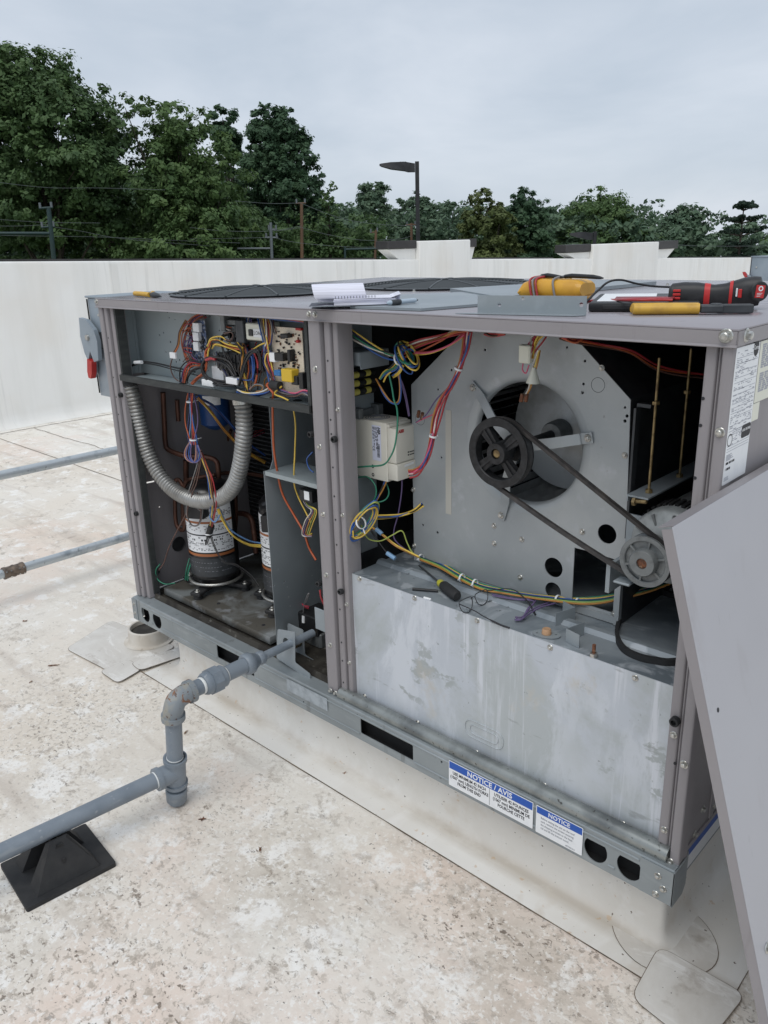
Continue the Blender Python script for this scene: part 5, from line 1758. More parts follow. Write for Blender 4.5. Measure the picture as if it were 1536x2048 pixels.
wire('green', [(778, 748, .12), (784, 775, .12), (788, 800, .12), (794, 818, .115), (795, 850, .11), (790, 890, .105), (780, 915, .105), (765, 930, .105), (730, 933, .105), (706, 936, .105), (690, 944, .10), (682, 958, .10)], r=.0030)
wire('tan', [(752, 758, .14), (762, 775, .13), (775, 795, .13), (786, 806, .13), (797, 802, .13), (800, 780, .13), (798, 750, .13)], r=.0030)
wire('blue', [(756, 762, .14), (765, 785, .13), (780, 804, .128), (797, 807, .128), (802, 785, .128), (800, 748, .13)], r=.0026)
bundle(['violet', 'violet'], [(795, 748, .16), (804, 770, .18), (812, 800, .19), (818, 832, .2)], r=.0024, spread=3)
# red and blue run down to the drive
bundle(['red', 'red', 'blue', 'white', 'pink', 'red', 'tan'], [(936, 660, .17), (930, 700, .165), (918, 736, .16), (902, 770, .155), (886, 800, .15), (874, 835, .145), (866, 870, .14), (856, 905, .138), (846, 930, .136), (832, 945, .135), (818, 948, .135)], r=.0030, spread=2.2)
wire('violet', [(916, 742, .16), (896, 775, .165), (872, 800, .17), (852, 830, .18), (832, 845, .19)], r=.0024)
wire('pink', [(884, 806, .15), (872, 825, .16), (850, 836, .18), (832, 845, .19)], r=.0022)
tie(917, 737, .158, .010, (.4, 0, 1), False)
tie(867, 872, .138, .010, (.2, 0, 1), False)
b = MB()
for (px, py) in ((836, 828), (843, 832)):
    b.cyl(A(px, py + 6, 'y', .185), A(px + 2, py - 6, 'y', .18), .005, 8)
b.build('crimp_terminal', m_rust, U, 40)
# hanging plug at the blower inlet
bundle(['red', 'yellow', 'tan', 'yellow', 'red', 'white', 'pink'], [(1082, 664, .17), (1072, 680, .165), (1066, 698, .16), (1060, 715, .155)], r=.0028, spread=4)
b = MB()
pbox(b, 1036, 690, 1059, 727, .145, .165, .003)
plug = b.build('plug_connector', m_offw, U, 30)
wire('pink', [(1046, 727, .155), (1045, 740, .155), (1052, 746, .155), (1058, 730, .155)], r=.0022)
bundle(['tan', 'yellow', 'white'], [(1078, 700, .15), (1072, 725, .15), (1064, 752, .15), (1060, 775, .15), (1052, 790, .15)], r=.0024, spread=3)
b = MB()
p0, p1 = A(1068, 735, 'y', .146), A(1066, 766, 'y', .146)
b.tube([p0, p0.lerp(p1, .4), p1], lambda i, t: (.004, .009, .017)[i], 9)
b.build('cloth_tag', m_offw, U, 40)
b = MB()
for px in (1042, 1051):
    b.cyl(A(px + 3, 788, 'y', .15), A(px, 803, 'y', .15), .005, 8)
b.build('crimp_terminal', m_rust, U, 40)
bundle(['red', 'orange', 'brown', 'red'], [(970, 665, .17), (985, 672, .17), (1010, 668, .17)], r=.0028, spread=2.5)
bundle(['red', 'orange', 'brown'], [(1120, 672, .17), (1155, 680, .2), (1200, 690, .25), (1260, 705, .3), (1310, 735, .35), (1360, 745, .4), (1410, 750, .45)], r=.0032, spread=5)
bundle(['red', 'orange'], [(1124, 674, .16), (1150, 684, .17), (1166, 676, .18), (1172, 668, .19)], r=.003, spread=3)
# left lower coil, under the drive
bundle(['yellow', 'blue', 'blue', 'yellow'], [(676, 812, .06), (682, 860, .065), (694, 905, .075), (700, 945, .09), (703, 990, .10), (712, 1020, .11)], r=.0032, spread=2.6)
tie(699, 936, .085, .010, (0, 0, 1), False)
for i in range(9):
    c = ('yellow', 'blue', 'green', 'yellow', 'blue', 'blue', 'yellow', 'lime', 'blue')[i]
    ox, oy, rx, ry = wr.uniform(-5, 5), wr.uniform(-5, 5), wr.uniform(12, 20), wr.uniform(34, 46)
    a0 = wr.uniform(0, 6)
    pts = []
    for j in range(9):
        a = a0 + j * .78
        u, v = rx * math.cos(a), ry * math.sin(a)
        pts.append((728 + ox + u * .8 - v * .55, 1042 + oy + v * .8 + u * .35, .05 + .02 * math.sin(a * 1.3)))
    wire(c, pts, r=.0030)
tie(722, 1046, .045, .016, (1, 0, .5))
bundle(['tan', 'blue', 'black'], [(770, 962, .15), (764, 980, .14), (752, 1000, .13), (742, 1012, .12)], r=.003, spread=3)
wire('green', [(714, 955, .12), (735, 954, .13), (750, 970, .13), (752, 990, .125), (744, 1005, .12)], r=.0026)
wire('green', [(772, 964, .16), (778, 985, .16), (770, 1000, .15), (750, 1006, .13)], r=.0026)
bundle(['yellow', 'blue', 'black', 'yellow'], [(744, 1034, .11), (775, 1035, .13), (805, 1030, .15), (828, 1020, .16), (845, 1008, .165)], r=.0028, spread=2.4)
wire('violet', [(804, 950, .17), (803, 985, .18), (796, 1030, .18), (788, 1060, .17), (790, 1080, .16), (812, 1100, .155), (830, 1110, .15)], r=.0026)
bundle(['yellow', 'tan'], [(732, 1048, .10), (760, 1066, .11), (790, 1090, .12), (820, 1105, .13), (838, 1114, .135)], r=.0030, spread=2.5)
wire('black', [(736, 1052, .10), (752, 1075, .10), (768, 1098, .105), (778, 1108, .11)], r=.0028)
wire('lime', [(722, 1050, .09), (735, 1076, .09), (760, 1082, .10), (785, 1070, .12), (804, 1062, .14), (814, 1085, .15), (824, 1104, .15), (840, 1116, .14)], r=.0024)
b = MB()
b.cyl(A(752, 1058, 'y', .107), A(764, 1068, 'y', .11), .0065, 10)
b.cyl(A(774, 1106, 'y', .107), A(790, 1117, 'y', .11), .0065, 10)
b.build('splice_connector', mat('splice_blue', S(120, 156, 190), .35), U, 40)
# harness along the deck
def dl(px, py, z):
    p = A(px, py, 'z', z)
    return p
hp_ = [(836, 1113, .525), (880, 1130, .52), (915, 1150, .522), (960, 1172, .522), (1010, 1183, .524), (1060, 1192, .524), (1110, 1198, .53), (1155, 1202, .535), (1200, 1200, .54), (1250, 1190, .555), (1300, 1178, .575), (1340, 1164, .595)]
for i, c in enumerate(('green', 'yellow', 'blue', 'black', 'green', 'lime', 'tan')):
    q = []
    for j, (px, py, z) in enumerate(hp_):
        p = dl(px, py + (i - 3) * 1.7 * (1 + .3 * math.sin(j + i)), z)
        q.append(p)
    b = MB()
    b.tube(catmull(q, 5), .0028, 6)
    b.build('wire', WC[c], U, 70)
for px, py in ((842, 1116), (924, 1156), (950, 1167), (1115, 1199), (1155, 1205)):
    c = dl(px, py, .527)
    b = MB()
    b.lathe([(.011, -.0025), (.0125, -.0025), (.0125, .0025), (.011, .0025)], 14, Matrix.Translation(c) @ Matrix.Rotation(R_(90), 4, 'Y'), closed=True)
    b.box(-.0015, .0015, -.018, -.011, -.001, .001, Matrix.Translation(c))
    b.build('cable_tie', m_white, U, 40)
for k in range(2):
    q = [dl(px + wr.uniform(-3, 3), py + wr.uniform(-2, 2) + k * 3, z) for px, py, z in ((985, 1188, .522), (1030, 1197, .52), (1070, 1200, .52), (1058, 1215, .516), (1045, 1235, .512), (1032, 1236, .512), (1040, 1240 - k * 2, .514), (1056, 1226, .516), (1085, 1210, .518), (1120, 1200, .524), (1160, 1196, .53))]
    b = MB()
    b.tube(catmull(q, 5), .0019, 6)
    b.build('wire', WC['violet'], U, 70)
# ------------------------------------------------------------------ disconnect switches
def disconnect(parent, M, w_, d_, h_, lever_up=False):
    """box: x 0..w, y 0..d (front face y=0 faces -Y), z 0..h"""
    b = MB(M)
    b.rbox(0, w_, 0, d_, 0, h_ - .008, .004, 2)
    box = b.build('switch_box', m_switch, parent, 30)
    b = MB(M)
    b.rbox(-.008, w_ + .002, -.006, d_ + .004, h_ - .0075, h_, .002, 1)
    b.rbox(-.006, -.0005, .006, .012, .01, h_ - .01, .001, 1)
    b.build('switch_cover', m_switch, box, 30)
    b = MB(M)
    b.rbox(-.003, .004, -.004, -.0005, .01, h_ - .012, .001, 1)
    b.build('cover_edge', m_blackmetal, box, 30)
    zc = h_ * .52
    b = MB(M)
    pl = [(-.03, zc + .10), (.02, zc + .095), (.07, zc + .06), (.085, zc + .02), (.075, zc - .05), (.04, zc - .06), (.02, zc - .02), (-.005, zc - .06), (-.025, zc - .03), (-.04, zc + .03)]
    b.prism(pl, .012, .028, FRONT())
    b.build('handle_plate', m_switch, box, 30)
    b = MB(M)
    b.lathe([(.0001, .036), (.010, .036), (.012, .029), (.012, .0)], 16, FRONT(.02, 0, zc + .03))
    b.build('pivot', m_bolt, box, 40)
    b = MB(M)
    b.box(.055, .11, -.012, -.0008, zc - .01, zc + .05)
    b.build('latch', m_black, box, 30)
    b = MB(M)
    s_ = 1 if lever_up else -1
    z0 = zc + s_ * .05
    lv = [(.004, z0), (.036, z0 + s_ * .008), (.026, z0 + s_ * .05), (.012, z0 + s_ * .074), (-.006, z0 + s_ * .072), (-.009, z0 + s_ * .05)]
    if lever_up:
        lv = [(x - (z - z0) * .8, z) for x, z in lv]
        lv.reverse()
    b.prism(lv[::-1], .016, .036, FRONT())
    b.build('switch_handle', m_redh, box, 30)
    b = MB(M)
    lv2 = [(x - .012, z) for x, z in lv]
    b.prism(lv2[::-1], .004, .0155, FRONT())
    b.build('handle_guard', m_switch, box, 30)
    screw(box, M @ Vector((.08, -.001, h_ * .82)), (0, -1, 0), .9)
    screw(box, M @ Vector((.10, -.001, h_ * .33)), (0, -1, 0), .9)
    return box
disconnect(U, FLAT(-.165, .05, .877), .158, .30, .374)
# ------------------------------------------------------------------ removed access panel leaning on the unit
TLc = A(1345, 1055, 'x', 2.277)
BLc = None
for i in range(60):
    p = A(1536 + i * 3, 2031 + (i * 3) * (2031 - 1055) / (1536 - 1345), 'z', ZF + .012)
    if p.y <= TLc.y:
        BLc = p
        break
BLc = BLc or p
e_ = (TLc - BLc)
ph_ = e_.length
e_.normalize()
n_ = Vector((0, 1, 0)).cross(e_).normalized()
if n_.x < 0:
    n_ = -n_
PM = basis(BLc, (0, 1, 0), e_, n_)        # local x along the width, y up the slope, z outward
lpnl = thing('access_panel', (BLc.x, .2, ZF), 'large taupe sheet metal access panel leaning against the right end of the unit', 'panel')
b = MB(PM)
PW = 1.06
b.rbox(0, PW, 0, ph_, -.0015, 0, .0005, 1)
m_lean = mat('taupe_panel_skylit', S(168, 168, 173), .34, 0, [dict(s=1.6, lo=.4, hi=.7, c=S(160, 160, 165)), dict(s=2, d=5, lo=.4, hi=.7, r=.46), dict(s=(9, 9, 2), d=7, lo=.62, hi=.7, c=S(150, 145, 148), f=.35), dict(s=(50, 50, 6), lo=.68, hi=.75, c=S(132, 127, 130), f=.3)], bump=dict(s=1.3, d=2, f=.18, dist=.03), spec=.5)  # cabinet taupe made lighter and bluer: sky reflection put into the colour
fc_ = b.build('panel_face', m_lean, lpnl, 30)
b = MB(PM)
b.prism([(0, -.0015), (.0015, -.0015), (.0035, -.02), (.002, -.02)], 0.004, ph_ - .003, basis((0, 0, 0), (1, 0, 0), (0, 0, 1), (0, -1, 0)) @ Matrix.Scale(-1, 4, (0, 0, 1)))
b.box(.01, PW - .01, ph_ - .0015, ph_ + .0005, -.028, -.0016)
b.box(.01, PW - .01, .0, .0015, -.028, -.0016)
b.box(PW - .0015, PW, .0, ph_, -.028, -.0016)
b.build('panel_flange', m_taupe, lpnl, 30)
def onpanel(px, py):
    d = ray(px, py)
    t = (BLc - CAM).dot(n_) / d.dot(n_)
    return CAM + d * t
screw(fc_, onpanel(1534, 1896) + n_ * .0005, n_, 1.0)
p = onpanel(1436, 1420)
b = MB()
b.lathe([(.0001, .0004), (.0042, .0004), (.0044, -.0005)], 10, Matrix.Translation(p) @ n_.to_track_quat('Z', 'Y').to_matrix().to_4x4())
b.build('screw_hole', m_ink, fc_, 30)

# ------------------------------------------------------------------ gas pipe
ent = A(575, 1290, 'y', 0.0)
gx, gz = ent.x, ent.z
elb = A(345, 1398, 'x', gx)
gp = thing('gas_pipe', (gx, -.43, ZF), 'grey painted gas pipe with rusty elbow, union and drip leg feeding the unit', 'pipe')
ye = elb.y
PO = .024
def seg(name, p, q, r, m=m_pipe, n=24):
    b = MB()
    b.cyl(p, q, r, n)
    return b.build(name, m, gp, 40)
seg('pipe_nipple', (gx, .11, gz), (gx, -.13, gz), .0135)
b = MB()
RB = lambda y: basis((gx, y, gz), (1, 0, 0), (0, 0, 1), (0, -1, 0))
b.lathe([(.0136, -.0), (.020, .0), (.022, .004), (.022, .018), (.019, .022), (.030, .045), (.034, .050), (.034, .068), (.030, .074), (.0245, .074)], 28, RB(-.10))
b.build('reducer', m_pipe, gp, 40)
seg('pipe_length', (gx, -.17, gz), (gx, -.275, gz), PO)
b = MB()
b.prism(circ(0, 0, .041, 8, .2), .0, .030, RB(-.272))
b.lathe([(.0245, -.022), (.031, -.022), (.034, -.018), (.034, -.0005)], 28, RB(-.272))
b.lathe([(.034, .0305), (.034, .045), (.030, .052), (.0245, .052)], 28, RB(-.272))
b.build('union', m_pipe, gp, 30)
for yy in (-.247, -.328):
    b = MB()
    b.lathe([(.0242, -.004), (.0252, -.002), (.0252, .003), (.0242, .005)], 24, RB(yy))
    b.build('thread_sealant', m_tape, gp, 40)
seg('pipe_length', (gx, -.325, gz), (gx, ye + .05, gz), PO)
# elbow
eb = Vector((gx, ye, gz))
bot = A(352, 1600, 'y', ye)
dn = (Vector((bot.x, ye + .004, -.165)) - eb).normalized()
arc = [eb + Vector((0, .06, 0)), eb + Vector((0, .045, 0)), eb + Vector((0, .026, -.003)), eb + Vector((0, .010, -.010)), eb + Vector((0, .002, -.024)), eb + dn * .045, eb + dn * .062]
b = MB()
b.tube(catmull(arc, 5), .0295, 24)
el = b.build('elbow', m_pipeold, gp, 50)
b = MB()
b.tube([eb + Vector((0, .066, 0)), eb + Vector((0, .050, 0))], .0345, 28)
b.tube([eb + dn * .052, eb + dn * .068], .0345, 28)
b.build('elbow_band', m_pipeold, el, 40)
tee_c = eb + dn * ((gz + .068) / -dn.z)
seg('pipe_riser', eb + dn * .06, tee_c - dn * .03, PO)
# the run along the roof to the left
t0 = tee_c
far = A(0, 1706, 'z', tee_c.z)
dr_ = (far - t0)
dr_.z = 0
dr_.normalize()
b = MB()
b.tube([t0 - dn * .052, t0 + dn * .052], .0305, 28)
b.tube([t0, t0 + dr_ * .05], .0305, 28)
te = b.build('tee', m_pipe, gp, 40)
b = MB()
for s_ in (-1, 1):
    b.tube([t0 + dn * (s_ * .052), t0 + dn * (s_ * .040)], .035, 28)
b.tube([t0 + dr_ * .05, t0 + dr_ * .064], .0345, 28)
b.build('tee_band', m_pipe, te, 40)
b = MB()
b.tube([t0 + dr_ * .0645, t0 + dr_ * .068], .0252, 24)
b.tube([t0 - dn * .0525, t0 - dn * .0555], .0250, 24)
b.build('thread_sealant', m_tape, gp, 40)
seg('pipe_run', t0 + dr_ * .055, t0 + dr_ * 1.6, PO)
cap_top = t0 + dn * .05
seg('pipe_nipple', cap_top, t0 + dn * .078, PO * .92)
b = MB()
T_ = Matrix.Translation(t0 + dn * .066) @ dn.to_track_quat('Z', 'Y').to_matrix().to_4x4()
hcap = min(.055, (t0.z - .066 - ZF) - .006)
b.lathe([(.023, 0), (.030, .0), (.0325, .004), (.0325, .016), (.031, .02), (.031, hcap - .012), (.024, hcap), (.0001, hcap)], 24, T_)
b.build('pipe_cap', m_pipe, gp, 40)

# pipe support block ---------------------------------------------------------------------
c0 = A(140, 1710, 'z', t0.z)
s0 = t0 + dr_ * (c0 - t0).dot(dr_)
sd_ = Vector((-dr_.y, dr_.x, 0))
if sd_.x < 0:
    sd_ = -sd_
SM = basis((s0.x, s0.y, ZF), dr_, sd_, (0, 0, 1))
if SM.determinant() < 0:
    SM = basis((s0.x, s0.y, ZF), -dr_, sd_, (0, 0, 1))
hp2 = t0.z - ZF - PO
sup = thing('pipe_support', (s0.x, s0.y, ZF), 'black plastic roller support block under the grey gas pipe', 'pipe support')
b = MB(SM)
b.prism(rrect(-.12, .12, -.108, .108, .006, 3), .001, .013)
bs = b.build('base_plate', m_matte, sup, 30)
for s_ in (-1, 1):
    b = MB(SM)
    y0, y1 = s_ * .030, s_ * .088
    zt_ = hp2 + .012
    V = [(-.085, y0, .0135), (.085, y0, .0135), (.085, y1, .0135), (-.085, y1, .0135), (-.028, y0, zt_), (.028, y0, zt_), (.022, y0 + s_ * .012, zt_), (-.022, y0 + s_ * .012, zt_)]
    F = [(0, 1, 5, 4), (1, 2, 6, 5), (2, 3, 7, 6), (3, 0, 4, 7), (4, 5, 6, 7), (3, 2, 1, 0)]
    b.add(V, F if s_ > 0 else [f[::-1] for f in F])
    st_ = b.build('support_cheek', m_matte, sup, 30)
    b = MB(SM)
    b.box(-.004, .004, min(y0 + s_ * .008, y1 - s_ * .02), max(y0 + s_ * .008, y1 - s_ * .02), .0138, zt_ * .62)
    b.build('cheek_rib', m_matte, st_, 30)
b = MB(SM)
b.tube([(0, -.034, hp2 - .008), (0, -.02, hp2 - .008), (0, 0, hp2 - .014), (0, .02, hp2 - .008), (0, .034, hp2 - .008)], lambda i, t: (.012, .012, .0125, .012, .012)[i], 16)
b.build('roller', m_black, sup, 40)
b = MB(SM)
b.prism(circ(0, 0, .008, 6), .040, .046, basis((0, 0, hp2 - .004), (1, 0, 0), (0, 0, 1), (0, -1, 0)))
b.prism(circ(0, 0, .011, 6), -.050, -.040, basis((0, 0, hp2 - .004), (1, 0, 0), (0, 0, 1), (0, -1, 0)))
b.build('roller_nut', m_cast, sup, 30)

# galvanised guard rail on the far side ------------------------------------------------------
gr = thing('guard_rail', (-1.0, -1.3, ZF), 'galvanised two pipe guard rail with a brown coupling beyond the unit', 'guard rail')
for z in (.435, -.035):
    b = MB()
    b.cyl((-1, -1.4, z), (-1, 1.45, z), .0215, 20)
    b.build('rail_pipe', m_gpipe, gr, 40)
for y in (-1.3, 1.2):
    b = MB()
    b.cyl((-1.045, y, ZF), (-1.045, y, .47), .0215, 20)
    b.box(-1.16, -.93, y - .1, y + .1, ZF, ZF + .02)
    b.build('rail_post', m_gpipe, gr, 40)
yc = A(27, 1141, 'x', -1.0).y
b = MB(basis((-1, yc, -.035), (1, 0, 0), (0, 0, 1), (0, -1, 0)))
b.lathe([(.0216, -.05), (.029, -.05), (.030, -.047), (.030, -.036), (.0275, -.032), (.0275, -.008), (.030, -.003), (.030, .003), (.0275, .008), (.0275, .032), (.030, .036), (.030, .047), (.029, .05), (.0216, .05)], 24)
cpg = b.build('coupling', m_bronze, gr, 40)
for s_ in (-.041, -.02, .02, .041):
    for a in (-40, 25):
        b = MB(basis((-1, yc, -.035), (1, 0, 0), (0, 0, 1), (0, -1, 0)))
        b.cyl((.028 * math.cos(R_(a)), .028 * math.sin(R_(a)), s_), (.032 * math.cos(R_(a)), .032 * math.sin(R_(a)), s_), .004, 8)
        b.build('set_screw', m_bolt, cpg, 40)

# collar at the left corner ------------------------------------------------------------------
c = A(298, 1276, 'z', ZF + .012)
col_ = thing('roof_collar', (c.x, c.y, ZF), 'round cream flashing collar on the roof under the unit left corner', 'collar')
b = MB(FLAT(c.x, c.y, ZF))
b.lathe([(.105, .0075), (.088, .010), (.083, .018), (.082, .066), (.078, .070), (.073, .068), (.072, .02), (.0001, .018)], 40)
b.build('collar_ring', mat('cream_collar', S(208, 203, 194), .5, 0, [dict(s=10, d=4, lo=.45, hi=.65, c=S(192, 184, 172)), dict(s=(30, 30, 6), lo=.6, hi=.7, c=S(120, 108, 96), f=.6)]), col_, 40)
b = MB(FLAT(c.x, c.y, ZF))
b.lathe([(.071, .050), (.04, .054), (.0001, .056)], 24)
b.build('collar_fill', m_dirt, col_, 60)

# second disconnect beyond the unit ------------------------------------------------------------
fp_ = FAR(1504, 512, 8.5)
fd = thing('disconnect_switch', (fp_.x, fp_.y, ZF), 'grey electrical disconnect switch with raised red handle beyond the unit top', 'switch')
disconnect(fd, FLAT(fp_.x, fp_.y, fp_.z - .55, -.55), .26, .2, .55, True)
b = MB(FLAT(fp_.x, fp_.y, 0, -.55))
b.box(.02, .06, .205, .245, ZF, fp_.z + .05)
b.box(.20, .24, .205, .245, ZF, fp_.z + .12)
b.build('strut_post', m_gpipe, fd, 30)

# ------------------------------------------------------------------ things lying on the lid
ZQ = ZT + .0005
def up(px, py, z=ZQ):
    return A(px, py, 'z', z)
def frame_on(p, q, z):
    d = (q - p)
    d.z = 0
    l = d.length
    d.normalize()
    return basis((p.x, p.y, z), d, (-d.y, d.x, 0), (0, 0, 1)), l
# flat galvanised sheet with a turned edge
q = [up(*t, ZT + .007) for t in ((700, 612), (842, 617), (1078, 598), (1070, 578), (770, 590))]
sa = thing('metal_sheet', (q[1].x, q[1].y + .1, ZT), 'thin flat galvanised sheet lying under the notebook and pen', 'sheet metal')
b = MB()
b.prism([(p.x, p.y) for p in q], ZT + .0062, ZT + .0072)
b.build('sheet', m_galv, sa, 30)
b = MB()
for i, j in ((1, 2), (0, 1)):
    p0, p1 = q[i], q[j]
    M_, l = frame_on(p0, p1, ZT + .001)
    b.box(0, l, .0, .001, 0, .0051, M_)
b.build('turned_edge', m_galv, sa, 30)
# angle bracket
M_, l = frame_on(up(955, 627), up(1172, 631), ZQ)
ab = thing('angle_bracket', up(1060, 629), 'galvanised angle bracket with punched holes standing at the lid front edge', 'bracket')
b = MB()
b.plate([(0, .002), (l, .002), (l, .040), (0, .040)], [circ(l * .21, .020, .0042, 10), circ(l * .43, .033, .004, 10), circ(l * .955, .022, .0048, 10)], .0018, M_ @ basis((0, 0, 0), (1, 0, 0), (0, 0, 1), (0, -1, 0)))
b.build('upright_leg', m_galv, ab, 30)
b = MB()
b.prism([(-.045, -.022), (l - .02, -.030), (l, -.012), (l, -.0002), (0, -.0002)], 0.0005, .002, M_)
b.build('flat_leg', m_galv, ab, 30)
# large tray panel behind
q = [Vector(t) for t in ((1.50, .40, 0), (1.575, 1.16, 0), (1.20, 1.22, 0), (1.10, .60, 0))]
q = [up(*t, ZT + .011) for t in ((1000, 594), (1313, 563), (1190, 560), (900, 577))]
tp = thing('metal_tray', q[0], 'wide galvanised sheet panel lying behind the yellow multimeter', 'sheet metal')
b = MB()
b.prism([(p.x, p.y) for p in q], ZT + .0105, ZT + .0115)
b.build('tray_face', m_galv, tp, 30)
b = MB()
for i in range(4):
    M_, l = frame_on(q[i], q[(i + 1) % 4], ZT + .001)
    b.box(0, l, .0, .0012, 0, .0094, M_)
b.build('tray_edge', m_galv, tp, 30)
# notebook
M_, l = frame_on(up(668, 613, ZT + .008), up(802, 609, ZT + .008), ZT + .008)
nb = thing('notebook', up(700, 612), 'open spiral notebook with curled back white pages on the lid', 'notebook')
b = MB(M_)
cov = [(-.045, .0, .0), (l * .35, -.004, .0008), (l, .0, .0008), (l, .12, .0008), (-.05, .14, .0)]
b.add([(-.065, .005, .001), (-.02, -.006, .004), (l * .3, -.006, .0008), (l * .3, .13, .0008), (-.02, .15, .003), (-.065, .14, .001)], [(0, 1, 4, 5), (1, 2, 3, 4)])
b.build('cover', mat('notebook_cover', S(58, 60, 72), .5), nb, 60)
b = MB(M_)
for i in range(8):
    z = .002 + i * .0021
    o = wr.uniform(-.003, .003)
    cu_ = .010 * (i / 8) ** 2
    b.add([(o, o * .5, z), (l * .5, o * .5, z + .001), (l * .85, 0, z + .001), (l + o, 0, z + .002 + cu_), (l + o, .13, z + .002 + cu_), (l * .85, .13, z + .001), (l * .5, .13, z + .001), (o, .13, z)],
          [(0, 1, 6, 7), (1, 2, 5, 6), (2, 3, 4, 5)])
b.rbox(.0, l * .93, .001, .128, .0012, .0165, .0008, 1)
b.build('page_stack', m_paper, nb, 40)
b = MB(M_)
pr = [(.030, .018)] + [(.062 + .034 * math.cos(t), .027 + .026 * math.sin(t)) for t in [R_(190 - i * 20) for i in range(13)]]
k = len(pr)
V = [(x, y, z) for x in (-.045, l * .1, l * .30, l * .52) for y, z in pr]
V = [(x - .012 * (z / .05), y, z) for x, y, z in V]
b.add(V, [(j * k + i, j * k + i + 1, (j + 1) * k + i + 1, (j + 1) * k + i) for j in range(3) for i in range(k - 1)])
b.build('curled_page', m_paper, nb, 60)
b = MB(M_)
for i in range(14):
    b.tube([(.004 + i * .0078, .028 + .004 * math.cos(t), .018 + .005 * math.sin(t)) for t in [j * math.pi / 5 for j in range(10)]], .0007, 4, closed=True)
b.build('spiral_binding', m_darkgrey, nb, 60)
# pen
p0, p1 = up(774, 606, ZT + .015), up(835, 600, ZT + .015)
pen = thing('pen', p0, 'silver and grey ballpoint pen resting on the metal sheet', 'pen')
dv = p1 - p0
b = MB()
b.tube([p0, p0 + dv * .05, p0 + dv * .12], lambda i, t: (.002, .005, .0062)[i], 14)
b.tube([p0 + dv * .42, p0 + dv * .9, p0 + dv * .94], lambda i, t: (.006, .006, .0045)[i], 14)
b.build('barrel', mat('pen_barrel', S(176, 190, 202), .3, .1), pen, 50)
b = MB()
b.tube([p0 + dv * .12, p0 + dv * .2, p0 + dv * .42], lambda i, t: (.0063, .0068, .0064)[i], 14)
b.tube([p0 + dv * .94, p0 + dv * .97, p0 + dv * 1.02], lambda i, t: (.0035, .003, .001)[i], 10)
b.build('grip', m_darkgrey, pen, 50)
# multimeter
M_, l = frame_on(up(1034, 600), up(1158, 603), ZQ)
mm = thing('multimeter', up(1100, 602), 'yellow multimeter lying face down with red and black leads wound round it', 'multimeter')
b = MB(M_)
prof2 = [(0, .008, .030), (.012, .003, .046), (.05, .002, .056), (l * .5, .002, .054), (l * .9, .003, .052), (l - .004, .006, .048), (l, .012, .044)]
V, F = [], []
for x, zb_, zt_ in prof2:
    V += [(x, .006, zb_ + .008), (x, .0, (zb_ + zt_) / 2), (x, .008, zt_ - .004), (x, .02, zt_), (x, .075, zt_), (x, .088, zt_ - .005), (x, .094, (zb_ + zt_) / 2), (x, .088, zb_ + .006), (x, .02, zb_)]
k = 9
for i in range(len(prof2) - 1):
    F += [(i * k + j, i * k + (j + 1) % k, (i + 1) * k + (j + 1) % k, (i + 1) * k + j) for j in range(k)]
F += [tuple(range(k)), tuple(range(len(V) - 1, len(V) - k - 1, -1))]
b.add(V, F)
b.rbox(l * .72, l * .99, .004, .085, .0008, .012, .003, 1)
b.build('meter_body', m_yellow, mm, 60)
for x0_, x1_, z_ in ((.05, .125, .061), (.12, .235, .060)):
    b = MB(M_)
    b.tube([(x0_, .04, z_), (x0_ + .02, .038, z_ + .002), (x1_ - .03, .03, z_), (x1_ - .01, .028, z_ - .002), (x1_, .027, z_ - .003)], lambda i, t: (.005, .006, .0055, .004, .0015)[i], 12)
    b.build('test_probe', m_black, mm, 50)
for x_, cc in ((.036, 'red'), (.045, 'black'), (.054, 'red'), (.105, 'black')):
    b = MB(M_)
    b.tube(catmull([(x_ + .012, -.003, .004), (x_ + .006, -.004, .03), (x_, .006, .054), (x_ + .01, .04, .060), (x_ + .01, .08, .057), (x_ + .012, .097, .03), (x_ + .01, .096, .006)], 5), .003, 8)
    b.build('lead_wrap', WC[cc if cc == 'red' else 'grey'], mm, 60)
b = MB()
b.tube(catmull([up(1148, 604, ZT + .003), up(1172, 603, ZT + .004), up(1210, 600, ZT + .006), up(1270, 598, ZT + .028), up(1340, 597, ZT + .028), up(1350, 592, ZT + .02)], 6), .003, 8)
b.tube(catmull([up(1150, 607, ZT + .003), up(1190, 601, ZT + .005), up(1250, 600, ZT + .027), up(1345, 600, ZT + .027)], 6), .003, 8)
b.build('red_lead', WC['red'], mm, 60)
b = MB()
lq = [up(1172, 604, ZT + .004)]
base_a, base_b = up(1172, 604), up(1340, 598)
for t, h in ((.12, .025), (.25, .048), (.40, .052), (.58, .042), (.78, .034), (1.0, .03)):
    pq = base_a.lerp(base_b, t)
    lq.append(Vector((pq.x, pq.y, ZT + h)))
b.tube(catmull(lq, 6), .0028, 8)
b.build('black_lead', WC['black'], mm, 60)
# black case with paper
M_, l = frame_on(up(1176, 624), up(1400, 624), ZQ)
tb = thing('tablet_case', up(1280, 620), 'flat black case with papers on top beneath the yellow pliers', 'case')
b = MB(M_)
b.rbox(0, l, 0, .30, .0005, .020, .005, 2)
b.build('case_body', m_black, tb, 40)
b = MB(M_)
for x in (.03, .13):
    b.rbox(x, x + .06, -.0025, -.0002, .006, .014, .001, 1)
b.rbox(l * .42, l * .52, -.004, -.0002, .004, .018, .001, 1)
b.build('latch', m_matte, tb, 30)
b = MB(M_)
b.box(.015, l * .60, .03, .28, .0205, .0212)
b.build('paper_sheet', m_white, tb, 30)
b = MB(M_)
b.box(.05, l * .75, .06, .16, .0214, .0222)
b.build('red_card', mat('dark_red_card', S(120, 34, 44), .5), tb, 30)
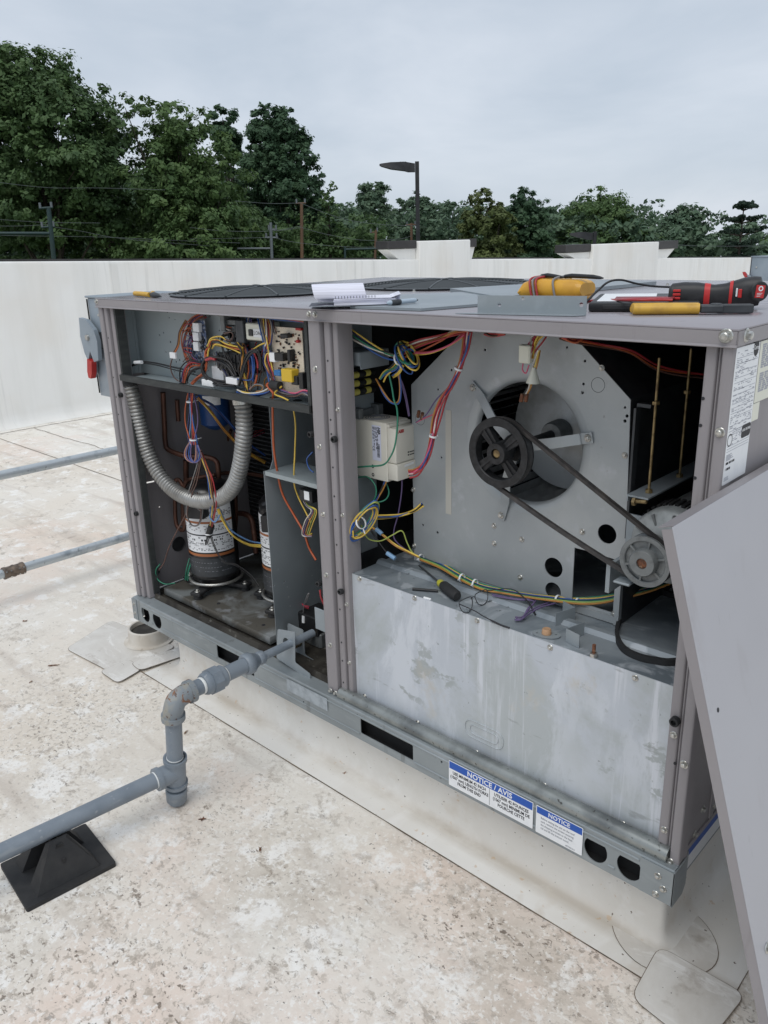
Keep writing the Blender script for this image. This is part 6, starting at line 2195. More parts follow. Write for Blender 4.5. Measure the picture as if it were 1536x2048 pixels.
# pliers in front
M_, l = frame_on(up(1266, 631), up(1508, 629), ZQ)
pl_ = thing('pliers', up(1400, 629), 'yellow handled lineman pliers lying in front of the cordless tool', 'pliers')
for s_ in (0, 1):
    b = MB(M_)
    yy = .012 + s_ * .022
    b.tube(catmull([(0, yy + .006 * s_, .012), (.01, yy + .008 * s_, .0115), (l * .25, yy + .007 * s_, .0115), (l * .45, yy + .002, .0115), (l * .56, yy - .004 * s_, .0115)], 6), lambda i, t: .0085 if t < .03 else .0108, 12)
    b.build('handle', m_ygrip, pl_, 60)
b = MB(M_)
b.rbox(l * .56, l * .76, .004, .034, .003, .019, .003, 1)
b.rbox(l * .70, l, .006, .0185, .002, .0195, .002, 1)
b.rbox(l * .70, l * .995, .0195, .032, .002, .0195, .002, 1)
hd = b.build('jaws', m_darkgrey, pl_, 30)
b = MB(M_)
b.lathe([(.0001, .0215), (.010, .0215), (.0125, .0192)], 18, Matrix.Translation((l * .70, .019, 0)))
b.build('rivet', m_darkgrey, hd, 40)
# cordless tool
p0, p1 = up(1338, 590, ZT + .03), up(1522, 584, ZT + .036)
ct = thing('cordless_tool', up(1430, 606), 'black and red cordless power tool lying on its side at the lid corner', 'power tool')
dv = (p1 - p0)
dv.z = 0
L0 = dv.length
dv.normalize()
sdv = Vector((-dv.y, dv.x, 0))
TM = basis((p0.x, p0.y, ZT), dv, sdv, (0, 0, 1))
stn = [(0, .018, .020, .028), (.006, .025, .026, .029), (.03, .027, .028, .030), (.06, .026, .027, .030), (.085, .022, .024, .029), (L0 * .5, .022, .023, .029), (L0 * .62, .022, .025, .030), (L0 * .72, .026, .028, .033), (L0 * .82, .029, .031, .036), (L0 * .92, .030, .032, .037), (L0 * .985, .028, .030, .038), (L0, .020, .022, .039)]
def loft(b, stn, M, n=20, pw=.75):
    V, F = [], []
    for x, ry, rz, zc in stn:
        for j in range(n):
            a = 2 * math.pi * j / n
            c_, s_ = math.cos(a), math.sin(a)
            V.append((x, ry * math.copysign(abs(c_) ** pw, c_), zc + rz * math.copysign(abs(s_) ** pw, s_)))
    for i in range(len(stn) - 1):
        F += [(i * n + j, i * n + (j + 1) % n, (i + 1) * n + (j + 1) % n, (i + 1) * n + j) for j in range(n)]
    F += [tuple(range(n - 1, -1, -1)), tuple(range((len(stn) - 1) * n, len(stn) * n))]
    return b.add(V, F, M)
loft(MB(), stn, TM).build('tool_body', mat('tool_black', S(36, 36, 38), .5, 0, [dict(s=30, lo=.5, hi=.7, c=S(52, 52, 54))]), ct, 40)
def ring_at(x0_, x1_, gr_=.0012):
    def itp(x):
        for i in range(len(stn) - 1):
            if stn[i][0] <= x <= stn[i + 1][0]:
                t = (x - stn[i][0]) / (stn[i + 1][0] - stn[i][0])
                return [stn[i][k] * (1 - t) + stn[i + 1][k] * t for k in range(4)]
        return stn[-1]
    return [(x, s_[1] + gr_, s_[2] + gr_, s_[3]) for x, s_ in ((x, itp(x)) for x in (x0_, (x0_ + x1_) / 2, x1_))]
for a0_, a1_ in ((.074, .086), (L0 * .665, L0 * .70)):
    loft(MB(), ring_at(a0_, a1_), TM).build('red_band', m_red, ct, 40)
b = MB()
for z in (.014, .022, .030, .038):
    b.rbox(.010, .026, -.0305, -.026, z, z + .0055, .001, 1, TM)
b.build('red_vent', m_red, ct, 30)
b = MB()
b.rbox(L0 * .76, L0 * .80, -.0325, -.028, .026, .044, .001, 1, TM)
lb = b.build('red_badge', m_red, ct, 30)
b = MB()
b.rbox(L0 * .735, L0 * .755, -.0315, -.028, .028, .046, .001, 1, TM)
b.build('white_badge', m_white, ct, 30)
b = MB()
EM = TM @ basis((L0 - .004, -.029, .039), Vector((.85, .5, 0)).normalized(), (0, 0, 1), Vector((.5, -.85, 0)).normalized())
b.lathe([(.0001, .004), (.019, .004), (.021, .001)], 24, EM)
fcg = b.build('round_guard', m_black, ct, 40)
b = MB()
b.prism([(-.012, -.012), (.008, -.014), (.010, .012), (-.010, .014)], .0042, .005, EM)
b.build('red_label', m_red, fcg, 30)
b = MB()
b.lathe([(.003, .0052), (.0055, .0052)], 14, EM @ Matrix.Translation((0, .006, 0)))
for k_ in range(3):
    b.box(-.008, .004 - k_ * .002, -.004 - k_ * .003, -.003 - k_ * .003, .0052, .0054, EM)
b.build('label_print', m_white, fcg, None)
# little pliers at the far left
M_, l = frame_on(up(268, 593), up(317, 597), ZQ)
sp_ = thing('small_pliers', up(290, 594), 'small yellow handled pliers at the far left front of the lid', 'pliers')
for s_ in (0, 1):
    b = MB(M_)
    b.tube(catmull([(0 + s_ * .05, .005 + s_ * .045, .010), (l * .3 + s_ * .02, .003 + s_ * .035, .0105), (l * .62, .004 + s_ * .014, .0095)], 6), lambda i, t: .0085, 10)
    b.build('handle', m_ygrip, sp_, 60)
b = MB(M_)
b.tube([(l * .58, .010, .009), (l * .72, .010, .010), (l * .85, .010, .009), (l, .010, .006)], lambda i, t: (.006, .010, .008, .002)[i], 10)
b.build('jaws', m_darkgrey, sp_, 50)

# ------------------------------------------------------------------ things lying on the deck inside
def dk(px, py, h=0.0):
    return A(px, py, 'z', ZD + h)
p0, p1, p2 = dk(838, 1131, .012), dk(879, 1165, .015), dk(915, 1193, .016)
sd = thing('screwdriver', dk(880, 1170), 'screwdriver with black and yellow handle lying on the inner deck', 'screwdriver')
dv = (p2 - p1).normalized()
b = MB()
b.tube([p0, p0.lerp(p1, .1), p1], lambda i, t: (.0022, .003, .003)[i], 10)
b.build('blade', m_darkgrey, sd, 50)
b = MB()
b.tube([p1 - dv * .004, p1 + dv * .006, p1 + dv * .014, p1 + dv * .02], lambda i, t: (.007, .0115, .010, .011)[i], 14)
b.build('collar', mat('clear_yellow_handle', S(180, 176, 60), .3), sd, 50)
ll = max(.05, (p2 - p1).length)
b = MB()
b.tube([p1 + dv * .019, p1 + dv * .028, p1 + dv * (ll * .55), p1 + dv * (ll - .008), p1 + dv * ll], lambda i, t: (.011, .0145, .0150, .0145, .011)[i], 16)
b.build('handle', m_matte, sd, 50)
# eyeglasses
bl, br_ = dk(935, 1226), dk(982, 1203)
gl = thing('eyeglasses', bl, 'thin dark wire framed eyeglasses standing on the inner deck', 'eyeglasses')
du = (br_ - bl)
du.z = 0
gw = .052
du.normalize()
def lens(c0, mirror):
    o = []
    for x, z in ((-.024, .033), (-.012, .036), (.010, .036), (.023, .033), (.024, .020), (.016, .006), (.002, .001), (-.014, .005), (-.023, .018)):
        o.append(c0 + du * (x * mirror) + Vector((0, 0, z)) + Vector((du.y, -du.x, 0)) * (-.010 * z / .036))
    return catmull(o, 4, True)
cA = bl + du * .002
cB = cA + du * .062
b = MB()
b.tube(lens(cA, 1), .0013, 6, closed=True)
b.tube(lens(cB, 1), .0013, 6, closed=True)
nv = Vector((du.y, -du.x, 0)) * -.010
b.tube(catmull([cA + du * .023 + Vector((0, 0, .027)) + nv, cA + du * .031 + Vector((0, 0, .031)) + nv, cB - du * .023 + Vector((0, 0, .027)) + nv], 4), .0012, 6)
b.build('rim', m_darkgrey, gl, 60)
for px in (((926, 1207, .030), (950, 1222, .020), (966, 1232, .014), (999, 1249, .006), (1019, 1256, .003)), ((1003, 1170, .032), (1022, 1178, .030), (1048, 1195, .022), (1060, 1210, .014), (1071, 1230, .003))):
    start = (cA - du * .024 + Vector((0, 0, .030)) + nv) if px[0][0] < 950 else (cB + du * .024 + Vector((0, 0, .030)) + nv)
    b = MB()
    b.tube(catmull([start] + [dk(*t) for t in px[1:]], 5), lambda i, t: .0014 if t < .62 else .0026, 8)
    b.build('temple', m_ink, gl, 60)
for c_ in (cA, cB):
    b = MB()
    ls = lens(c_, 1)
    b.add(ls, [tuple(range(len(ls)))])
    gm = mat('spectacle_glass', (1, 1, 1, 1), .02)
    gm.node_tree.nodes['Principled BSDF'].inputs['Transmission Weight'].default_value = 1.0
    gm.node_tree.nodes['Principled BSDF'].inputs['IOR'].default_value = 1.05
    b.build('lens', gm, gl, None)
# rod, chalk bit
p0, p1 = dk(825, 1178, .004), dk(876, 1182, .004)
b = MB()
b.cyl(p0, p1, .004, 12)
b.build('black_rod', m_black, None, 40, label='short black rod lying on the deck left of the screwdriver', category='rod')
p0, p1 = dk(848, 1195, .002), dk(862, 1199, .002)
b = MB()
b.cyl(p0, p1, .0032, 8)
b.build('paper_scrap', m_white, None, 40, label='tiny white paper scrap on the deck edge below the black rod', category='scrap')
# cover plate with plug
c = dk(1093, 1270)
cv = thing('cover_plate', c, 'small oval metal plate with a tan plug on the deck edge', 'plate')
b = MB(FLAT(c.x, c.y, ZD, .35))
b.plate([(.034 * math.cos(t), .021 * math.sin(t)) for t in [i * math.pi / 14 for i in range(28)]], [circ(-.022, -.003, .003, 8), circ(.022, .004, .003, 8)], .002, Matrix.Translation((0, 0, .0035)))
b.build('plate', m_galv, cv, 30)
b = MB(FLAT(c.x, c.y, ZD))
b.lathe([(.0001, .017), (.004, .016), (.009, .017), (.011, .015), (.012, .004)], 16)
b.build('plug', mat('tan_plug', S(176, 140, 108), .6), cv, 40)
# small folded brackets
for (pa, pb, h, lab) in (((1111, 1252), (1150, 1240), .034, 'small folded metal angle nearer the blower opening on the deck'), ((1132, 1284), (1168, 1270), .034, 'small folded metal angle nearer the front edge of the deck')):
    M_, l = frame_on(dk(*pa), dk(*pb), ZD + .0004)
    t_ = thing('folded_angle', dk(*pa), lab, 'bracket', 'small folded angles on the deck')
    b = MB()
    b.box(0, l, 0, .0015, 0, h, M_)
    b.build('angle_leg', m_galv, t_, 30)
    b = MB()
    if 'blower' in lab:
        b.box(l - .0015, l, .0016, .045, 0, h, M_)
    else:
        b.box(0, .0015, -.040, -.0001, 0, h, M_)
    b.build('angle_leg', m_galv, t_, 30)
# rusty bolt
c = dk(1187, 1313)
bt = thing('rusty_bolt', c, 'single rusty bolt standing up from the deck near the front edge', 'bolt')
b = MB(FLAT(c.x, c.y, ZD))
b.cyl((0, 0, 0), (0, 0, .03), .0042, 10)
b.build('bolt_shank', m_rust, bt, 40)
b = MB(FLAT(c.x, c.y, ZD))
b.prism(circ(0, 0, .0095, 6), .0005, .009)
b.build('bolt_nut', m_bolt, bt, 30)
# spare belt
pts = [(1420, 1135), (1330, 1178), (1290, 1197), (1260, 1215), (1243, 1235), (1234, 1258), (1236, 1280), (1250, 1300), (1278, 1314), (1310, 1321), (1345, 1324), (1400, 1312), (1440, 1270), (1450, 1200)]
P = [dk(px, py, .0075) for px, py in pts]
P = [Vector((min(p.x, 2.20), min(max(p.y, .06), .45), p.z)) for p in P]
lo2 = [(p.x, p.y) for p in catmull(P, 6, True)]
b = belt(MB(), lo2, Matrix.Translation((0, 0, ZD + .0078)), .0075, .0075, .009)
b.build('spare_belt', m_matte, None, 40, label='spare black drive belt looped on the deck beside the right post', category='belt')
# ------------------------------------------------------------------ beyond the roof
ZG = -6.0
def zg(x, y):
    return ZG + SLOPE * y
b = MB()
b.add([(-900, -300, zg(0, -300)), (60, -300, zg(0, -300)), (60, 900, zg(0, 900)), (-900, 900, zg(0, 900))], [(0, 1, 2, 3)])
b.build('ground', mat('grass_ground', S(78, 92, 54), .9, 0, [dict(s=.05, lo=.4, hi=.6, c=S(96, 100, 66))]), None, None, kind='structure')
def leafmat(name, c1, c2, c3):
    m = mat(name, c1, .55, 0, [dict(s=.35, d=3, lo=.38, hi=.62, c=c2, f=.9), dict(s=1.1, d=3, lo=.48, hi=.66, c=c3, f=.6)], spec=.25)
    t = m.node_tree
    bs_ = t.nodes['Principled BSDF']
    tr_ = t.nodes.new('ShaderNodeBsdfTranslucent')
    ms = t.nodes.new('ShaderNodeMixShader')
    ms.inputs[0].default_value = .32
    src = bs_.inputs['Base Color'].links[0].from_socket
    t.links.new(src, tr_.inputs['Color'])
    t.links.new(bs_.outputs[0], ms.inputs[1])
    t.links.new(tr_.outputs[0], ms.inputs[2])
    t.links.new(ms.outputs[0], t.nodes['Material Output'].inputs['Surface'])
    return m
LM = dict(
    deep=leafmat('leaf_deep_green', S(86, 110, 68), S(72, 96, 62), S(104, 128, 82)),
    dark=leafmat('leaf_dark_green', S(76, 102, 74), S(64, 90, 66), S(94, 120, 88)),
    mid=leafmat('leaf_mid_green', S(92, 116, 70), S(78, 103, 64), S(114, 136, 84)),
    olive=leafmat('leaf_olive_green', S(102, 114, 68), S(90, 102, 62), S(120, 130, 82)),
    far=leafmat('leaf_hazed_green', S(98, 120, 96), S(86, 110, 88), S(114, 134, 106)),  # paler green: distance haze put into the leaf colour
    pine=leafmat('pine_needles', S(54, 72, 60), S(44, 60, 50), S(70, 88, 72)))
m_bark = mat('tree_bark', S(84, 76, 68), .9, 0, [dict(s=(6, 6, 1), d=4, lo=.4, hi=.65, c=S(58, 52, 46))], bump=dict(s=(8, 8, 1), f=.5, dist=.05))
tn = np.random.default_rng(12)
def leaves(centres, radii, per, size, squash=.8, tufts=16):
    """leaf-sized quads gathered in tufts on the clumps of a crown"""
    k = len(centres)
    n = k * per
    td = tn.normal(size=(k, tufts, 3))
    td /= np.linalg.norm(td, axis=2)[:, :, None]
    tr_ = radii[:, None] * tn.uniform(.55, 1.05, (k, tufts))
    tc_ = centres[:, None, :] + td * tr_[:, :, None] * np.array([1, 1, squash])
    ts_ = radii[:, None] * tn.uniform(.16, .36, (k, tufts))
    ci = tn.choice(k, n, p=radii ** 2 / (radii ** 2).sum())
    ti = tn.integers(0, tufts, n)
    d = tn.normal(size=(n, 3))
    d /= np.linalg.norm(d, axis=1)[:, None]
    pos = tc_[ci, ti] + d * (ts_[ci, ti] * tn.uniform(.2, 1.1, n))[:, None] * np.array([1.1, 1.1, .75])
    nrm = td[ci, ti] * .55 + d * .6 + tn.normal(size=(n, 3)) * .35 + np.array([0, 0, .45])
    nrm /= np.linalg.norm(nrm, axis=1)[:, None]
    t = np.cross(nrm, tn.normal(size=(n, 3)))
    t /= np.linalg.norm(t, axis=1)[:, None]
    s = np.cross(nrm, t)
    sz = size * np.clip(np.exp(tn.normal(size=n) * .45), .35, 2.0)
    a, c = t * sz[:, None], s * (sz * .6)[:, None]
    V = np.stack([pos - a, pos + c, pos + a, pos - c], 1).reshape(-1, 3)
    return V
def leafobj(name, V, m, parent, **tags):
    me = bpy.data.meshes.new(name)
    n = len(V) // 4
    me.vertices.add(len(V))
    me.vertices.foreach_set('co', V.astype(np.float32).ravel())
    me.loops.add(n * 4)
    me.loops.foreach_set('vertex_index', np.arange(n * 4, dtype=np.int32))
    me.polygons.add(n)
    me.polygons.foreach_set('loop_start', np.arange(0, n * 4, 4, dtype=np.int32))
    me.polygons.foreach_set('loop_total', np.full(n, 4, dtype=np.int32))
    me.update()
    me.materials.append(m)
    return link(name, me, parent, **tags)
def tree(name, label, px, dist, top, wpx, kind, per=150, clumps=60, bottom=.12, lobes=None, size=.2, group=None, shape=1.0, rc=.17):
    tp_ = FAR(px, top, dist)
    x, y = tp_.x, tp_.y
    zb_ = zg(x, y)
    H = tp_.z - zb_
    Rw = (1.0 if px < 600 else 1.36) * wpx * dist / FPX / 2
    t_ = thing(name, (x, y, zb_), label, 'tree', group)
    zc0 = zb_ + H * bottom
    cen, rad = [], []
    for i in range(clumps):
        while True:
            u = tn.uniform(-1, 1, 3)
            q = np.linalg.norm(u)
            if .35 < q < 1:
                break
        # crown outline: wide in the middle, uneven
        h = (u[2] + 1) / 2
        wv = (math.sin(math.pi * min(1, max(0, h * .86 + .10))) ** .6) * shape + (1 - shape) * (1 - h)
        rr_ = Rw * (.80 + .14 * tn.uniform(-1, 1))
        cen.append((x + u[0] / max(q, .6) * rr_ * wv * min(1, q + .1), y + u[1] / max(q, .6) * rr_ * wv * min(1, q + .1), zc0 + (H * (1 - bottom)) * (.04 + .90 * h)))
        rad.append(rc * min(H * .8, Rw * 2.2) * tn.uniform(.55, 1.15))
    if lobes:
        for (lx, ly, lr) in lobes:
            p = FAR(lx, ly, dist + tn.uniform(-.5, .5))
            cen.append(tuple(p))
            rad.append(lr * dist / FPX)
    cen, rad = np.array(cen), np.array(rad)
    topz = cen[:, 2] + rad * .8
    cen[:, 2] -= np.maximum(0, topz - tp_.z)
    V = leaves(cen, rad, int(per * 5.0), size * .42)
    leafobj('crown', V, LM[kind], t_)
    b = MB()
    r0_ = max(.15, H * .014)
    b.tube([(x, y, zb_ - .2), (x + .1, y, zb_ + H * .3), (x - .1, y + .1, zb_ + H * .6), (x, y, zb_ + H * .9)], lambda i, t: r0_ * (1 - .85 * t), 8)
    for i in range(min(14, len(cen))):
        c_ = cen[tn.integers(len(cen))]
        hs_ = zb_ + H * tn.uniform(.2, .55)
        if hs_ > c_[2] - .3:
            hs_ = max(zb_ + .5, c_[2] - H * .15)
        b.tube([(x, y, hs_), ((x * .45 + c_[0] * .55), (y * .45 + c_[1] * .55), hs_ * .4 + c_[2] * .6), tuple(c_)], lambda i, t: r0_ * .4 * (1 - .8 * t), 5)
    b.build('trunk', m_bark, t_, 60)
    return t_
tree('broadleaf_tree', 'tallest leafy tree at the far left edge behind the parapet', 40, 47, 86, 310, 'deep', 190, 95, .40, [(20, 130, 40), (100, 135, 34), (165, 205, 36), (-20, 150, 40), (185, 235, 22), (130, 175, 34), (60, 170, 50)], .21)
tree('broadleaf_tree', 'slender leafy tree between the tallest tree and the broad round one', 190, 55, 222, 130, 'mid', 150, 40, .1, [(185, 260, 30), (205, 300, 40)], .2)
tree('broadleaf_tree', 'broad round topped tree left of centre with low spreading boughs', 345, 46, 192, 280, 'mid', 210, 105, .16, [(250, 215, 26), (300, 208, 26), (340, 212, 28), (400, 250, 34), (450, 300, 34), (470, 350, 30), (240, 260, 36), (455, 400, 36)], .19)
tree('broadleaf_tree', 'narrow dark tree top showing behind the broad round tree', 445, 62, 204, 90, 'dark', 150, 40, .3, [(445, 235, 26), (440, 270, 34)], .22)
tree('broadleaf_tree', 'dense dark rounded tree at the right end of the tall left group', 548, 60, 208, 175, 'dark', 230, 85, .36, [(520, 235, 28), (570, 245, 32), (600, 290, 26), (590, 340, 28), (520, 330, 44), (560, 380, 30)], .22)
tree('young_tree', 'thin wispy young tree right of the brown utility pole', 655, 50, 362, 90, 'mid', 60, 38, .1, [(650, 385, 12), (665, 372, 10)], .16)
tree('broadleaf_tree', 'small round tree just left of the street lamp', 742, 78, 357, 96, 'far', 170, 46, .1, [(742, 380, 30)], .26)
tree('broadleaf_tree', 'soft green tree directly behind the street lamp pole', 838, 74, 372, 100, 'far', 170, 46, .1, None, .26)
tree('broadleaf_tree', 'low tree filling the gap right of the street lamp', 905, 80, 396, 100, 'far', 150, 40, .1, None, .26)
tree('broadleaf_tree', 'olive green tree behind the nearer white pilaster', 975, 55, 374, 120, 'olive', 200, 60, .1, [(965, 395, 24), (945, 440, 30)], .2)
tree('broadleaf_tree', 'dark rounded tree touching the olive tree on its right', 1045, 58, 378, 110, 'dark', 200, 60, .1, [(1040, 405, 30), (1070, 430, 30)], .2)
tree('broadleaf_tree', 'pale distant tree showing above the gap between pilasters', 1122, 95, 393, 90, 'far', 130, 36, .1, None, .32)
tree('broadleaf_tree', 'wide tree with a twiggy top behind the second pilaster', 1195, 64, 374, 180, 'mid', 210, 75, .1, [(1190, 400, 30), (1240, 430, 26), (1150, 430, 34)], .2)
tree('broadleaf_tree', 'lower spreading tree right of the twiggy topped tree', 1275, 66, 428, 110, 'mid', 170, 44, .1, None, .22)
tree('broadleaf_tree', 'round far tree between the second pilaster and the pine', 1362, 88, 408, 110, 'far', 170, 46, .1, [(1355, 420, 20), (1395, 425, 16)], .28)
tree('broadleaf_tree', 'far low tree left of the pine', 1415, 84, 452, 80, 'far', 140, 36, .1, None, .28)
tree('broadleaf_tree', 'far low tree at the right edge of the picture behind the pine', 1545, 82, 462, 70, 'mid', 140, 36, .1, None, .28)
tree('broadleaf_tree', 'bright low tree in front of the pine near the far switch', 1440, 58, 486, 90, 'olive', 140, 36, .1, None, .2)
# the pine, in tiers
px, dist, top = 1489, 60, 403
tp_ = FAR(px, top, dist)
x, y = tp_.x, tp_.y
zb_ = zg(x, y)
pt = thing('pine_tree', (x, y, zb_), 'tall pine with open tiers of branches near the right edge', 'tree')
cen, rad = [], []
H = tp_.z - zb_
b = MB()
b.tube([(x, y, zb_ - .2), (x, y, zb_ + H * .5), (x, y, tp_.z - .2)], lambda i, t: .22 * (1 - .85 * t), 8)
for i in range(9):
    h = tp_.z - .35 - i * .78
    ln_ = (.55, 1.0, 1.25, 1.0, .8, 1.3, 1.6, 1.8, 2.0)[i]
    for j in range(6):
        a = j * 1.05 + tn.uniform(-.3, .3) + i
        l = ln_ * tn.uniform(.75, 1.15)
        ex, ey, dz = x + l * math.cos(a), y + l * math.sin(a), tn.uniform(-.05, .22)
        b.tube([(x, y, h - .2), (ex, ey, h + dz)], lambda i, t: .05 * (1 - .7 * t), 5)
        for q in (.5, .8, 1.0):
            cen.append((x + (ex - x) * q, y + (ey - y) * q, h + .06 + dz * q))
            rad.append(tn.uniform(.2, .32))
leafobj('crown', leaves(np.array(cen), np.array(rad), 110, .075, .45, 8), LM['pine'], pt)
b.build('trunk', m_bark, pt, 60)
# undergrowth and far wood: masses nobody could count
cen, rad = [], []
for px in range(-60, 760, 16):
    for d_ in (50, 56, 62):
        tp_ = FAR(px + tn.uniform(-12, 12), 440 + tn.uniform(-28, 40) - (24 if px < 480 else -14), d_)
        zb_ = zg(tp_.x, tp_.y)
        nz = 3
        for j in range(nz):
            cen.append((tp_.x + tn.uniform(-.6, .6), tp_.y + tn.uniform(-.6, .6), zb_ + (tp_.z - zb_) * (.35 + .3 * j) - .3))
            rad.append(tn.uniform(.8, 1.5))
leafobj('undergrowth', leaves(np.array(cen), np.array(rad), 360, .095), LM['deep'], None, kind='stuff', label='dark green undergrowth massed behind the parapet', category='undergrowth')
cen, rad = [], []
for px in list(range(560, 1640, 14)) + list(range(1640, 2500, 22)):
    for d_ in (62, 88, 104):
        tp_ = FAR(px + tn.uniform(-10, 10), 418 + tn.uniform(-14, 30) + (26 if d_ < 70 else -6) + (22 if px > 1290 else 0) + (18 if px > 1430 else 0), d_)
        zb_ = zg(tp_.x, tp_.y)
        for j in range(3):
            cen.append((tp_.x + tn.uniform(-1, 1), tp_.y + tn.uniform(-1, 1), zb_ + (tp_.z - zb_) * (.3 + .33 * j) - .4))
            rad.append(tn.uniform(1.0, 1.9))
for px in list(range(-760, -80, 26)) + list(range(-80, 700, 20)):
    for d_ in (66, 72):
        tp_ = FAR(px, tn.uniform(330, 400) if px < 520 else 440, d_)
        zb_ = zg(tp_.x, tp_.y)
        for j in range(6):
            cen.append((tp_.x + tn.uniform(-1, 1), tp_.y + tn.uniform(-1, 1), zb_ + (tp_.z - zb_) * (.15 + .16 * j)))
            rad.append(tn.uniform(1.6, 2.4))
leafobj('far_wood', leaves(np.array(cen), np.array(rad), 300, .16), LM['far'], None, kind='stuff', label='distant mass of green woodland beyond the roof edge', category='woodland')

# street lamps -------------------------------------------------------------------------
m_lampm = mat('lamp_dark_bronze', S(44, 44, 46), .5, .3, [dict(s=6, lo=.4, hi=.7, c=S(58, 58, 60))])
def lamp(px, top, dist, label, arm_px, py_arm):
    tp_ = FAR(px, top, dist)
    x, y = tp_.x, tp_.y
    zb_ = zg(x, y)
    t_ = thing('street_lamp', (x, y, zb_), label, 'street lamp', 'square pole area lamps beyond the parapet')
    upv = Vector((0, SLOPE, 1)).normalized()
    b = MB()
    s_ = .055
    b.box(-s_, s_, -s_, s_, zb_ - .1, tp_.z, FLAT(x, y, 0, R_(40)))
    b.build('pole', m_lampm, t_, 30)
    e = FAR(arm_px, py_arm, dist)
    st_ = Vector((x, y, tp_.z - .12))
    e = Vector((e.x, e.y, st_.z + .02))
    d = (e - st_)
    l = d.length
    d.normalize()
    M_ = basis(st_, d, Vector((-d.y, d.x, 0)).normalized(), (0, 0, 1))
    b = MB()
    V = []
    for xx, hw, z0, z1 in ((.06, .06, -.15, .07), (.25, .07, -.15, .10), (.34, .14, -.12, .11), (l * .7, .17, -.07, .10), (l * .95, .15, .0, .07), (l, .09, .025, .06)):
        V += [(xx, -hw, z0), (xx, hw, z0), (xx, hw * .8, z1), (xx, -hw * .8, z1)]
    F = []
    for i in range(5):
        F += [(i * 4 + j, i * 4 + (j + 1) % 4, i * 4 + 4 + (j + 1) % 4, i * 4 + 4 + j) for j in range(4)]
    F += [(3, 2, 1, 0), (20, 21, 22, 23)]
    b.add(V, F, M_)
    hd_ = b.build('lamp_head', m_lampm, t_, 40)
    b = MB()
    for k_ in range(4):
        b.box(.30 + k_ * .05, .32 + k_ * .05, -.10, .10, .085, .115, M_)
    b.build('cooling_fin', m_lampm, hd_, 30)
    return t_
lamp(834, 323, 24, 'tall dark street lamp rising above the nearer pilaster', 759, 333)
lamp(1190, 463, 30, 'street lamp whose head just shows above the second pilaster', 1139, 471)

# utility poles, gantries and wires --------------------------------------------------------
m_wood = mat('pole_wood', S(112, 86, 66), .8, 0, [dict(s=(3, 3, .4), lo=.4, hi=.65, c=S(92, 70, 56))])
m_greens = mat('gantry_green_steel', S(44, 62, 60), .5, .2, [dict(s=3, lo=.4, hi=.7, c=S(44, 66, 68))])
m_greys = mat('gantry_grey_steel', S(112, 118, 122), .5, .3)
m_wirel = mat('overhead_wire_grey', S(104, 110, 112), .5, .3)
def polepts(pa, pb, dist):
    a = FAR(*pa, dist)
    c = FAR(*pb, dist)
    d = (c - a)
    return a, a + d * ((zg(a.x, a.y) - a.z) / d.z)
def pole(name, label, pa, pb, dist, r, m, arms=(), beams=()):
    a, g = polepts(pa, pb, dist)
    t_ = thing(name, g, label, 'utility pole')
    b = MB()
    b.cyl(g, a, r * .85, 12, r * .7)
    b.build('pole', m, t_, 50)
    for (p, q, rr_) in arms:
        b = MB()
        b.cyl(FAR(*p, dist), FAR(*q, dist), rr_, 8)
        b.build('crossarm', m, t_, 50)
        for k_ in (.1, .9):
            c_ = FAR(*p, dist).lerp(FAR(*q, dist), k_)
            b = MB()
            b.cyl(c_, c_ + Vector((0, 0, .22)), .05, 8)
            b.build('insulator', m_greys, t_, 50)
    for (p, q, d2, rr_) in beams:
        b = MB()
        b.cyl(FAR(*p, dist), FAR(*q, d2), rr_, 8)
        b.build('beam', m, t_, 50)
    return t_
pole('railway_gantry', 'dark green leaning steel gantry post with two crossarms at the left', (97, 415), (108, 520), 38, .13, m_greens, [((78, 417), (106, 415), .05), ((82, 455), (110, 453), .05)], [((100, 467), (-60, 467), 38, .07)])
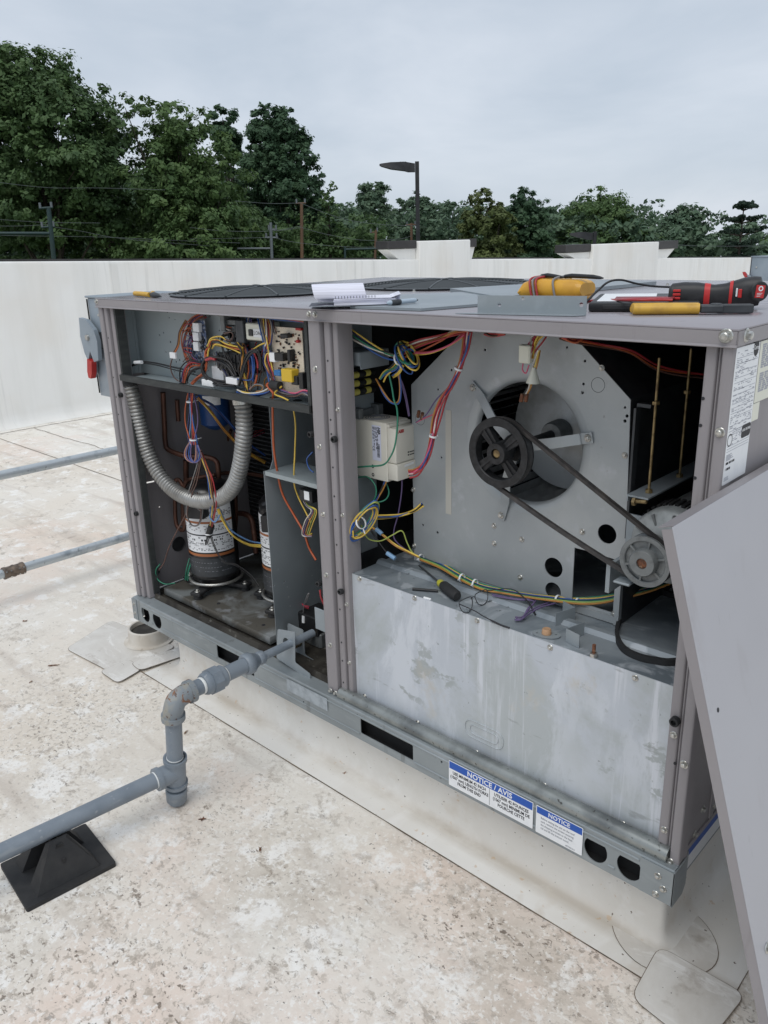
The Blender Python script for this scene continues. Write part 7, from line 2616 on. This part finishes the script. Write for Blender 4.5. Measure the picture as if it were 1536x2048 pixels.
pole('railway_gantry', 'grey steel gantry post with a long beam left of the brown pole', (541, 445), (544, 520), 44, .11, m_greys, [((536, 459), (554, 459), .04), ((530, 475), (556, 475), .04)], [((541, 497), (475, 497), 44, .05)])
pole('gantry_leg', 'short grey steel post at the left end of the grey beam', (421, 494), (423, 520), 44, .09, m_greys)
pole('utility_pole', 'slim brown wooden utility pole with a small top crossarm', (603, 406), (604, 520), 46, .12, m_wood, [((591, 407), (612, 406), .04)])
pole('utility_pole', 'grey wooden pole left of the street lamp', (752, 460), (750, 520), 48, .10, m_wood, [((740, 466), (756, 463), .03)])
pole('railway_gantry', 'dark green gantry frame just left of the street lamp', (690, 494), (690, 520), 46, .09, m_greens, (), [((690, 499), (768, 497), 46, .05)])
pole('utility_pole', 'distant wooden pole with crossarm behind the street lamp', (823, 446), (823, 500), 60, .13, m_wood, [((812, 450), (832, 449), .05)])
pole('utility_pole', 'distant wooden pole between the two pilasters', (1105, 440), (1105, 510), 70, .13, m_wood, [((1098, 472), (1118, 470), .05)])
def owire(pts, dist, r=.009):
    P = []
    for i, p in enumerate(pts):
        P.append(FAR(p[0], p[1], p[2] if len(p) > 2 else dist))
    b = MB()
    b.tube(catmull(P, 6), r, 5)
    b.build('overhead_wire', m_wirel, None, 60, label='thin overhead line strung between the poles behind the parapet', category='overhead wire', group='overhead lines behind the parapet')
for pts in ([(-40, 436), (40, 442), (98, 445), (200, 446)], [(-40, 452), (40, 452), (98, 449)], [(100, 453), (160, 462), (250, 478), (420, 492)], [(-40, 360), (90, 375), (200, 376), (330, 380)],
            [(-40, 470), (60, 472), (200, 474), (330, 480), (480, 486)], [(380, 455), (450, 462), (541, 462), (603, 452)], [(380, 478), (450, 477), (541, 475)], [(541, 474), (600, 486), (700, 494), (760, 494)],
            [(603, 455), (650, 468), (720, 480), (768, 480)], [(470, 402), (540, 407), (603, 406)], [(603, 407), (680, 436), (752, 448), (830, 452)], [(541, 462), (570, 460), (603, 455)],
            [(1310, 486), (1400, 492), (1560, 492)], [(760, 480), (800, 478), (823, 472)]):
    owire(pts, 42)
